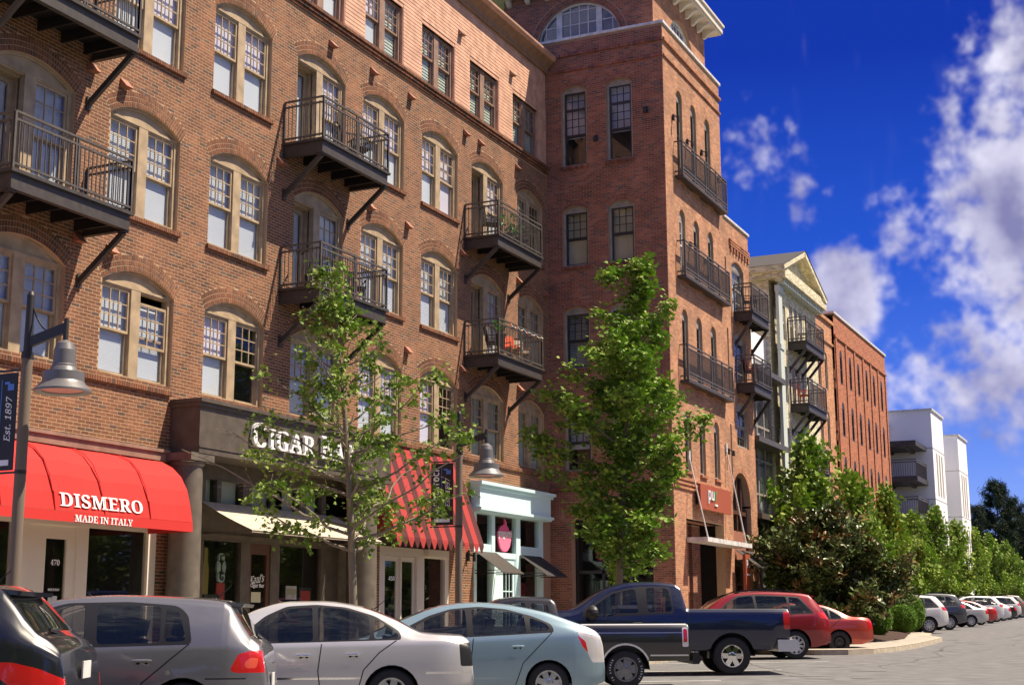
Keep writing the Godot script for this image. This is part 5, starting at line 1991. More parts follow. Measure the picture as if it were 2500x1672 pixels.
	var rs := thing("restaurant_sign", "rust red rectangular sign board with white and green letters above canopy", "sign", Vector3(44.75, 5.1, -13.72))
	m = MB.new()
	m.box(Vector3.ZERO, Vector3(3.3, 0.78, 0.08))
	part(rs, "board", m.mesh(), mat(0.33, 0.075, 0.03, 0.6))
	m = MB.new()
	for x in [-1.4, 1.4]:
		m.box(Vector3(x, 0, -0.11), Vector3(0.1, 0.5, 0.14))
	part(rs, "bracket", m.mesh(), M.black)
	lettering(rs, "lettering", "pu", M.letter, front_xf(-0.62, 0.02, 0.06), 0.62, 0.42, 0.04, false, false)
	lettering(rs, "lettering", "r", mat(0.05, 0.3, 0.06, 0.5), front_xf(-0.1, 0.08, 0.06), 0.22, 0.32, 0.04, false, false)
	lettering(rs, "lettering", "_", M.letter, front_xf(-0.1, -0.2, 0.06), 0.26, 0.06, 0.04, false, false)
	var vs := thing("vertical_sign", "narrow upright rust red sign with small white letters on tower pier", "sign", Vector3(47.55, 2.85, -13.55))
	m = MB.new()
	m.box(Vector3.ZERO, Vector3(0.55, 1.2, 0.1))
	part(vs, "board", m.mesh(), mat(0.33, 0.075, 0.03, 0.6))
	m = MB.new()
	m.box(Vector3(0, 0.4, -0.2), Vector3(0.06, 0.06, 0.3))
	m.box(Vector3(0, -0.4, -0.2), Vector3(0.06, 0.06, 0.3))
	part(vs, "bracket", m.mesh(), M.black)
	lettering(vs, "lettering", "pur_", M.letter, front_xf(0, 0.28, 0.06), 0.36, 0.26, 0.02, false, false)
	lettering(vs, "lettering", "TAQUERIA", M.letter, front_xf(0, -0.08, 0.06), 0.4, 0.07, 0.02)
	a = thing("grey_awning", "dark grey sloping awning under the big arched window", "awning")
	m = MB.new()
	m.quad(Vector3(47.5, 3.0, -13.1), Vector3(49.6, 3.0, -13.1), Vector3(49.6, 3.62, -13.9), Vector3(47.5, 3.62, -13.9))
	m.quad(Vector3(49.6, 2.98, -13.1), Vector3(47.5, 2.98, -13.1), Vector3(47.5, 3.6, -13.9), Vector3(49.6, 3.6, -13.9))
	part(a, "cloth", m.mesh(), M.iron)

# ---------------------------------------------------------------- things on the balconies

func chair_thing(label: String, at: Vector3, turn: float, m: Material, cushion: Material = null) -> void:
	var c := thing("balcony_chair", label, "chair", at, turn)
	var s := MB.new()
	s.box(Vector3(0, 0.43, 0), Vector3(0.46, 0.03, 0.44))
	part(c, "seat", s.mesh(), m)
	s = MB.new()
	for i in 7:
		s.bar(Vector3(-0.2 + i * 0.066, 0.45, -0.21), Vector3(-0.2 + i * 0.066, 0.9, -0.3), 0.018, 0.018)
	s.bar(Vector3(-0.22, 0.9, -0.3), Vector3(0.22, 0.9, -0.3), 0.03, 0.03)
	part(c, "backrest", s.mesh(), m)
	for x in [-0.2, 0.2]:
		for z in [-0.19, 0.19]:
			s = MB.new()
			s.bar(Vector3(x, 0, z * 1.1), Vector3(x, 0.42, z), 0.025, 0.025)
			part(c, "leg", s.mesh(), m)
		s = MB.new()
		s.bar(Vector3(x * 1.1, 0.62, -0.24), Vector3(x * 1.1, 0.62, 0.18), 0.03, 0.025)
		s.bar(Vector3(x * 1.1, 0.62, 0.18), Vector3(x * 1.1, 0.43, 0.16), 0.025, 0.025)
		part(c, "armrest", s.mesh(), m)
	if cushion:
		s = MB.new()
		s.box(Vector3(0, 0.66, -0.2), Vector3(0.4, 0.42, 0.1), Basis(Vector3.RIGHT, -0.2))
		s.box(Vector3(0, 0.48, 0), Vector3(0.42, 0.07, 0.4))
		part(c, "cushion", s.mesh(), cushion)

func pot_plant(label: String, at: Vector3, h: float) -> void:
	var o := thing("potted_plant", label, "plant", at)
	var m := MB.new()
	m.lathe([[0.11, 0.0], [0.16, 0.3], [0.17, 0.3], [0.17, 0.33], [0.14, 0.33], [0.0, 0.31]], 14)
	part(o, "pot", m.mesh(), M.dark_iron)
	m = MB.new()
	var r := RandomNumberGenerator.new()
	r.seed = int(at.x * 100)
	for i in 90:
		var a := r.randf() * TAU
		var l := r.randf_range(0.25, 1.0) * h
		var p := Vector3(cos(a) * l * 0.4, 0.32 + l * r.randf_range(0.5, 0.95), sin(a) * l * 0.4)
		var n := Vector3(r.randfn(), r.randfn() + 0.6, r.randfn()).normalized()
		var t := n.cross(Vector3(cos(a), 0.3, sin(a))).normalized()
		var q := n.cross(t)
		m.quad(p - t * 0.05, p + q * 0.035, p + t * 0.05, p - q * 0.035)
	part(o, "leaves", m.mesh(), leaf_mat(0.06, 0.14, 0.025))

func leaf_mat(r: float, g: float, b: float) -> StandardMaterial3D:
	var m := mat(r, g, b, 0.45)
	m.backlight_enabled = true
	m.backlight = Color(r * 1.6, g * 1.7, b * 0.8) * 2.0
	m.cull_mode = BaseMaterial3D.CULL_DISABLED
	return m

func make_balcony_things() -> void:
	var ochre := mat(0.45, 0.25, 0.10, 0.9)
	var orange := mat(0.75, 0.11, 0.03, 0.8)
	var stone := mat(0.55, 0.47, 0.36, 0.9)
	chair_thing("black metal chair on the upper balcony above the CIGAR sign", Vector3(28.3, 12.03, -17.3), -0.6, M.dark_iron)
	chair_thing("black metal chair by the open door on middle balcony above CIGAR sign", Vector3(26.7, 8.61, -17.4), 0.9, M.dark_iron)
	chair_thing("black metal chair at the right end of middle balcony above CIGAR sign", Vector3(28.4, 8.61, -17.4), -0.9, M.dark_iron)
	chair_thing("black chair with patterned cushion on the balcony hung with coloured bulbs", Vector3(36.0, 8.61, -17.4), 0.6, M.dark_iron, stone)
	chair_thing("wooden armchair with orange cushion on balcony hung with coloured bulbs", Vector3(37.2, 8.61, -17.4), -0.4, ochre, orange)
	chair_thing("cream cushioned chair right of orange cushioned armchair on bulb balcony", Vector3(37.9, 8.61, -17.45), -0.5, ochre, stone)
	chair_thing("black chair beside plants on the top balcony next to tower", Vector3(35.7, 12.03, -17.35), 0.8, M.dark_iron)
	chair_thing("black chair at the right end of top balcony next to tower", Vector3(37.7, 12.03, -17.4), -0.6, M.dark_iron)
	chair_thing("dark chair on the upper tower balcony", Vector3(49.0, 12.03, -13.5), 0.4, M.dark_iron)
	chair_thing("dark red cushioned chair on the lower tower balcony", Vector3(48.8, 9.45, -13.5), 0.5, M.dark_iron, mat(0.3, 0.06, 0.05, 0.9))
	chair_thing("white chair on top balcony of the pediment house", Vector3(57.2, 12.35, -13.6), 0.3, M.white)
	chair_thing("orange wooden chair on middle balcony of the pediment house", Vector3(57.2, 9.8, -13.6), 0.3, orange)
	pot_plant("leafy plant in black pot on top balcony next to the tower", Vector3(36.5, 12.03, -17.2), 0.75)
	pot_plant("trailing plant in pot at middle of top balcony next to the tower", Vector3(37.05, 12.03, -17.15), 0.5)
	pot_plant("plant in pot at the left end of the bulb balcony", Vector3(35.75, 8.9, -17.1), 0.5)
	var lg := thing("string_lights", "string of small coloured bulbs along the lower balcony rail next to tower", "string lights")
	var m := MB.new()
	var cols := [mat(0.7, 0.05, 0.04, 0.3), mat(0.05, 0.35, 0.12, 0.3), mat(0.08, 0.2, 0.6, 0.3), mat(0.75, 0.4, 0.05, 0.3)]
	var last := Vector3(36.0, 9.56, -16.9)
	for i in 24:
		var p := Vector3(36.0 + i * 0.095, 9.56 - 0.05 * absf(sin(i * 0.7)), -16.88)
		m.bar(last, p, 0.008, 0.008)
		last = p
		var b := MB.new()
		b.lathe([[0.0, -0.05], [0.018, -0.04], [0.02, -0.02], [0.008, 0.0]], 6, Transform3D(Basis.IDENTITY, p))
		part(lg, "bulb", b.mesh(), cols[i % 4])
	part(lg, "cable", m.mesh(), M.black)
	var bike := thing("bicycle_wheel", "spoked wheel leaning behind the rail on upper balcony above CIGAR sign", "wheel", Vector3(26.9, 12.35, -17.05), 0.2)
	m = MB.new()
	for i in 20:
		var a0 := TAU * i / 20
		var a1 := TAU * (i + 1) / 20
		m.bar(Vector3(cos(a0), sin(a0), 0) * 0.3, Vector3(cos(a1), sin(a1), 0) * 0.3, 0.03, 0.03)
		m.bar(Vector3.ZERO, Vector3(cos(a0), sin(a0), 0) * 0.29, 0.006, 0.006)
	part(bike, "rim", m.mesh(), M.black)

# ---------------------------------------------------------------- lamps, banners

func make_street() -> void:
	var wood := mat(0.16, 0.125, 0.095, 0.8)
	for q in [[13.3, "street lamp with bell shade in front of the red DISMERO awning"], [25.06, "street lamp with bell shade in front of the striped awning"]]:
		var x: float = q[0]
		var g := gy(x) + 0.13
		var l := thing("street_lamp", q[1], "street lamp", Vector3(x, 0, -12.9), 0.0, "bell shaded street lamps along the pavement")
		var m := MB.new()
		m.lathe([[0.13, g], [0.13, g + 0.25], [0.075, g + 0.32], [0.068, 4.55]], 18)
		part(l, "pole", m.mesh(), wood)
		m = MB.new()
		m.lathe([[0.075, 4.52], [0.075, 4.6], [0.055, 4.62], [0.05, 5.33], [0.03, 5.38], [0.0, 5.38]], 14)
		m.bar(Vector3(0, 4.72, 0), Vector3(0, 4.86, 0.6), 0.05, 0.13)
		m.tube(Vector3(0, 4.55, 0.6), Vector3(0, 4.98, 0.6), 0.035, 0.03, 8)
		var pv := Vector3(0, 5.2, 0.03)
		for i in range(1, 9):
			var t := i / 8.0
			var p := Vector3(0.02, lerpf(5.2, 4.86, sqrt(t)) - 0.1 * sin(t * PI), lerpf(0.04, 0.5, t))
			m.bar(pv, p, 0.018, 0.018)
			pv = p
		part(l, "arm", m.mesh(), M.dark_iron)
		m = MB.new()
		m.lathe([[0.345, 4.055], [0.345, 4.08], [0.27, 4.16], [0.195, 4.27], [0.155, 4.36], [0.145, 4.37], [0.145, 4.39], [0.135, 4.4], [0.13, 4.58], [0.105, 4.66], [0.05, 4.7], [0.0, 4.71]], 30, Transform3D(Basis.IDENTITY, Vector3(0, 0, 0.6)))
		m.lathe([[0.25, 4.3], [0.25, 4.07], [0.345, 4.055]], 30, Transform3D(Basis.IDENTITY, Vector3(0, 0, 0.6)))
		part(l, "shade", m.mesh(), mat(0.17, 0.165, 0.16, 0.42, 0.3))
		m = MB.new()
		m.lathe([[0.0, 4.075], [0.25, 4.08]], 24, Transform3D(Basis(Vector3.RIGHT, 0), Vector3(0, 0, 0.6)))
		part(l, "lens", m.mesh(), mat(0.62, 0.2, 0.16, 0.35))
		# banner on the side away from the street
		var b := thing("street_banner", "black vertical WOODSTOCK banner on the lamp pole " + ("at the left edge by red awning" if x < 20 else "before the striped awning"), "banner", Vector3(x, 0, -12.9), 0.0, "black town banners on lamp poles")
		m = MB.new()
		m.bb(-0.006, 0.006, 3.14, 4.36, -0.62, -0.13)
		part(b, "cloth", m.mesh(), M.black)
		m = MB.new()
		m.bar(Vector3(0, 4.39, 0), Vector3(0, 4.39, -0.64), 0.025, 0.025)
		part(b, "rod", m.mesh(), M.dark_iron)
		m = MB.new()
		m.bar(Vector3(0, 3.11, 0), Vector3(0, 3.11, -0.64), 0.025, 0.025)
		m.lathe([[0.072, 3.08], [0.075, 3.13]], 12)
		part(b, "rod", m.mesh(), M.dark_iron)
		# reads upwards on the face seen from the street's near end
		var up := Basis(Vector3.UP, Vector3.FORWARD, Vector3.LEFT)
		up = Basis(Vector3.UP, Vector3.FORWARD, Vector3.UP.cross(Vector3.FORWARD))
		lettering(b, "lettering", "WOODSTOCK", M.letter, Transform3D(up, Vector3(-0.009, 3.83, -0.5)), 0.92, 0.13, 0.004)
		lettering(b, "lettering", "Est. 1897", M.letter, Transform3D(up, Vector3(-0.009, 3.78, -0.25)), 0.55, 0.1, 0.004, true, false, 0.25)
		m = MB.new()
		m.bb(-0.011, -0.006, 3.35, 4.28, -0.385, -0.375)
		m.bb(-0.011, -0.006, 4.14, 4.22, -0.28, -0.18)
		m.bb(-0.011, -0.006, 4.22, 4.25, -0.33, -0.25)
		part(b, "emblem", m.mesh(), mat(0.08, 0.2, 0.6, 0.6))
		m = MB.new()
		m.bb(-0.011, -0.006, 3.2, 3.27, -0.55, -0.2)
		part(b, "logo_strip", m.mesh(), M.shade)
	# small flag on the last cars of the row
	var fl := thing("small_flag", "small striped red and white flag on a stick at far right", "flag", Vector3(117.0, 0, -10.5))
	var m := MB.new()
	m.tube(Vector3(0, 1.2, 0), Vector3(0, 4.1, 0), 0.03, 0.02, 6)
	part(fl, "stick", m.mesh(), M.white)
	for i in 7:
		m = MB.new()
		m.quad(Vector3(0, 2.6 + i * 0.2, 0), Vector3(1.6, 2.2 + i * 0.2, 0.2), Vector3(1.6, 2.4 + i * 0.2, 0.2), Vector3(0, 2.8 + i * 0.2, 0))
		part(fl, "stripe", m.mesh(), mat(0.6, 0.05, 0.06, 0.8) if i % 2 == 0 else M.white)
	m = MB.new()
	m.quad(Vector3(0, 3.3, 0.01), Vector3(0.7, 3.14, 0.1), Vector3(0.7, 3.84, 0.1), Vector3(0, 4.0, 0.01))
	part(fl, "canton", m.mesh(), mat(0.04, 0.06, 0.25, 0.8))

# ---------------------------------------------------------------- trees

func leaf_outline(kind: int) -> PackedVector2Array:
	var q := PackedVector2Array()
	var pts := []
	if kind == 0: # lobed, like plane or maple
		pts = [[0, 0], [0.28, 0.02], [0.52, 0.22], [0.30, 0.34], [0.46, 0.62], [0.18, 0.58], [0, 1.0]]
	elif kind == 1: # plain oval
		pts = [[0, 0], [0.17, 0.2], [0.22, 0.5], [0.13, 0.82], [0, 1.0]]
	else: # needle spray
		pts = [[0, 0], [0.05, 0.1], [0.05, 0.9], [0, 1.0]]
	for p in pts:
		q.append(Vector2(p[0], p[1]))
	for i in range(pts.size() - 2, 0, -1):
		q.append(Vector2(-pts[i][0], pts[i][1]))
	return q

func leaf_cluster(kind: int, count: int, size: float, spread: float, sd: int) -> ArrayMesh:
	var m := MB.new()
	var r := RandomNumberGenerator.new()
	r.seed = sd
	var out := leaf_outline(kind)
	var half := out.size() / 2
	for i in count:
		var c := Vector3(r.randfn(), r.randfn() * 0.75, r.randfn()) * spread * 0.55
		var n := Vector3(r.randfn() * 0.55, 0.75 + r.randfn() * 0.35, r.randfn() * 0.55).normalized()
		if kind == 2:
			n = Vector3(r.randfn(), r.randfn(), r.randfn()).normalized()
		var d := n.cross(Vector3(r.randfn(), r.randfn() * 0.3, r.randfn())).normalized()
		var s := d.cross(n)
		var l := size * r.randf_range(0.7, 1.25)
		var fold := r.randf_range(0.05, 0.22)
		var pt := func(p: Vector2) -> Vector3:
			return c + d * (p.y * l) + s * (p.x * l) + n * (absf(p.x) * fold - p.y * p.y * 0.18) * l
		var mid: Vector3 = pt.call(Vector2(0, 0.45))
		for k in out.size():
			m.tri(mid, pt.call(out[k]), pt.call(out[(k + 1) % out.size()]))
	return m.mesh()

func limb(m: MB, pts: Array, r0: float, r1: float, k := 7) -> void:
	var n := pts.size() - 1
	for i in n:
		m.tube(pts[i], pts[i + 1], lerpf(r0, r1, float(i) / n), lerpf(r0, r1, float(i + 1) / n), k, false)

func prof(table: Array, t: float) -> float:
	for i in table.size() - 1:
		if t <= table[i + 1][0]:
			return lerpf(table[i][1], table[i + 1][1], (t - table[i][0]) / (table[i + 1][0] - table[i][0]))
	return table[table.size() - 1][1]

# p: height, base (height of the lowest branch), trunk, profile [[t, radius]...], branches, twigs, per (clusters a twig), cluster mesh, tones, bark, seed, rise, bare
func grow(o: Node3D, p: Dictionary) -> void:
	var r := RandomNumberGenerator.new()
	r.seed = p.seed
	var w := MB.new()
	var h: float = p.height
	var tp := []
	for i in 9:
		var t := i / 8.0
		tp.append(Vector3(0.10 * sin(t * 3.0 + p.seed) * t, t * h * 0.97, 0.10 * cos(t * 2.3 + p.seed) * t) + (p.get("lean", Vector3.ZERO) as Vector3) * pow(t, 1.4))
	limb(w, tp, p.trunk, 0.015, 10)
	w.lathe([[p.trunk * 1.5, -0.05], [p.trunk * 1.15, 0.12], [p.trunk, 0.4]], 10)
	var at := func(y: float) -> Vector3:
		var t: float = clampf(y / (h * 0.97), 0, 1) * 8.0
		var i := mini(int(t), 7)
		return (tp[i] as Vector3).lerp(tp[i + 1], t - i)
	var xf: Array[Transform3D] = []
	var nb: int = p.branches
	for i in nb:
		var t := (i + r.randf_range(0.1, 0.9)) / nb
		var y: float = lerpf(p.base, h * 0.95, t)
		var az := i * 2.39996 + r.randf_range(-0.45, 0.45)
		var reach: float = prof(p.profile, t) * r.randf_range(0.66, 1.12)
		if p.has("lobes"):
			reach *= 0.76 + 0.46 * sin(az * 2.0 + t * 11.0 + p.seed) * (0.6 + 0.4 * sin(t * 23.0))
		var rise: float = reach * (p.rise + 0.5 * t) * r.randf_range(0.7, 1.3)
		var a: Vector3 = at.call(maxf(0.5, y - rise * 0.35))
		var dir := Vector3(cos(az), 0, sin(az))
		var pts := [a]
		for k in range(1, 6):
			var q := k / 5.0
			pts.append(a + dir * reach * q + Vector3(r.randfn() * 0.035 * reach, rise * pow(q, 1.2), r.randfn() * 0.035 * reach))
		var br: float = maxf(0.010, p.trunk * 0.42 * (1.0 - t * 0.7))
		limb(w, pts, br, 0.006, 5)
		var bare: bool = p.has("bare") and r.randf() < p.bare
		var nt: int = maxi(3, int(p.twigs * reach))
		for j in nt:
			var q := r.randf_range(0.22, 1.0)
			var f := q * 5.0
			var k := mini(int(f), 4)
			var c: Vector3 = (pts[k] as Vector3).lerp(pts[k + 1], f - k)
			var td := (dir * r.randf_range(0.1, 0.9) + Vector3(r.randfn(), r.randfn() * 0.55 + 0.25, r.randfn()) * 0.75).normalized()
			var tl: float = r.randf_range(0.2, 0.5) * clampf(reach * 0.5, 0.4, 1.3)
			limb(w, [c, c + td * tl * 0.5 + Vector3(0, 0.02, 0), c + td * tl], 0.006, 0.003, 3)
			if bare:
				continue
			for e in p.per:
				var s := r.randf_range(0.75, 1.25)
				var pos := c + td * tl * r.randf_range(0.35, 1.1) + Vector3(r.randfn(), r.randfn(), r.randfn()) * 0.07
				if p.has("gap") and ((p.gap as AABB).has_point(pos) or AABB(Vector3(1.3, 3.3, -3), Vector3(2.6, 1.1, 6)).has_point(pos)):
					continue
				xf.append(Transform3D(Basis(Vector3.UP, r.randf() * TAU) * Basis(Vector3.RIGHT, r.randfn() * 0.3) * Basis.from_scale(Vector3.ONE * s), pos))
	# the leading shoot
	for i in int(p.get("tip", 24)):
		var t := r.randf_range(0.86, 1.0)
		xf.append(Transform3D(Basis(Vector3.UP, r.randf() * TAU), (at.call(t * h * 0.97) as Vector3) + Vector3(r.randfn(), r.randfn(), r.randfn()) * 0.12))
	part(o, "trunk", w.mesh(), p.bark)
	var mm := MultiMesh.new()
	mm.transform_format = MultiMesh.TRANSFORM_3D
	mm.use_colors = true
	mm.mesh = p.cluster
	mm.instance_count = xf.size()
	for i in xf.size():
		mm.set_instance_transform(i, xf[i])
		var c: Color = p.tones[r.randi() % p.tones.size()]
		var k := r.randf_range(0.8, 1.2)
		mm.set_instance_color(i, Color(c.r * k, c.g * k, c.b * k))
	var mi := MultiMeshInstance3D.new()
	mi.multimesh = mm
	mi.material_override = p.leaf
	mi.set_meta("kind", "stuff")
	put(mi, "crown", o)

func tinted_leaf(rough: float, back: Color) -> StandardMaterial3D:
	var m := StandardMaterial3D.new()
	m.vertex_color_use_as_albedo = true
	m.albedo_color = Color.WHITE
	m.roughness = rough
	m.metallic_specular = 0.3
	m.backlight_enabled = true
	m.backlight = back
	m.cull_mode = BaseMaterial3D.CULL_DISABLED
	return m

func make_trees() -> void:
	var leaf := tinted_leaf(0.55, Color(0.38, 0.54, 0.08))
	var gloss := tinted_leaf(0.33, Color(0.08, 0.09, 0.02))
	var pale := mat(0.20, 0.165, 0.12, 0.9)
	var dark := mat(0.13, 0.10, 0.075, 0.95)
	var c_small := leaf_cluster(0, 10, 0.092, 0.17, 3)
	var c_big := leaf_cluster(0, 12, 0.112, 0.22, 4)
	var c_far := leaf_cluster(0, 9, 0.17, 0.30, 6)
	var c_mag := leaf_cluster(1, 8, 0.21, 0.18, 7)
	var fresh := [Color(0.20, 0.28, 0.05), Color(0.165, 0.245, 0.04), Color(0.23, 0.30, 0.06), Color(0.135, 0.215, 0.035)]
	var lush := [Color(0.19, 0.29, 0.04), Color(0.15, 0.25, 0.034), Color(0.22, 0.32, 0.046), Color(0.26, 0.34, 0.058), Color(0.12, 0.21, 0.028)]
	var airy := [Color(0.25, 0.33, 0.05), Color(0.20, 0.29, 0.042), Color(0.29, 0.36, 0.06), Color(0.16, 0.25, 0.036)]
	var a := thing("young_plane_tree", "thin open street tree with pale trunk in front of the CIGAR sign", "tree", Vector3(21.4, gy(21.4) + 0.13, -13.0))
	grow(a, {"height": 7.5, "base": 2.3, "trunk": 0.085, "lean": Vector3(-0.55, 0, -0.35), "profile": [[0, 1.5], [0.1, 2.5], [0.22, 2.7], [0.36, 1.6], [0.6, 1.25], [0.8, 0.8], [1, 0.2]], "branches": 42, "twigs": 5.0, "per": 3, "cluster": c_small, "tones": fresh, "leaf": leaf, "bark": pale, "seed": 12, "rise": 0.35, "gap": AABB(Vector3(-3.4, 3.45, -3), Vector3(2.5, 1.25, 6)), "bare": 0.16, "tip": 14})
	var b := thing("plane_tree", "dense leafy green street tree in front of the brick tower", "tree", Vector3(33.7, gy(33.7) + 0.13, -12.95))
	grow(b, {"height": 10.45, "base": 2.1, "trunk": 0.11, "lean": Vector3(0.5, 0, 0.75), "profile": [[0, 1.5], [0.1, 1.9], [0.22, 1.5], [0.32, 2.45], [0.48, 2.4], [0.62, 1.75], [0.8, 1.15], [0.93, 0.6], [1, 0.2]], "branches": 60, "twigs": 9.0, "per": 3, "cluster": c_big, "tones": lush, "leaf": leaf, "bark": pale, "seed": 27, "rise": 0.3, "lobes": 1, "tip": 50})
	var mg := thing("magnolia_tree", "broad dark magnolia with rust brown leaf undersides on planted island", "tree", Vector3(49.6, gy(49.6) + 0.2, -11.2))
	grow(mg, {"height": 4.5, "base": 0.35, "trunk": 0.1, "profile": [[0, 2.1], [0.25, 2.45], [0.55, 2.15], [0.8, 1.4], [1, 0.3]], "branches": 56, "twigs": 11.0, "per": 3, "cluster": c_mag, "tones": [Color(0.07, 0.105, 0.028), Color(0.055, 0.09, 0.025), Color(0.09, 0.12, 0.034), Color(0.17, 0.10, 0.035), Color(0.12, 0.14, 0.04), Color(0.10, 0.125, 0.035), Color(0.08, 0.11, 0.03)], "leaf": gloss, "bark": dark, "seed": 8, "rise": 0.3, "tip": 26})
	# the row along the pavement
	var proto := thing("street_tree", "bright green street tree rising behind the dark magnolia", "tree", Vector3(53.2, gy(53) + 0.13, -12.7), 0.0, "green street trees beyond the magnolia")
	grow(proto, {"height": 7.4, "base": 1.5, "trunk": 0.11, "profile": [[0, 1.5], [0.2, 2.3], [0.45, 2.1], [0.7, 1.3], [0.9, 0.65], [1, 0.2]], "branches": 54, "twigs": 7.0, "per": 3, "cluster": c_far, "tones": airy, "leaf": leaf, "bark": dark, "seed": 41, "rise": 0.45, "lobes": 1, "tip": 30})
	var proto2 := thing("street_tree", "slender pale green street tree right of the magnolia, partly before the red mill", "tree", Vector3(62.0, gy(62) + 0.13, -12.9), 1.9, "green street trees beyond the magnolia")
	grow(proto2, {"height": 6.7, "base": 1.2, "trunk": 0.1, "profile": [[0, 1.3], [0.2, 1.9], [0.4, 1.75], [0.65, 1.2], [0.85, 0.7], [1, 0.2]], "branches": 46, "twigs": 7.0, "per": 3, "cluster": c_far, "tones": airy, "leaf": leaf, "bark": dark, "seed": 66, "rise": 0.6, "lobes": 1, "tip": 30})
	var spots := [[71.0, -13.2, 0.92, 0.7, "street tree before the right end of the red mill"], [80.0, -13.4, 0.88, 2.6, "street tree below the lowest white balconies"], [89.0, -13.6, 0.92, 4.0, "street tree before the tall white tower"], [98.0, -13.8, 0.95, 5.2, "dense street tree between the two white towers"], [108.0, -14.0, 0.94, 0.2, "dark street tree before the second white tower"], [120.0, -14.2, 0.95, 3.3, "pale green street tree near right edge under the pines"], [133.0, -14.5, 0.85, 1.2, "last street tree at the right edge beyond the parked cars"]]
	for s in spots:
		var c := (proto2 if int(s[0]) % 2 == 0 else proto).duplicate() as Node3D
		put(c, "street_tree", self)
		c.position = Vector3(s[0], gy(s[0]) + 0.13, s[1])
		c.rotation.y = s[3]
		c.scale = Vector3(s[2] * 0.98, s[2], s[2] * 0.98)
		c.set_meta("label", s[4])
	# trees over the road, seen in the shop windows and car panes
	for i in 19:
		var c := proto.duplicate() as Node3D
		put(c, "street_tree", self)
		var x := -26.0 + i * 8.2
		c.position = Vector3(x, gy(x) + 0.13, 13.5 + 2.0 * sin(i * 2.1))
		c.rotation.y = i * 1.3
		c.scale = Vector3.ONE * (1.35 + 0.35 * sin(i * 1.7))
		c.set_meta("label", "street tree across the road seen only as a reflection in panes")
		c.set_meta("group", "street trees across the road")
	for q in [[-6.0, -3.0, 1.5], [-10.0, 3.5, 1.7], [-9.0, -10.0, 1.6], [-15.0, -4.5, 1.8], [-4.0, 6.5, 1.4], [-13.0, 9.0, 1.7]]:
		var c := proto.duplicate() as Node3D
		put(c, "street_tree", self)
		c.position = Vector3(q[0], gy(q[0]), q[1])
		c.rotation.y = q[1]
		c.scale = Vector3.ONE * q[2]
		c.set_meta("label", "tall street tree near the viewer seen only as a reflection in car windows")
		c.set_meta("group", "street trees near the viewer")
	var hedge := MultiMesh.new()
	hedge.transform_format = MultiMesh.TRANSFORM_3D
	hedge.use_colors = true
	hedge.mesh = leaf_cluster(1, 14, 0.55, 0.65, 18)
	hedge.instance_count = 9500
	var hr := RandomNumberGenerator.new()
	hr.seed = 3
	for i in hedge.instance_count:
		var x := hr.randf_range(-50, 175)
		var top := 4.6 + 1.6 * sin(x * 0.33) + 1.1 * sin(x * 0.9)
		hedge.set_instance_transform(i, Transform3D(Basis(Vector3.UP, hr.randf() * TAU), Vector3(x, gy(x) + hr.randf() * top, 18.0 + hr.randfn() * 1.3)))
		hedge.set_instance_color(i, lush[hr.randi() % lush.size()] * 0.7)
	var hi := MultiMeshInstance3D.new()
	hi.multimesh = hedge
	hi.material_override = leaf
	hi.set_meta("kind", "stuff")
	put(hi, "planting", self)
	tag(hi, "belt of green planting along the far side of the road, mirrored in panes", "planting")
	# pines behind
	var c_pine := leaf_cluster(2, 26, 0.42, 0.42, 9)
	var pine := thing("pine_tree", "tall dark pine with open tiers beyond the second white tower", "tree", Vector3(190, gy(190) - 0.5, -21.5), 0.0, "pines at the far end")
	grow(pine, {"height": 17.5, "base": 7.0, "trunk": 0.28, "profile": [[0, 3.4], [0.3, 3.2], [0.7, 2.2], [1, 0.8]], "branches": 26, "twigs": 6.0, "per": 3, "cluster": c_pine, "tones": [Color(0.022, 0.04, 0.02), Color(0.03, 0.05, 0.022)], "leaf": tinted_leaf(0.6, Color(0.01, 0.02, 0.005)), "bark": dark, "seed": 5, "rise": 0.12, "tip": 10})
	for s in [[200.0, -20.5, 0.9, 1.0, "shorter dark pine right of the tallest pine"], [185.0, -23.5, 0.8, 2.2, "dark pine just left of tallest pine at far end"], [215.0, -20.0, 0.85, 3.1, "dark pine farthest right above the street trees"], [230.0, -22.0, 0.75, 4.4, "low dark pine at the right edge behind pale street tree"]]:
		var c := pine.duplicate() as Node3D
		put(c, "pine_tree", self)
		c.position = Vector3(s[0], gy(s[0]) - 0.5, s[1])
		c.rotation.y = s[3]
		c.scale = Vector3.ONE * s[2]
		c.set_meta("label", s[4])
	# woodland that closes the street's end
	var wood := MultiMesh.new()
	wood.transform_format = MultiMesh.TRANSFORM_3D
	wood.use_colors = true
	wood.mesh = leaf_cluster(1, 14, 0.9, 1.3, 15)
	wood.instance_count = 2600
	var r := RandomNumberGenerator.new()
	r.seed = 99
	for i in wood.instance_count:
		var x := r.randf_range(180, 330)
		var z := r.randf_range(-60, 14)
		var top := 5.5 + 2.5 * sin(z * 0.35) + 1.5 * sin(x * 0.21)
		wood.set_instance_transform(i, Transform3D(Basis(Vector3.UP, r.randf() * TAU), Vector3(x, gy(x) + r.randf() * top, z)))
		wood.set_instance_color(i, lush[r.randi() % lush.size()])
	var wi := MultiMeshInstance3D.new()
	wi.multimesh = wood
	wi.material_override = leaf
	wi.set_meta("kind", "stuff")
	put(wi, "distant_woods", self)
	tag(wi, "distant green woodland closing the end of the street", "woodland")
	# clipped round shrubs
	var c_bush := leaf_cluster(1, 12, 0.05, 0.06, 21)
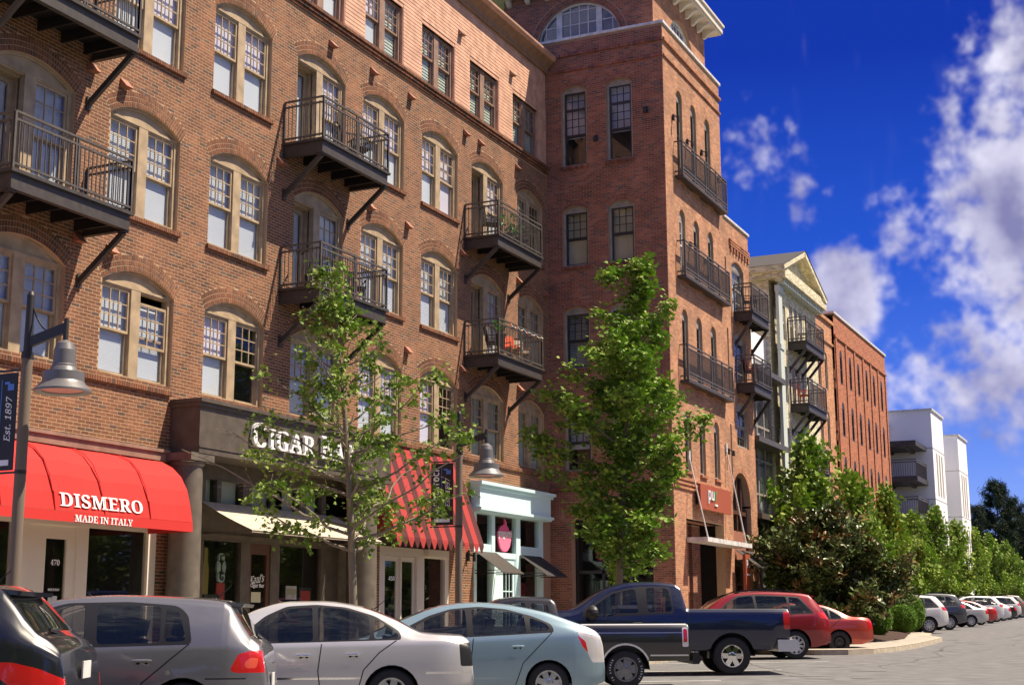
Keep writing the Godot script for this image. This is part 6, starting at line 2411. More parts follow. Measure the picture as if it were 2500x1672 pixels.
	for s in [[54.2, -10.7, 0.64, 1.3, "round clipped green shrub nearest the red sedan"], [61.0, -10.9, 0.58, 1.12, "squat round clipped shrub in the middle of the island"], [63.9, -11.1, 0.64, 1.55, "taller oval clipped shrub beside the white parked car"]]:
		var o := thing("round_shrub", s[4], "shrub", Vector3(s[0], gy(s[0]) + 0.2, s[1]), 0.0, "clipped shrubs on the island")
		var mm := MultiMesh.new()
		mm.transform_format = MultiMesh.TRANSFORM_3D
		mm.use_colors = true
		mm.mesh = c_bush
		mm.instance_count = 2600
		for i in mm.instance_count:
			var d := Vector3(r.randfn(), r.randfn(), r.randfn()).normalized()
			var k: float = r.randf_range(0.82, 1.02) * (1.0 + 0.03 * sin(d.x * 9) * sin(d.y * 8 + d.z * 7))
			mm.set_instance_transform(i, Transform3D(Basis(Vector3.UP, r.randf() * TAU) * Basis(Vector3.RIGHT, r.randfn() * 0.6), Vector3(d.x * s[2] * k, s[3] * 0.5 + d.y * s[3] * 0.5 * k, d.z * s[2] * k)))
			var cc: Color = [Color(0.13, 0.24, 0.03), Color(0.11, 0.21, 0.026), Color(0.16, 0.27, 0.035)][r.randi() % 3]
			mm.set_instance_color(i, cc)
		var mi := MultiMeshInstance3D.new()
		mi.multimesh = mm
		mi.material_override = leaf
		mi.set_meta("kind", "stuff")
		put(mi, "foliage", o)
		var m := MB.new()
		m.tube(Vector3(0, -0.1, 0), Vector3(0, s[3] * 0.5, 0), 0.05, 0.03, 6)
		part(o, "stem", m.mesh(), dark)

# ---------------------------------------------------------------- cars

# a smooth curve through points [x, y] with x rising; points given a third value 1 are corners
func curve(pts: Array, x: float) -> float:
	var n := pts.size()
	if x <= pts[0][0]:
		return pts[0][1]
	for i in n - 1:
		if x <= pts[i + 1][0]:
			var a: Array = pts[i]
			var b: Array = pts[i + 1]
			var w: float = b[0] - a[0]
			if w < 1e-5:
				return b[1]
			var s: float = (b[1] - a[1]) / w
			var ma := s
			var mb := s
			if i > 0 and a.size() < 3:
				var q: Array = pts[i - 1]
				var sp: float = (a[1] - q[1]) / maxf(a[0] - q[0], 1e-5)
				ma = 0.0 if sp * s <= 0.0 else 2.0 * sp * s / (sp + s)
			if i < n - 2 and b.size() < 3:
				var q: Array = pts[i + 2]
				var sn: float = (q[1] - b[1]) / maxf(q[0] - b[0], 1e-5)
				mb = 0.0 if sn * s <= 0.0 else 2.0 * sn * s / (sn + s)
			var t: float = (x - a[0]) / w
			var t2 := t * t
			var t3 := t2 * t
			return (2 * t3 - 3 * t2 + 1) * a[1] + (t3 - 2 * t2 + t) * w * ma + (-2 * t3 + 3 * t2) * b[1] + (t3 - t2) * w * mb
	return pts[n - 1][1]

func v2(a: Array) -> PackedVector2Array:
	var q := PackedVector2Array()
	for p in a:
		q.append(Vector2(p[0], p[1]))
	if Geometry2D.is_polygon_clockwise(q):
		q.reverse()
	return q

# corners cut round: each corner replaced by a short curve
func soft(a: Array, r := 0.04) -> PackedVector2Array:
	var q := v2(a)
	var o := PackedVector2Array()
	var n := q.size()
	for i in n:
		var p := q[i]
		var u := (q[(i + n - 1) % n] - p)
		var w := (q[(i + 1) % n] - p)
		var k := minf(r, minf(u.length(), w.length()) * 0.45)
		var s := p + u.normalized() * k
		var e := p + w.normalized() * k
		for j in 4:
			var t := j / 3.0
			o.append(s.lerp(p, t).lerp(p.lerp(e, t), t))
	return o

# a thin band along a line of points
func band(a: Array, w: float) -> Array:
	var o := []
	for i in a.size() - 1:
		var p := Vector2(a[i][0], a[i][1])
		var q := Vector2(a[i + 1][0], a[i + 1][1])
		var d := (q - p).normalized()
		var s := Vector2(-d.y, d.x) * w * 0.5
		o.append(v2([[p.x + s.x, p.y + s.y], [q.x + s.x, q.y + s.y], [q.x - s.x, q.y - s.y], [p.x - s.x, p.y - s.y]]))
	return o

func arc(x: float, y: float, r: float) -> Array:
	var o := []
	for i in 19:
		var t := -0.1 + (PI + 0.2) * i / 18.0
		o.append([x + cos(t) * r, y + sin(t) * r])
	return o

func disc(x: float, y: float, r: float, n := 26) -> PackedVector2Array:
	var q := PackedVector2Array()
	for i in n:
		q.append(Vector2(x + cos(TAU * i / n) * r, y + sin(TAU * i / n) * r))
	return q

func section(s: Dictionary, x: float) -> PackedVector2Array:
	var t := curve(s.top, x)
	var b := minf(curve(s.belt, x), t - 0.025)
	var bot := minf(curve(s.bottom, x), b - 0.05)
	var w: float = s.w
	var ra: float = s.get("round_rear", 0.55)
	var fa: float = s.get("round_front", 0.95)
	if x < ra:
		w *= 1.0 - s.get("pinch_rear", 0.14) * pow((ra - x) / ra, 2.4)
	if x > s.l - fa:
		w *= 1.0 - s.get("pinch_front", 0.2) * pow((x - s.l + fa) / fa, 2.2)
	var h := t - b
	var wb := w * 0.968
	var wt := maxf(w * 0.35, wb - h * float(s.tumble) - 0.02)
	var e := b - bot
	var r := minf(0.075, h * 0.45)
	var q := PackedVector2Array()
	for p in [[0.90, 0.0], [0.965, 0.08], [0.985, 0.25], [1.0, 0.48], [0.998, 0.66], [0.988, 0.82], [0.978, 0.93]]:
		q.append(Vector2(w * p[0], bot + e * p[1]))
	q.append(Vector2(wb, b))
	q.append(Vector2(lerpf(wb, wt, 0.30) + 0.012 * minf(1.0, h * 3), b + (h - r) * 0.33))
	q.append(Vector2(lerpf(wb, wt, 0.64) + 0.014 * minf(1.0, h * 3), b + (h - r) * 0.68))
	q.append(Vector2(wt, t - r))
	q.append(Vector2(wt - r * 0.32, t - r * 0.32))
	q.append(Vector2(wt - r * 1.0, t - 0.004))
	q.append(Vector2(wt * 0.5, t + 0.012))
	q.append(Vector2(0, t + 0.018))
	return q

func emit_poly(mb: MB, poly: PackedVector2Array, a2: PackedVector2Array, P: Array, N: Array) -> void:
	var idx := Geometry2D.triangulate_polygon(poly)
	var d := (a2[1] - a2[0]).cross(a2[2] - a2[0])
	var ps: Array[Vector3] = []
	var ns: Array[Vector3] = []
	for p in poly:
		var u := (p - a2[0]).cross(a2[2] - a2[0]) / d
		var w := (a2[1] - a2[0]).cross(p - a2[0]) / d
		ps.append(P[0] * (1 - u - w) + P[1] * u + P[2] * w)
		ns.append((N[0] * (1 - u - w) + N[1] * u + N[2] * w).normalized())
	for i in range(0, idx.size(), 3):
		var i0 := idx[i]
		var i1 := idx[i + 1]
		var i2 := idx[i + 2]
		var g := (ps[i1] - ps[i0]).cross(ps[i2] - ps[i0])
		if g.length() < 1e-10:
			continue
		if g.dot(ns[i0]) < 0:
			var k := i1
			i1 = i2
			i2 = k
		mb.tris(ps[i0], ps[i1], ps[i2], ns[i0], ns[i1], ns[i2])

func wheel_meshes(r: float, rim: float, style: String) -> Array:
	var key := "wheel%.3f%s" % [r, style]
	if not shapes.has(key):
		var w := 0.105
		var m := MB.new()
		m.lathe([[rim, -w], [rim + 0.02, -w - 0.012], [r - 0.035, -w - 0.004], [r - 0.008, -w + 0.018], [r, -w + 0.04], [r, w - 0.04], [r - 0.008, w - 0.018], [r - 0.035, w + 0.004], [rim + 0.02, w + 0.012], [rim, w]], 36)
		var t := MB.new()
		t.lathe([[rim - 0.012, -w], [rim - 0.03, -w + 0.06], [rim - 0.03, w - 0.02], [rim - 0.014, w + 0.004], [rim + 0.004, w + 0.004], [rim + 0.004, w - 0.02]], 36)
		if style == "steel":
			t.lathe([[rim - 0.02, w - 0.06], [rim * 0.62, w - 0.02], [rim * 0.4, w - 0.03], [0.0, w - 0.01]], 30)
		else:
			var n := 5 if style == "five" else 7 if style == "seven" else 10 if style == "ten" else 6
			for i in n:
				var a := TAU * i / n
				var d := Vector3(cos(a), 0, sin(a))
				var sd := Vector3(-sin(a), 0, cos(a))
				var w0 := 0.55 / n * 0.55
				var w1: float = (0.50 / n if style != "five" else 0.13) * 0.62
				var r0 := 0.05
				var r1 := rim - 0.014
				var up := Vector3(0, w - 0.012, 0)
				var dn := Vector3(0, w - 0.065, 0)
				var lo := Vector3(0, -0.022, 0)
				m = m
				t.quad(d * r0 + sd * w0 + up, d * r1 + sd * w1 + up + lo * 0.2, d * r1 - sd * w1 + up + lo * 0.2, d * r0 - sd * w0 + up)
				t.quad(d * r0 - sd * w0 + up, d * r1 - sd * w1 + up + lo * 0.2, d * r1 - sd * w1 + dn, d * r0 - sd * w0 + dn)
				t.quad(d * r1 + sd * w1 + up + lo * 0.2, d * r0 + sd * w0 + up, d * r0 + sd * w0 + dn, d * r1 + sd * w1 + dn)
			t.lathe([[0.085, w - 0.05], [0.08, w - 0.006], [0.06, w], [0.0, w + 0.003]], 18)
		var b := MB.new()
		b.lathe([[rim - 0.03, -0.05], [rim - 0.03, w - 0.085], [0.0, w - 0.085]], 24)
		shapes[key] = [m.mesh(), t.mesh(), b.mesh()]
	return shapes[key]

func make_car(s: Dictionary) -> Node3D:
	var phi: float = deg_to_rad(s.get("angle", 60.0))
	var o := thing(s.name, s.label, s.category, Vector3(s.at[0], gy(s.at[0]) + 0.002, s.at[1]), PI - phi, s.get("group", ""))
	var xr: float = s.axles[0]
	var sh := Vector3(-xr, 0, 0)
	# stations
	var xs := []
	var x := 0.0
	while x < s.l:
		xs.append(x)
		x += 0.09
	for e in [0.0, 0.012, 0.03, 0.055, 0.13, s.l, s.l - 0.015, s.l - 0.04]:
		xs.append(e)
	for key in ["rear_glass", "windscreen", "bed"]:
		if s.has(key):
			xs.append(s[key][0])
			xs.append(s[key][1])
	for p in s.top:
		xs.append(p[0])
	xs.sort()
	var st := []
	for q in xs:
		if st.is_empty() or q - st[st.size() - 1] > 0.006:
			st.append(q)
	var secs := []
	for q in st:
		secs.append(section(s, q))
	var np: int = (secs[0] as PackedVector2Array).size()
	var cols := 2 * np - 1
	# grid of points: from the left sill (-z) over the roof to the right sill
	var P := []
	for i in st.size():
		var row: Array[Vector3] = []
		for j in cols:
			var k := j if j < np else cols - 1 - j
			var c: Vector2 = secs[i][k]
			row.append(Vector3(st[i], c.y, -c.x if j < np else c.x))
		P.append(row)
	var N := []
	for i in st.size():
		var row: Array[Vector3] = []
		for j in cols:
			var a: Vector3 = P[mini(i + 1, st.size() - 1)][j] - P[maxi(i - 1, 0)][j]
			var b: Vector3 = P[i][mini(j + 1, cols - 1)] - P[i][maxi(j - 1, 0)]
			var nn := b.cross(a)
			if nn.length() < 1e-8:
				nn = Vector3.UP
			row.append(nn.normalized())
		N.append(row)
	# check the direction once: on the roof the normal must point up
	var flip := 1.0 if (N[st.size() / 2][np - 1] as Vector3).y > 0 else -1.0
	for i in st.size():
		for j in cols:
			N[i][j] = N[i][j] * flip
	# regions cut into the sides, in order of precedence
	var regs := []
	for a in s.axles:
		regs.append(["", disc(a, s.wheel, s.arch), 0.45])
	for w in s.windows:
		regs.append([w[0], soft(w[1], w[2] if w.size() > 2 else 0.05), 0.25])
	if s.has("outline"):
		regs.append(["window_trim", soft(s.outline, 0.06), 0.25])
	for w in s.get("lights", []):
		regs.append([w[0], soft(w[1], 0.03), 0.42])
	for w in s.get("panels", []):
		regs.append([w[0], v2(w[1]), 0.2])
	for sm in s.get("seams", []):
		for b in band(sm, 0.015):
			regs.append(["panel_gap", b, 0.3])
	for sm in s.get("mouldings", []):
		for b in band(sm[1], sm[2]):
			regs.append([sm[0], b, 0.3])
	var boxes := []
	for g in regs:
		var r := Rect2(g[1][0], Vector2.ZERO)
		for p in g[1]:
			r = r.expand(p)
		boxes.append(r)
	var out := {"body": MB.new()}
	var bucket := func(name: String) -> MB:
		if not out.has(name):
			out[name] = MB.new()
		return out[name]
	for i in st.size() - 1:
		for j in cols - 1:
			var jj := mini(j, cols - 2 - j)
			var mx: float = (st[i] + st[i + 1]) * 0.5
			var where := "body"
			if jj >= np - 4:
				if s.has("bed") and mx > s.bed[0] and mx < s.bed[1]:
					if jj >= np - 3:
						continue
				for key in ["rear_glass", "windscreen"]:
					if s.has(key) and mx > s[key][0] and mx < s[key][1] and jj >= np - 3:
						where = key
			var side := "left_" if j < np - 1 else "right_"
			for half in 2:
				var c := [[i, j], [i + 1, j], [i + 1, j + 1]] if half == 0 else [[i, j], [i + 1, j + 1], [i, j + 1]]
				var p3 := [P[c[0][0]][c[0][1]], P[c[1][0]][c[1][1]], P[c[2][0]][c[2][1]]]
				var n3 := [N[c[0][0]][c[0][1]], N[c[1][0]][c[1][1]], N[c[2][0]][c[2][1]]]
				var az: float = minf(absf(p3[0].z), minf(absf(p3[1].z), absf(p3[2].z)))
				var a2 := PackedVector2Array([Vector2(p3[0].x, p3[0].y), Vector2(p3[1].x, p3[1].y), Vector2(p3[2].x, p3[2].y)])
				var area := absf((a2[1] - a2[0]).cross(a2[2] - a2[0]))
				var whole := true
				if where == "body" and jj < np - 3:
					var r := Rect2(a2[0], Vector2.ZERO).expand(a2[1]).expand(a2[2])
					var pieces := [a2]
					for g in regs.size():
						if az < regs[g][2] or not boxes[g].intersects(r):
							continue
						var poly: PackedVector2Array = regs[g][1]
						var called: String = regs[g][0]
						if area < 2e-5:
							if whole and Geometry2D.is_point_in_polygon((a2[0] + a2[1] + a2[2]) / 3.0, poly):
								whole = false
								pieces = []
								if called != "":
									emit3(bucket.call(called + "|" + side), p3, n3)
							continue
						var next := []
						for pc in pieces:
							var inter := Geometry2D.intersect_polygons(pc, poly)
							if inter.is_empty():
								next.append(pc)
								continue
							whole = false
							if called != "":
								for q in inter:
									if q.size() > 2:
										emit_poly(bucket.call(called + "|" + side), q, a2, p3, n3)
							for q in Geometry2D.clip_polygons(pc, poly):
								if q.size() > 2 and not Geometry2D.is_polygon_clockwise(q) == not Geometry2D.is_polygon_clockwise(pc):
									next.append(q)
						pieces = next
					if not whole:
						for q in pieces:
							emit_poly(out.body, q, a2, p3, n3)
						continue
				emit3(bucket.call(where), p3, n3)
	# closed ends and floor
	for e in [0, st.size() - 1]:
		var mid := Vector3(st[e], (P[e][0].y + P[e][np - 1].y) * 0.5, 0)
		var nn := Vector3.LEFT if e == 0 else Vector3.RIGHT
		for j in cols - 1:
			emit3(out.body, [mid, P[e][j], P[e][j + 1]], [nn, nn, nn])
	var under := MB.new()
	for i in st.size() - 1:
		under.quad(P[i][0], P[i][cols - 1], P[i + 1][cols - 1], P[i + 1][0])
	# wheel housings
	for a in s.axles:
		for sd in [-1.0, 1.0]:
			for k in 12:
				var t0 := PI * k / 12 - 0.1
				var t1 := PI * (k + 1) / 12 + 0.02
				var ar: float = s.arch + 0.012
				var p0 := Vector3(a + cos(t0) * ar, s.wheel + sin(t0) * ar, sd * (s.w - 0.04))
				var p1 := Vector3(a + cos(t1) * ar, s.wheel + sin(t1) * ar, sd * (s.w - 0.04))
				var dz := Vector3(0, 0, -sd * 0.34)
				under.quad(p0, p1, p1 + dz, p0 + dz)
				under.tri(Vector3(a, s.wheel, sd * (s.w - 0.38)), p0 + dz, p1 + dz)
	part(o, "underbody", under.mesh(), M.black, Transform3D(Basis.IDENTITY, sh))
	var look: Dictionary = s.get("look", {})
	var place := Transform3D(Basis.IDENTITY, sh)
	for key in out:
		var called: String = key.split("|")[0]
		var m: Material = s.paint
		if called.ends_with("window") or called in ["windscreen", "rear_glass"]:
			m = M.car_glass
		elif called in ["window_trim", "panel_gap", "pillar"]:
			m = M.car_trim
		elif called == "tail_light":
			m = M.tail
		elif called == "clear_light":
			m = M.clear_lamp
		elif called == "head_light":
			m = M.clear_lamp
		if look.has(called):
			m = look[called]
		part(o, called, (out[key] as MB).mesh(), m, place)
	# cabin
	var cab: Array = s.cabin
	var sm := MB.new()
	var fl: float = s.get("floor", 0.32)
	sm.bb(cab[0] - 0.25, cab[1] + 0.3, fl, fl + 0.05, -s.w * 0.85, s.w * 0.85)
	sm.bb(cab[1] + 0.15, cab[1] + 0.5, fl, cab[2], -s.w * 0.8, s.w * 0.8)
	part(o, "cabin_floor", sm.mesh(), M.cabin, place)
	var rows: Array = s.get("seats", [cab[1] - 0.75, cab[0] + 0.35])
	for rx in rows:
		for sz in [-0.38, 0.38]:
			var se := MB.new()
			var hb: float = cab[2]
			se.box(Vector3(rx, fl + 0.2, sz), Vector3(0.5, 0.16, 0.5))
			se.box(Vector3(rx - 0.27, hb - 0.22, sz), Vector3(0.13, 0.62, 0.46), Basis(Vector3.BACK, 0.2))
			se.box(Vector3(rx - 0.36, hb + 0.2, sz), Vector3(0.1, 0.17, 0.25), Basis(Vector3.BACK, 0.2))
			part(o, "seat", se.mesh(), M.cabin, place)
	# bed of a pickup
	if s.has("bed"):
		var b := MB.new()
		var x0: float = s.bed[0] + 0.05
		var x1: float = s.bed[1] - 0.03
		var y1: float = s.bed[2]
		var y0: float = y1 - 0.5
		var zi: float = s.w * 0.968 - 0.13
		b.quad(Vector3(x0, y0, -zi), Vector3(x0, y0, zi), Vector3(x1, y0, zi), Vector3(x1, y0, -zi))
		for sd in [-1, 1]:
			b.quad(Vector3(x0, y0, sd * zi), Vector3(x1, y0, sd * zi), Vector3(x1, y1 - 0.005, sd * zi), Vector3(x0, y1 - 0.005, sd * zi))
		b.quad(Vector3(x1, y0, zi), Vector3(x1, y0, -zi), Vector3(x1, y1, -zi), Vector3(x1, y1, zi))
		b.quad(Vector3(x0, y0, -zi), Vector3(x0, y0, zi), Vector3(x0, y1, zi), Vector3(x0, y1, -zi))
		part(o, "bed_liner", b.mesh(), M.black, place)
	# wheels
	var wm := wheel_meshes(s.wheel, s.rim, s.style)
	for a in s.axles:
		for sd in [-1.0, 1.0]:
			var b := Basis(Vector3.RIGHT, Vector3(0, 0, sd), Vector3(0, -sd, 0))
			var w := part(o, "wheel", wm[0], M.rubber, Transform3D(b * Basis(Vector3.UP, a * 1.7), Vector3(a - xr, s.wheel, sd * (s.w - 0.13))))
			part(w, "rim", wm[1], s.get("rim_look", M.alloy))
			part(w, "brake_hub", wm[2], M.black)
			if s.has("tyre_words") and sd < 0 and a == xr:
				for k in 2:
					for i in 9:
						var wd: String = ["RADIAL ST", "RADIAL GT"][k]
						if wd[i] == " ":
							continue
						var an := 0.6 + k * PI + i * 0.16
						var rr: float = (s.wheel + s.rim) * 0.5 + 0.012
						var q := Basis(Vector3.UP, an)
						lettering(w, "tyre_letter", wd[i], M.letter, Transform3D(q * Basis(Vector3.RIGHT, -PI / 2) * Basis(Vector3.BACK, -PI / 2), q * Vector3(rr, 0.112, 0)), 0.02, 0.03, 0.003)
	# handles
	for h in s.get("handles", []):
		for sd in [-1.0, 1.0]:
			var q := section(s, h[0])
			var zz := 0.0
			for k in q.size() - 1:
				if q[k].y <= h[1] and q[k + 1].y > h[1]:
					zz = lerpf(q[k].x, q[k + 1].x, (h[1] - q[k].y) / (q[k + 1].y - q[k].y))
			var hm := MB.new()
			hm.lathe([[0.0, -0.1], [0.012, -0.095], [0.016, -0.06], [0.017, 0.0], [0.016, 0.06], [0.012, 0.095], [0.0, 0.1]], 10, Transform3D(Basis(Vector3(0, 1, 0), Vector3(1, 0, 0), Vector3(0, 0, -1)), Vector3(h[0], h[1], sd * (zz + 0.028))))
			part(o, "door_handle", hm.mesh(), s.get("handle_look", s.paint), place)
			var cup := MB.new()
			cup.lathe([[0.0, 0.0], [0.05, 0.002], [0.052, -0.01]], 14, Transform3D(Basis(Vector3(1.15, 0, 0), Vector3(0, 0, sd), Vector3(0, -0.62, 0)), Vector3(h[0], h[1] - 0.018, sd * (zz + 0.001))))
			part(o, "handle_recess", cup.mesh(), M.car_trim, place)
	# mirrors
	if s.has("mirror"):
		for sd in [-1.0, 1.0]:
			var mm := MB.new()
			var k: float = s.get("mirror_size", 1.0)
			var pts := []
			for i in 9:
				var t := -PI / 2 + PI * i / 8
				pts.append([maxf(0.0, cos(t)) * 0.1 * k, sin(t) * 0.095 * k])
			mm.lathe(pts, 14, Transform3D(Basis(Vector3(0.75, 0, 0), Vector3(0, 1.0, 0), Vector3(0, 0, 1.15)), Vector3(s.mirror[0], s.mirror[1], sd * (s.w + 0.09 * k))))
			mm.bar(Vector3(s.mirror[0], s.mirror[1] - 0.05, sd * (s.w - 0.12)), Vector3(s.mirror[0], s.mirror[1] - 0.03, sd * (s.w + 0.06)), 0.05, 0.04)
			part(o, "wing_mirror", mm.mesh(), s.get("mirror_look", M.car_trim), place)
	if s.has("antenna"):
		var an := MB.new()
		an.tube(Vector3(s.antenna[0], s.antenna[1], 0), Vector3(s.antenna[0] - s.antenna[2], s.antenna[1] + s.antenna[3], 0), 0.008, 0.004, 6)
		an.lathe([[0.035, 0.0], [0.02, 0.03], [0.0, 0.04]], 10, Transform3D(Basis.IDENTITY, Vector3(s.antenna[0], s.antenna[1] - 0.01, 0)))
		part(o, "antenna", an.mesh(), M.black, place)
	if s.has("rails"):
		for sd in [-1.0, 1.0]:
			var rm := MB.new()
			var pv := Vector3(s.rails[0], curve(s.top, s.rails[0]) - 0.02, sd * s.rails[2])
			for i in range(1, 13):
				var xx: float = lerpf(s.rails[0], s.rails[1], i / 12.0)
				var lift := 0.05 * minf(1.0, minf(i, 12 - i) / 1.5) - 0.01
				var pn := Vector3(xx, curve(s.top, xx) + lift, sd * s.rails[2])
				rm.bar(pv, pn, 0.03, 0.03)
				pv = pn
			part(o, "roof_rail", rm.mesh(), M.black, place)
	if s.has("bumper"):
		var bm := MB.new()
		var bq: Array = s.bumper
		bm.prism(PackedVector2Array([Vector2(-0.06, bq[0]), Vector2(bq[3], bq[0]), Vector2(bq[3], bq[1]), Vector2(-0.03, bq[1]), Vector2(-0.09, bq[1] - 0.05), Vector2(-0.09, bq[0] + 0.05)]), -s.w * 0.97, s.w * 0.97, Transform3D(Basis.IDENTITY, Vector3(-bq[2], 0, 0)))
		bm.bb(-bq[2], 0.1, bq[0] + 0.05, bq[1] - 0.06, -0.5, 0.5)
		part(o, "rear_bumper", bm.mesh(), s.get("bumper_look", M.chrome), place)
	if s.has("plate"):
		var pm := MB.new()
		pm.box(Vector3(s.plate[0], s.plate[1], 0), Vector3(0.012, 0.14, 0.31))
		part(o, "number_plate", pm.mesh(), M.white, place)
	for w in s.get("rear_lights", []):
		for sd in [-1.0, 1.0]:
			var lm := MB.new()
			lm.bb(w[0], w[1], w[2], w[3], sd * w[4], sd * w[5])
			part(o, "tail_light", lm.mesh(), M.tail, place)
	if s.has("spoiler"):
		var sp: Array = s.spoiler
		var pm := MB.new()
		pm.prism(PackedVector2Array([Vector2(sp[0], sp[1]), Vector2(sp[0] + 0.02, sp[1] - 0.035), Vector2(sp[0] + 0.28, sp[1] - 0.01), Vector2(sp[0] + 0.3, sp[1] + 0.035)]), -sp[2], sp[2])
		part(o, "spoiler", pm.mesh(), s.paint, place)
	if s.has("wiper"):
		var wp: Array = s.wiper
		var pm := MB.new()
		pm.bar(Vector3(wp[0], wp[1], 0.0), Vector3(wp[0] + 0.02, wp[1] + 0.05, -0.42), 0.02, 0.025)
		part(o, "rear_wiper", pm.mesh(), M.black, place)
	return o

func emit3(mb: MB, p: Array, n: Array) -> void:
	var g: Vector3 = (p[1] - p[0]).cross(p[2] - p[0])
	if g.length() < 1e-10:
		return
	if g.dot(n[0] + n[1] + n[2]) < 0:
		mb.tris(p[0], p[2], p[1], n[0], n[2], n[1])
	else:
		mb.tris(p[0], p[1], p[2], n[0], n[1], n[2])

func paint(r: float, g: float, b: float, metal := 0.0, rough := 0.35) -> StandardMaterial3D:
	var m := mat(r, g, b, rough, metal)
	m.clearcoat_enabled = true
	m.clearcoat = 1.0
	m.clearcoat_roughness = 0.03
	return m

func sedan(l: float, h: float) -> Dictionary:
	# a saloon car scaled to its length and height
	var k := l / 4.68
	var v := h / 1.46
	var top := [[0, 0.55 * v], [0.02 * k, 0.80 * v], [0.06 * k, 0.965 * v], [0.14 * k, 1.015 * v], [0.62 * k, 1.05 * v], [1.05 * k, 1.24 * v], [1.5 * k, 1.395 * v], [2.0 * k, 1.458 * v], [2.4 * k, 1.455 * v], [2.8 * k, 1.37 * v], [3.45 * k, 1.03 * v], [4.1 * k, 0.9 * v], [4.5 * k, 0.75 * v], [4.64 * k, 0.6 * v], [4.68 * k, 0.42 * v]]
	return {"l": l, "w": 0.875, "tumble": 0.42, "top": top, "belt": [[0, 0.86 * v], [0.4 * k, 0.955 * v], [1.2 * k, 0.94 * v], [3.3 * k, 0.90 * v], [4.68 * k, 0.62 * v]], "bottom": [[0, 0.36], [0.4, 0.25], [l - 0.5, 0.22], [l, 0.27]], "axles": [1.06 * k, 3.76 * k], "wheel": 0.318, "arch": 0.362, "rim": 0.205, "style": "seven",
		"rear_glass": [0.66 * k, 1.44 * k], "windscreen": [2.66 * k, 3.40 * k], "cabin": [1.1 * k, 2.9 * k, 0.93 * v],
		"windows": [["front_window", [[2.07 * k, 0.965 * v], [3.06 * k, 0.945 * v], [2.66 * k, 1.26 * v], [2.42 * k, 1.365 * v], [2.10 * k, 1.392 * v]]], ["rear_window", [[1.34 * k, 0.985 * v], [2.00 * k, 0.968 * v], [2.03 * k, 1.392 * v], [1.72 * k, 1.37 * v], [1.36 * k, 1.275 * v]]], ["quarter_window", [[0.98 * k, 1.0 * v], [1.29 * k, 0.988 * v], [1.30 * k, 1.25 * v], [1.16 * k, 1.175 * v], [0.98 * k, 1.055 * v]]]],
		"outline": [[0.93 * k, 0.975 * v], [3.12 * k, 0.93 * v], [2.70 * k, 1.28 * v], [2.43 * k, 1.40 * v], [2.05 * k, 1.42 * v], [1.66 * k, 1.385 * v], [1.28 * k, 1.272 * v], [0.96 * k, 1.08 * v]],
		"lights": [["tail_light", [[0, 0.70 * v], [0.20 * k, 0.70 * v], [0.21 * k, 0.93 * v], [0.0, 0.94 * v]]]],
		"seams": [[[1.96 * k, 0.93 * v], [2.0 * k, 0.6 * v], [1.96 * k, 0.32]], [[1.0 * k, 0.97 * v], [1.22 * k, 0.82 * v], [1.42 * k, 0.62], [1.50 * k, 0.32]], [[3.1 * k, 0.94 * v], [3.2 * k, 0.7], [3.16 * k, 0.3]]],
		"handles": [[1.55 * k, 0.80 * v], [2.18 * k, 0.79 * v]], "mirror": [2.98 * k, 1.0 * v], "plate": [-0.006, 0.72]}

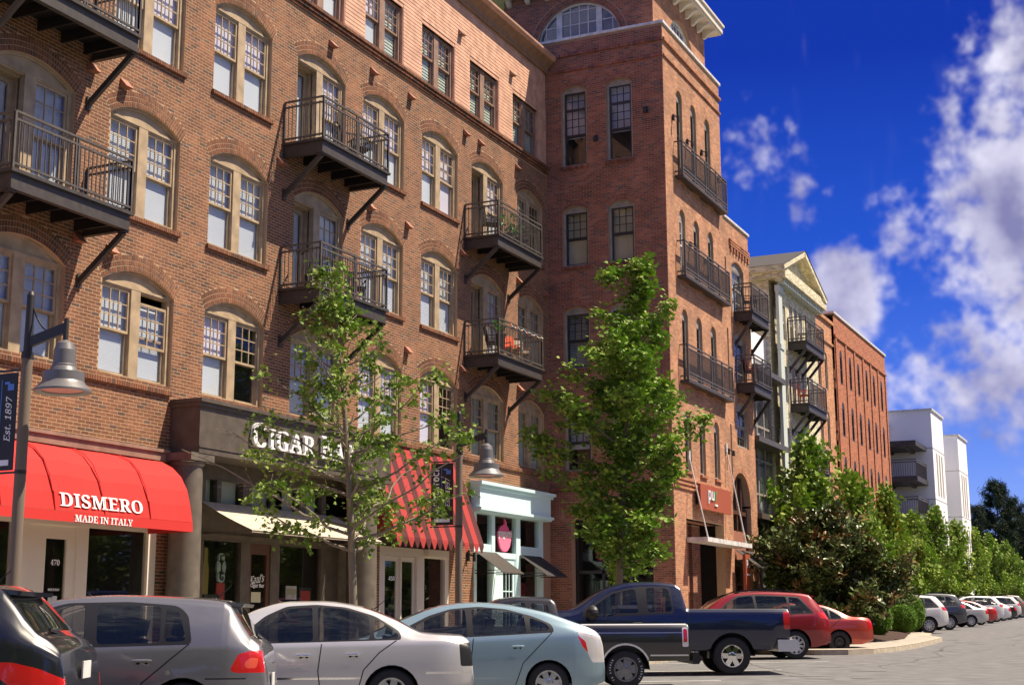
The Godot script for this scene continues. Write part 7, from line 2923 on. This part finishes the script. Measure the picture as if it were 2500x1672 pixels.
func suv(l: float, h: float) -> Dictionary:
	var k := l / 4.84
	var v := h / 1.75
	var top := [[0, 0.6 * v], [0.03 * k, 0.95 * v], [0.12 * k, 1.18 * v], [0.26 * k, 1.38 * v], [0.46 * k, 1.60 * v], [0.52 * k, 1.655 * v], [0.9 * k, 1.715 * v], [1.8 * k, 1.75 * v], [2.5 * k, 1.70 * v], [2.85 * k, 1.58 * v], [3.45 * k, 1.18 * v], [4.2 * k, 1.03 * v], [4.65 * k, 0.86 * v], [4.8 * k, 0.65 * v], [4.84 * k, 0.45 * v]]
	return {"l": l, "w": 0.94, "tumble": 0.36, "top": top, "belt": [[0, 0.98 * v], [0.4 * k, 1.12 * v], [1.4 * k, 1.09 * v], [3.4 * k, 1.02 * v], [4.84 * k, 0.7 * v]], "bottom": [[0, 0.42], [0.5, 0.30], [l - 0.6, 0.27], [l, 0.32]], "axles": [0.98 * k, 3.78 * k], "wheel": 0.362, "arch": 0.415, "rim": 0.235, "style": "ten",
		"rear_glass": [0.14 * k, 0.45 * k], "windscreen": [2.62 * k, 3.40 * k], "cabin": [0.95 * k, 2.8 * k, 1.08 * v],
		"windows": [["front_window", [[2.0 * k, 1.13 * v], [3.06 * k, 1.08 * v], [2.75 * k, 1.40 * v], [2.42 * k, 1.60 * v], [2.04 * k, 1.635 * v]]], ["rear_window", [[1.12 * k, 1.165 * v], [1.93 * k, 1.135 * v], [1.97 * k, 1.635 * v], [1.15 * k, 1.61 * v]]], ["quarter_window", [[0.50 * k, 1.20 * v], [1.06 * k, 1.17 * v], [1.08 * k, 1.60 * v], [0.82 * k, 1.57 * v]]]],
		"outline": [[0.44 * k, 1.17 * v], [3.14 * k, 1.06 * v], [2.8 * k, 1.42 * v], [2.45 * k, 1.635 * v], [1.9 * k, 1.67 * v], [0.80 * k, 1.61 * v]],
		"lights": [["tail_light", [[0, 1.0 * v], [0.3 * k, 1.05 * v], [0.36 * k, 1.2 * v], [0.05, 1.2 * v]]]],
		"seams": [[[1.98 * k, 1.1 * v], [2.0 * k, 0.6], [1.96 * k, 0.36]], [[1.05 * k, 1.14 * v], [1.2 * k, 0.9 * v], [1.42 * k, 0.62], [1.5 * k, 0.36]], [[3.1 * k, 1.06 * v], [3.2 * k, 0.8], [3.16 * k, 0.36]]],
		"handles": [[1.3 * k, 0.98 * v], [2.16 * k, 0.96 * v]], "mirror": [3.0 * k, 1.16 * v], "plate": [-0.006, 0.9], "rails": [0.75 * k, 2.5 * k, 0.60]}

func with(a: Dictionary, b: Dictionary) -> Dictionary:
	for k in b:
		a[k] = b[k]
	return a

func make_cars() -> void:
	M.car_glass = glass(0.010, 0.016, 0.018, 0.52)
	M.car_glass.metallic_specular = 0.5
	M.car_trim = mat(0.012, 0.012, 0.013, 0.45)
	M.cabin = mat(0.05, 0.048, 0.046, 0.9)
	M.rubber = mat(0.016, 0.016, 0.017, 0.75)
	M.alloy = mat(0.62, 0.62, 0.63, 0.28, 0.9)
	M.dark_alloy = mat(0.25, 0.25, 0.26, 0.35, 0.8)
	M.tail = paint(0.55, 0.012, 0.010, 0.0, 0.25)
	M.clear_lamp = paint(0.75, 0.72, 0.70, 0.3, 0.15)
	# black hatchback at the left edge
	make_car({"name": "hatchback_car", "category": "car", "label": "black hatchback with long pointed red tail light at the left edge", "at": [9.22, -9.14], "angle": 60.0, "l": 4.3, "w": 0.85, "tumble": 0.36, "paint": paint(0.006, 0.007, 0.009),
		"top": [[0, 0.55], [0.02, 0.78], [0.07, 0.98], [0.16, 1.07], [0.24, 1.12], [0.56, 1.46], [0.62, 1.49], [1.1, 1.525], [1.8, 1.535], [2.35, 1.45], [3.2, 1.08], [3.85, 0.92], [4.15, 0.75], [4.27, 0.58], [4.3, 0.42]],
		"belt": [[0, 0.9], [0.4, 1.06], [1.2, 1.02], [3.1, 0.95], [4.3, 0.64]], "bottom": [[0, 0.36], [0.4, 0.25], [3.8, 0.22], [4.3, 0.28]], "axles": [0.78, 3.38], "wheel": 0.31, "arch": 0.355, "rim": 0.2, "style": "six", "rear_glass": [0.25, 0.55], "windscreen": [2.4, 3.15], "cabin": [0.95, 2.6, 1.0],
		"windows": [["front_window", [[1.95, 1.06], [2.9, 1.02], [2.35, 1.36], [1.98, 1.44]]], ["rear_window", [[1.0, 1.1], [1.88, 1.065], [1.91, 1.44], [1.12, 1.41]]]], "outline": [[0.9, 1.07], [2.98, 1.0], [2.38, 1.38], [1.95, 1.465], [1.05, 1.435]],
		"lights": [["tail_light", [[0.66, 0.905], [0.40, 0.90], [0.2, 0.85], [0.0, 0.76], [0.0, 0.58], [0.25, 0.60], [0.38, 0.70]]]], "spoiler": [0.42, 1.455, 0.56], "wiper": [0.2, 1.1], "seams": [[[1.93, 1.02], [1.95, 0.6], [1.92, 0.3]], [[0.95, 1.06], [1.15, 0.8], [1.3, 0.5], [1.35, 0.3]]], "handles": [[1.35, 0.87], [2.1, 0.86]], "mirror": [2.8, 1.05], "antenna": [0.8, 1.5, 0.14, 0.14], "plate": [-0.006, 0.82]})
	# grey hatchback
	make_car({"name": "hatchback_car", "category": "car", "label": "dark silver grey hatchback with round red tail lamps and rear spoiler", "at": [12.56, -9.60], "angle": 60.0, "l": 4.2, "w": 0.88, "tumble": 0.36, "paint": paint(0.19, 0.19, 0.205, 0.45, 0.34),
		"top": [[0, 0.5], [0.02, 0.74], [0.06, 0.96], [0.13, 1.03], [0.17, 1.06], [0.40, 1.385], [0.46, 1.42], [0.9, 1.46], [1.6, 1.485], [2.1, 1.45], [2.4, 1.36], [3.1, 1.02], [3.7, 0.89], [4.05, 0.74], [4.17, 0.58], [4.2, 0.42]],
		"belt": [[0, 0.86], [0.4, 0.99], [1.2, 0.97], [3.0, 0.92], [4.2, 0.64]], "bottom": [[0, 0.34], [0.4, 0.24], [3.7, 0.21], [4.2, 0.27]], "axles": [0.82, 3.40], "wheel": 0.315, "arch": 0.36, "rim": 0.205, "style": "five", "rear_glass": [0.18, 0.39], "windscreen": [2.42, 3.02], "cabin": [0.95, 2.55, 0.96],
		"windows": [["front_window", [[1.80, 0.995], [2.78, 0.965], [2.3, 1.30], [2.0, 1.385], [1.84, 1.39]]], ["rear_window", [[1.06, 1.015], [1.68, 1.0], [1.72, 1.395], [1.08, 1.375]]], ["quarter_window", [[0.80, 1.03], [1.02, 1.02], [1.03, 1.37], [0.90, 1.335]]]], "outline": [[0.74, 0.995], [2.86, 0.945], [2.34, 1.32], [2.02, 1.41], [1.4, 1.42], [0.92, 1.38], [0.80, 1.29]],
		"lights": [["tail_lamp_core", [[0.10, 0.76], [0.20, 0.76], [0.22, 0.81], [0.17, 0.86], [0.08, 0.86]]], ["tail_light", [[0.0, 0.715], [0.30, 0.715], [0.36, 0.74], [0.28, 0.90], [0.16, 0.93], [0.0, 0.93]]]], "spoiler": [0.26, 1.40, 0.55], "wiper": [0.12, 1.04],
		"seams": [[[1.76, 0.96], [1.80, 0.6], [1.75, 0.3]], [[0.77, 1.0], [0.95, 0.85], [1.22, 0.62], [1.34, 0.3]], [[2.9, 0.94], [2.95, 0.6], [2.92, 0.3]], [[0.2, 0.66], [0.6, 0.66]]], "mouldings": [["side_moulding", [[1.25, 0.50], [2.95, 0.50]], 0.05]], "look": {"side_moulding": M.car_trim, "tail_lamp_core": paint(0.75, 0.10, 0.05, 0.0, 0.2)}, "handles": [[1.22, 0.84], [1.98, 0.83]], "mirror": [2.65, 1.0], "antenna": [0.62, 1.44, 0.16, 0.16], "plate": [-0.006, 0.62]})
	# silver saloon
	var s := sedan(4.68, 1.49)
	make_car(with(s, {"name": "sedan_car", "category": "car", "label": "silver sedan with dark tail lamp parked right of the grey hatchback", "at": [17.11, -9.82], "angle": 60.0, "paint": paint(0.62, 0.61, 0.59, 0.35, 0.32), "antenna": [1.32, 1.38, 0.2, 0.16], "wheel": 0.32, "rim": 0.2,
		"lights": [["tail_light", [[0, 0.66], [0.17, 0.66], [0.19, 0.95], [0.0, 0.96]]]], "look": {"tail_light": M.car_trim, "side_moulding": M.chrome, "bumper_moulding": M.chrome}, "mouldings": [["side_moulding", [[1.44, 0.52], [3.2, 0.52]], 0.025], ["bumper_moulding", [[0.02, 0.58], [0.62, 0.58]], 0.03]], "handle_look": M.chrome}))
	# pale blue liftback
	make_car({"name": "liftback_car", "category": "car", "label": "pale blue liftback with clear tail lamp parked behind the silver sedan", "at": [20.69, -9.19], "angle": 60.0, "l": 4.46, "w": 0.872, "tumble": 0.38, "paint": paint(0.27, 0.39, 0.44, 0.35, 0.3),
		"top": [[0, 0.6], [0.02, 0.86], [0.06, 1.0], [0.12, 1.075], [0.2, 1.12], [0.45, 1.215], [0.95, 1.38], [1.5, 1.475], [2.0, 1.505], [2.45, 1.46], [3.0, 1.27], [3.7, 0.97], [4.2, 0.78], [4.4, 0.6], [4.46, 0.4]],
		"belt": [[0, 0.95], [0.3, 1.04], [1.2, 1.0], [3.2, 0.9], [4.46, 0.6]], "bottom": [[0, 0.33], [0.4, 0.22], [3.9, 0.19], [4.46, 0.24]], "axles": [0.86, 3.56], "wheel": 0.312, "arch": 0.352, "rim": 0.195, "style": "seven", "rear_glass": [0.46, 1.4], "windscreen": [2.5, 3.62], "cabin": [1.1, 2.8, 0.98],
		"windows": [["front_window", [[2.06, 1.005], [3.22, 0.96], [2.6, 1.29], [2.3, 1.385], [2.1, 1.41]]], ["rear_window", [[1.18, 1.055], [1.98, 1.02], [2.0, 1.415], [1.7, 1.415], [1.22, 1.325]]], ["quarter_window", [[0.82, 1.095], [1.12, 1.075], [1.13, 1.285], [0.88, 1.19]]]], "outline": [[0.76, 1.06], [3.4, 0.93], [2.65, 1.31], [2.32, 1.41], [1.9, 1.445], [1.5, 1.41], [1.08, 1.30], [0.8, 1.18]],
		"lights": [["tail_light", [[0.30, 0.93], [0.42, 1.02], [0.35, 0.86], [0.26, 0.76]]], ["clear_light", [[0, 0.62], [0.2, 0.62], [0.36, 0.95], [0.42, 1.06], [0.2, 1.12], [0.0, 1.0]]]],
		"seams": [[[1.98, 0.98], [2.02, 0.6], [1.98, 0.3]], [[0.80, 1.06], [1.0, 0.86], [1.24, 0.62], [1.36, 0.28]], [[3.36, 0.9], [3.42, 0.6], [3.36, 0.3]]], "handles": [[1.32, 0.86], [2.2, 0.82]], "mirror": [2.95, 1.0], "mirror_look": M.car_trim, "plate": [-0.006, 0.8], "antenna": [1.05, 1.41, 0.1, 0.07]})
	# small black pickup
	make_car({"name": "pickup_truck", "category": "pickup truck", "label": "small old black pickup with chrome wheel arch trim and white lettered tyre", "at": [24.85, -9.5], "angle": 62.0, "l": 4.85, "w": 0.84, "tumble": 0.26, "paint": paint(0.013, 0.013, 0.014),
		"top": [[0, 1.06, 1], [0.02, 1.11], [0.05, 1.125, 1], [2.22, 1.125, 1], [2.28, 1.14, 1], [2.36, 1.52, 1], [2.46, 1.575], [3.0, 1.60], [3.35, 1.56], [3.55, 1.46], [4.0, 1.12], [4.06, 1.10, 1], [4.6, 1.02], [4.8, 0.96], [4.85, 0.6]],
		"belt": [[0, 1.05], [2.2, 1.06], [3.9, 1.02], [4.85, 0.85]], "bottom": [[0, 0.48], [2.2, 0.46], [2.4, 0.38], [4.2, 0.38], [4.85, 0.45]], "axles": [1.14, 3.95], "wheel": 0.335, "arch": 0.42, "rim": 0.205, "style": "five", "rim_look": M.dark_alloy, "tyre_words": true, "pinch_rear": 0.02, "windscreen": [3.5, 3.98], "bed": [0.05, 2.2, 1.125], "cabin": [2.7, 3.6, 1.02], "seats": [2.95],
		"windows": [["front_window", [[2.86, 1.10], [3.78, 1.08], [3.46, 1.42], [2.9, 1.50]]], ["rear_window", [[2.44, 1.12], [2.78, 1.11], [2.8, 1.49], [2.5, 1.47]]]], "outline": [[2.40, 1.08], [3.86, 1.06], [3.5, 1.44], [2.86, 1.525], [2.46, 1.50]],
		"lights": [["tail_light", [[0.04, 0.80], [0.11, 0.80], [0.11, 1.03], [0.04, 1.03]]], ["clear_light", [[0.02, 0.72], [0.13, 0.72], [0.13, 1.055], [0.02, 1.055]]]], "panels": [], "seams": [[[2.27, 1.12], [2.27, 0.48]], [[2.83, 1.08], [2.83, 0.42]], [[3.8, 1.06], [3.84, 0.42]]],
		"mouldings": [["arch_trim", arc(1.14, 0.335, 0.435), 0.035], ["rail_trim", [[0.05, 1.11], [2.2, 1.11]], 0.022], ["side_moulding", [[0.1, 0.965], [2.22, 0.965]], 0.012], ["sill_trim", [[0.02, 0.575], [0.70, 0.575]], 0.025], ["sill_trim", [[1.6, 0.575], [2.2, 0.575]], 0.025]], "look": {"arch_trim": M.bright, "rail_trim": M.bright, "side_moulding": M.steel, "sill_trim": M.bright}, "handles": [[2.98, 0.92]], "handle_look": M.black, "mirror": [3.62, 1.16], "mirror_look": M.black, "bumper": [0.42, 0.62, 0.1, 0.05], "bumper_look": M.car_trim})
	# navy pickup
	make_car({"name": "pickup_truck", "category": "pickup truck", "label": "large navy blue extended cab pickup with chrome wheels and white bed box", "at": [30.2, -9.15], "angle": 64.0, "l": 5.75, "w": 0.98, "tumble": 0.27, "paint": paint(0.004, 0.008, 0.036, 0.2, 0.3),
		"top": [[0, 1.28, 1], [0.02, 1.335], [0.06, 1.35, 1], [2.08, 1.35, 1], [2.14, 1.37, 1], [2.24, 1.78], [2.36, 1.86], [2.9, 1.905], [3.3, 1.895], [3.75, 1.79], [4.5, 1.36], [4.58, 1.33, 1], [5.3, 1.26], [5.62, 1.16], [5.72, 0.95], [5.75, 0.6]],
		"belt": [[0, 1.26], [2.1, 1.27], [4.4, 1.2], [5.75, 0.95]], "bottom": [[0, 0.70, 1], [0.28, 0.70, 1], [0.29, 0.5, 1], [2.0, 0.48], [2.3, 0.46], [4.9, 0.44], [5.75, 0.5]], "axles": [1.22, 4.76], "wheel": 0.385, "arch": 0.47, "rim": 0.225, "style": "six", "rim_look": M.chrome, "pinch_rear": 0.02, "pinch_front": 0.1, "windscreen": [3.62, 4.46], "bed": [0.06, 2.08, 1.35], "cabin": [2.6, 4.0, 1.25], "floor": 0.5, "seats": [3.35, 2.65],
		"windows": [["front_window", [[3.14, 1.27], [3.62, 1.26], [3.7, 1.20], [4.1, 1.19], [4.22, 1.30], [3.68, 1.66], [3.2, 1.775]], 0.06], ["rear_window", [[2.44, 1.29], [2.95, 1.28], [2.97, 1.79], [2.5, 1.77]], 0.07]], "outline": [[2.40, 1.255], [4.32, 1.16], [4.3, 1.32], [3.7, 1.70], [3.1, 1.815], [2.46, 1.80]],
		"lights": [["tail_light", [[0.0, 0.92], [0.13, 0.92], [0.13, 1.28], [0.0, 1.28]]]], "seams": [[[2.11, 1.34], [2.11, 0.58]], [[2.11, 1.34], [2.11, 0.58]], [[3.04, 1.26], [3.04, 0.5]], [[4.34, 1.18], [4.40, 0.5]], [[2.36, 1.2], [2.38, 0.55]]],
		"mouldings": [["rail_trim", [[0.08, 1.335], [2.06, 1.335]], 0.02]], "look": {"rail_trim": M.car_trim}, "handles": [[3.18, 1.06]], "handle_look": M.black, "mirror": [4.12, 1.27], "mirror_size": 1.7, "mirror_look": M.black, "bumper": [0.47, 0.71, 0.1, 0.36], "bumper_look": M.bright, "plate": [-0.2, 0.68]})
	var tb := thing("truck_box", "white lidded tool box lying across navy pickup bed", "tool box", Vector3(29.2, gy(29.2) + 1.25, -10.85), PI - deg_to_rad(64.0))
	var m := MB.new()
	m.bb(-0.3, 0.35, -0.2, 0.12, -0.7, 0.7)
	part(tb, "case", m.mesh(), M.black)
	m = MB.new()
	m.bb(-0.33, 0.38, 0.12, 0.19, -0.74, 0.74)
	part(tb, "lid", m.mesh(), M.white)
	# red crossover and red saloon
	make_car(with(suv(4.84, 1.75), {"name": "crossover_car", "category": "car", "label": "dark red crossover with black roof rails beside the navy pickup", "at": [38.6, -9.95], "angle": 62.0, "paint": paint(0.27, 0.008, 0.010, 0.15, 0.32), "spoiler": [0.34, 1.63, 0.6]}))
	make_car(with(sedan(4.55, 1.44), {"name": "sedan_car", "category": "car", "label": "orange red sedan on black wheels beside the planted island", "at": [43.0, -9.75], "angle": 62.0, "paint": paint(0.42, 0.045, 0.022, 0.15, 0.32), "style": "steel", "rim_look": M.car_trim}))
	# the row beyond the island
	var row := [["crossover_car", 68.3, -11.3, 0, Color(0.78, 0.76, 0.72), "white crossover parked first beyond the planted island"], ["crossover_car", 76.5, -11.6, 1, Color(0.06, 0.065, 0.075), "dark grey boxy wagon second beyond the island"], ["sedan_car", 84.5, -11.6, 2, Color(0.55, 0.54, 0.50), "silver beige sedan third beyond the island"], ["sedan_car", 91.0, -11.9, 2, Color(0.50, 0.03, 0.025), "small bright red car among the far parked row"], ["crossover_car", 97.0, -12.1, 0, Color(0.70, 0.70, 0.70), "light silver wagon behind the small red car"], ["sedan_car", 103.0, -12.4, 2, Color(0.74, 0.74, 0.73), "white sedan right of the small red car"], ["sedan_car", 108.5, -12.6, 2, Color(0.015, 0.015, 0.018), "black sedan in the far parked row"], ["crossover_car", 114.0, -12.8, 0, Color(0.74, 0.72, 0.68), "cream white crossover near the right end of row"], ["crossover_car", 120.0, -13.0, 1, Color(0.20, 0.17, 0.14), "brown grey wagon with pale roof near right end"], ["sedan_car", 127.0, -13.2, 2, Color(0.35, 0.02, 0.02), "dark red car at right end of the parked row"], ["crossover_car", 135.0, -13.6, 0, Color(0.04, 0.045, 0.06), "dark blue wagon last in the parked row"]]
	var first := {}
	for q in row:
		var o: Node3D
		var p := paint(q[4].r, q[4].g, q[4].b, 0.15, 0.32)
		if not first.has(q[3]):
			var sp := sedan(4.6, 1.45) if q[3] == 2 else suv(4.75, 1.72) if q[3] == 0 else suv(4.7, 1.82)
			o = make_car(with(sp, {"name": q[0], "category": "car", "label": q[5], "at": [q[1], q[2]], "angle": 62.0, "paint": p, "group": "cars parked beyond the island"}))
			first[q[3]] = [o, p]
		else:
			o = (first[q[3]][0] as Node3D).duplicate()
			put(o, q[0], self)
			o.position = Vector3(q[1], gy(q[1]), q[2])
			o.set_meta("label", q[5])
			for c in o.get_children():
				if c is MeshInstance3D and c.material_override == first[q[3]][1]:
					c.material_override = p
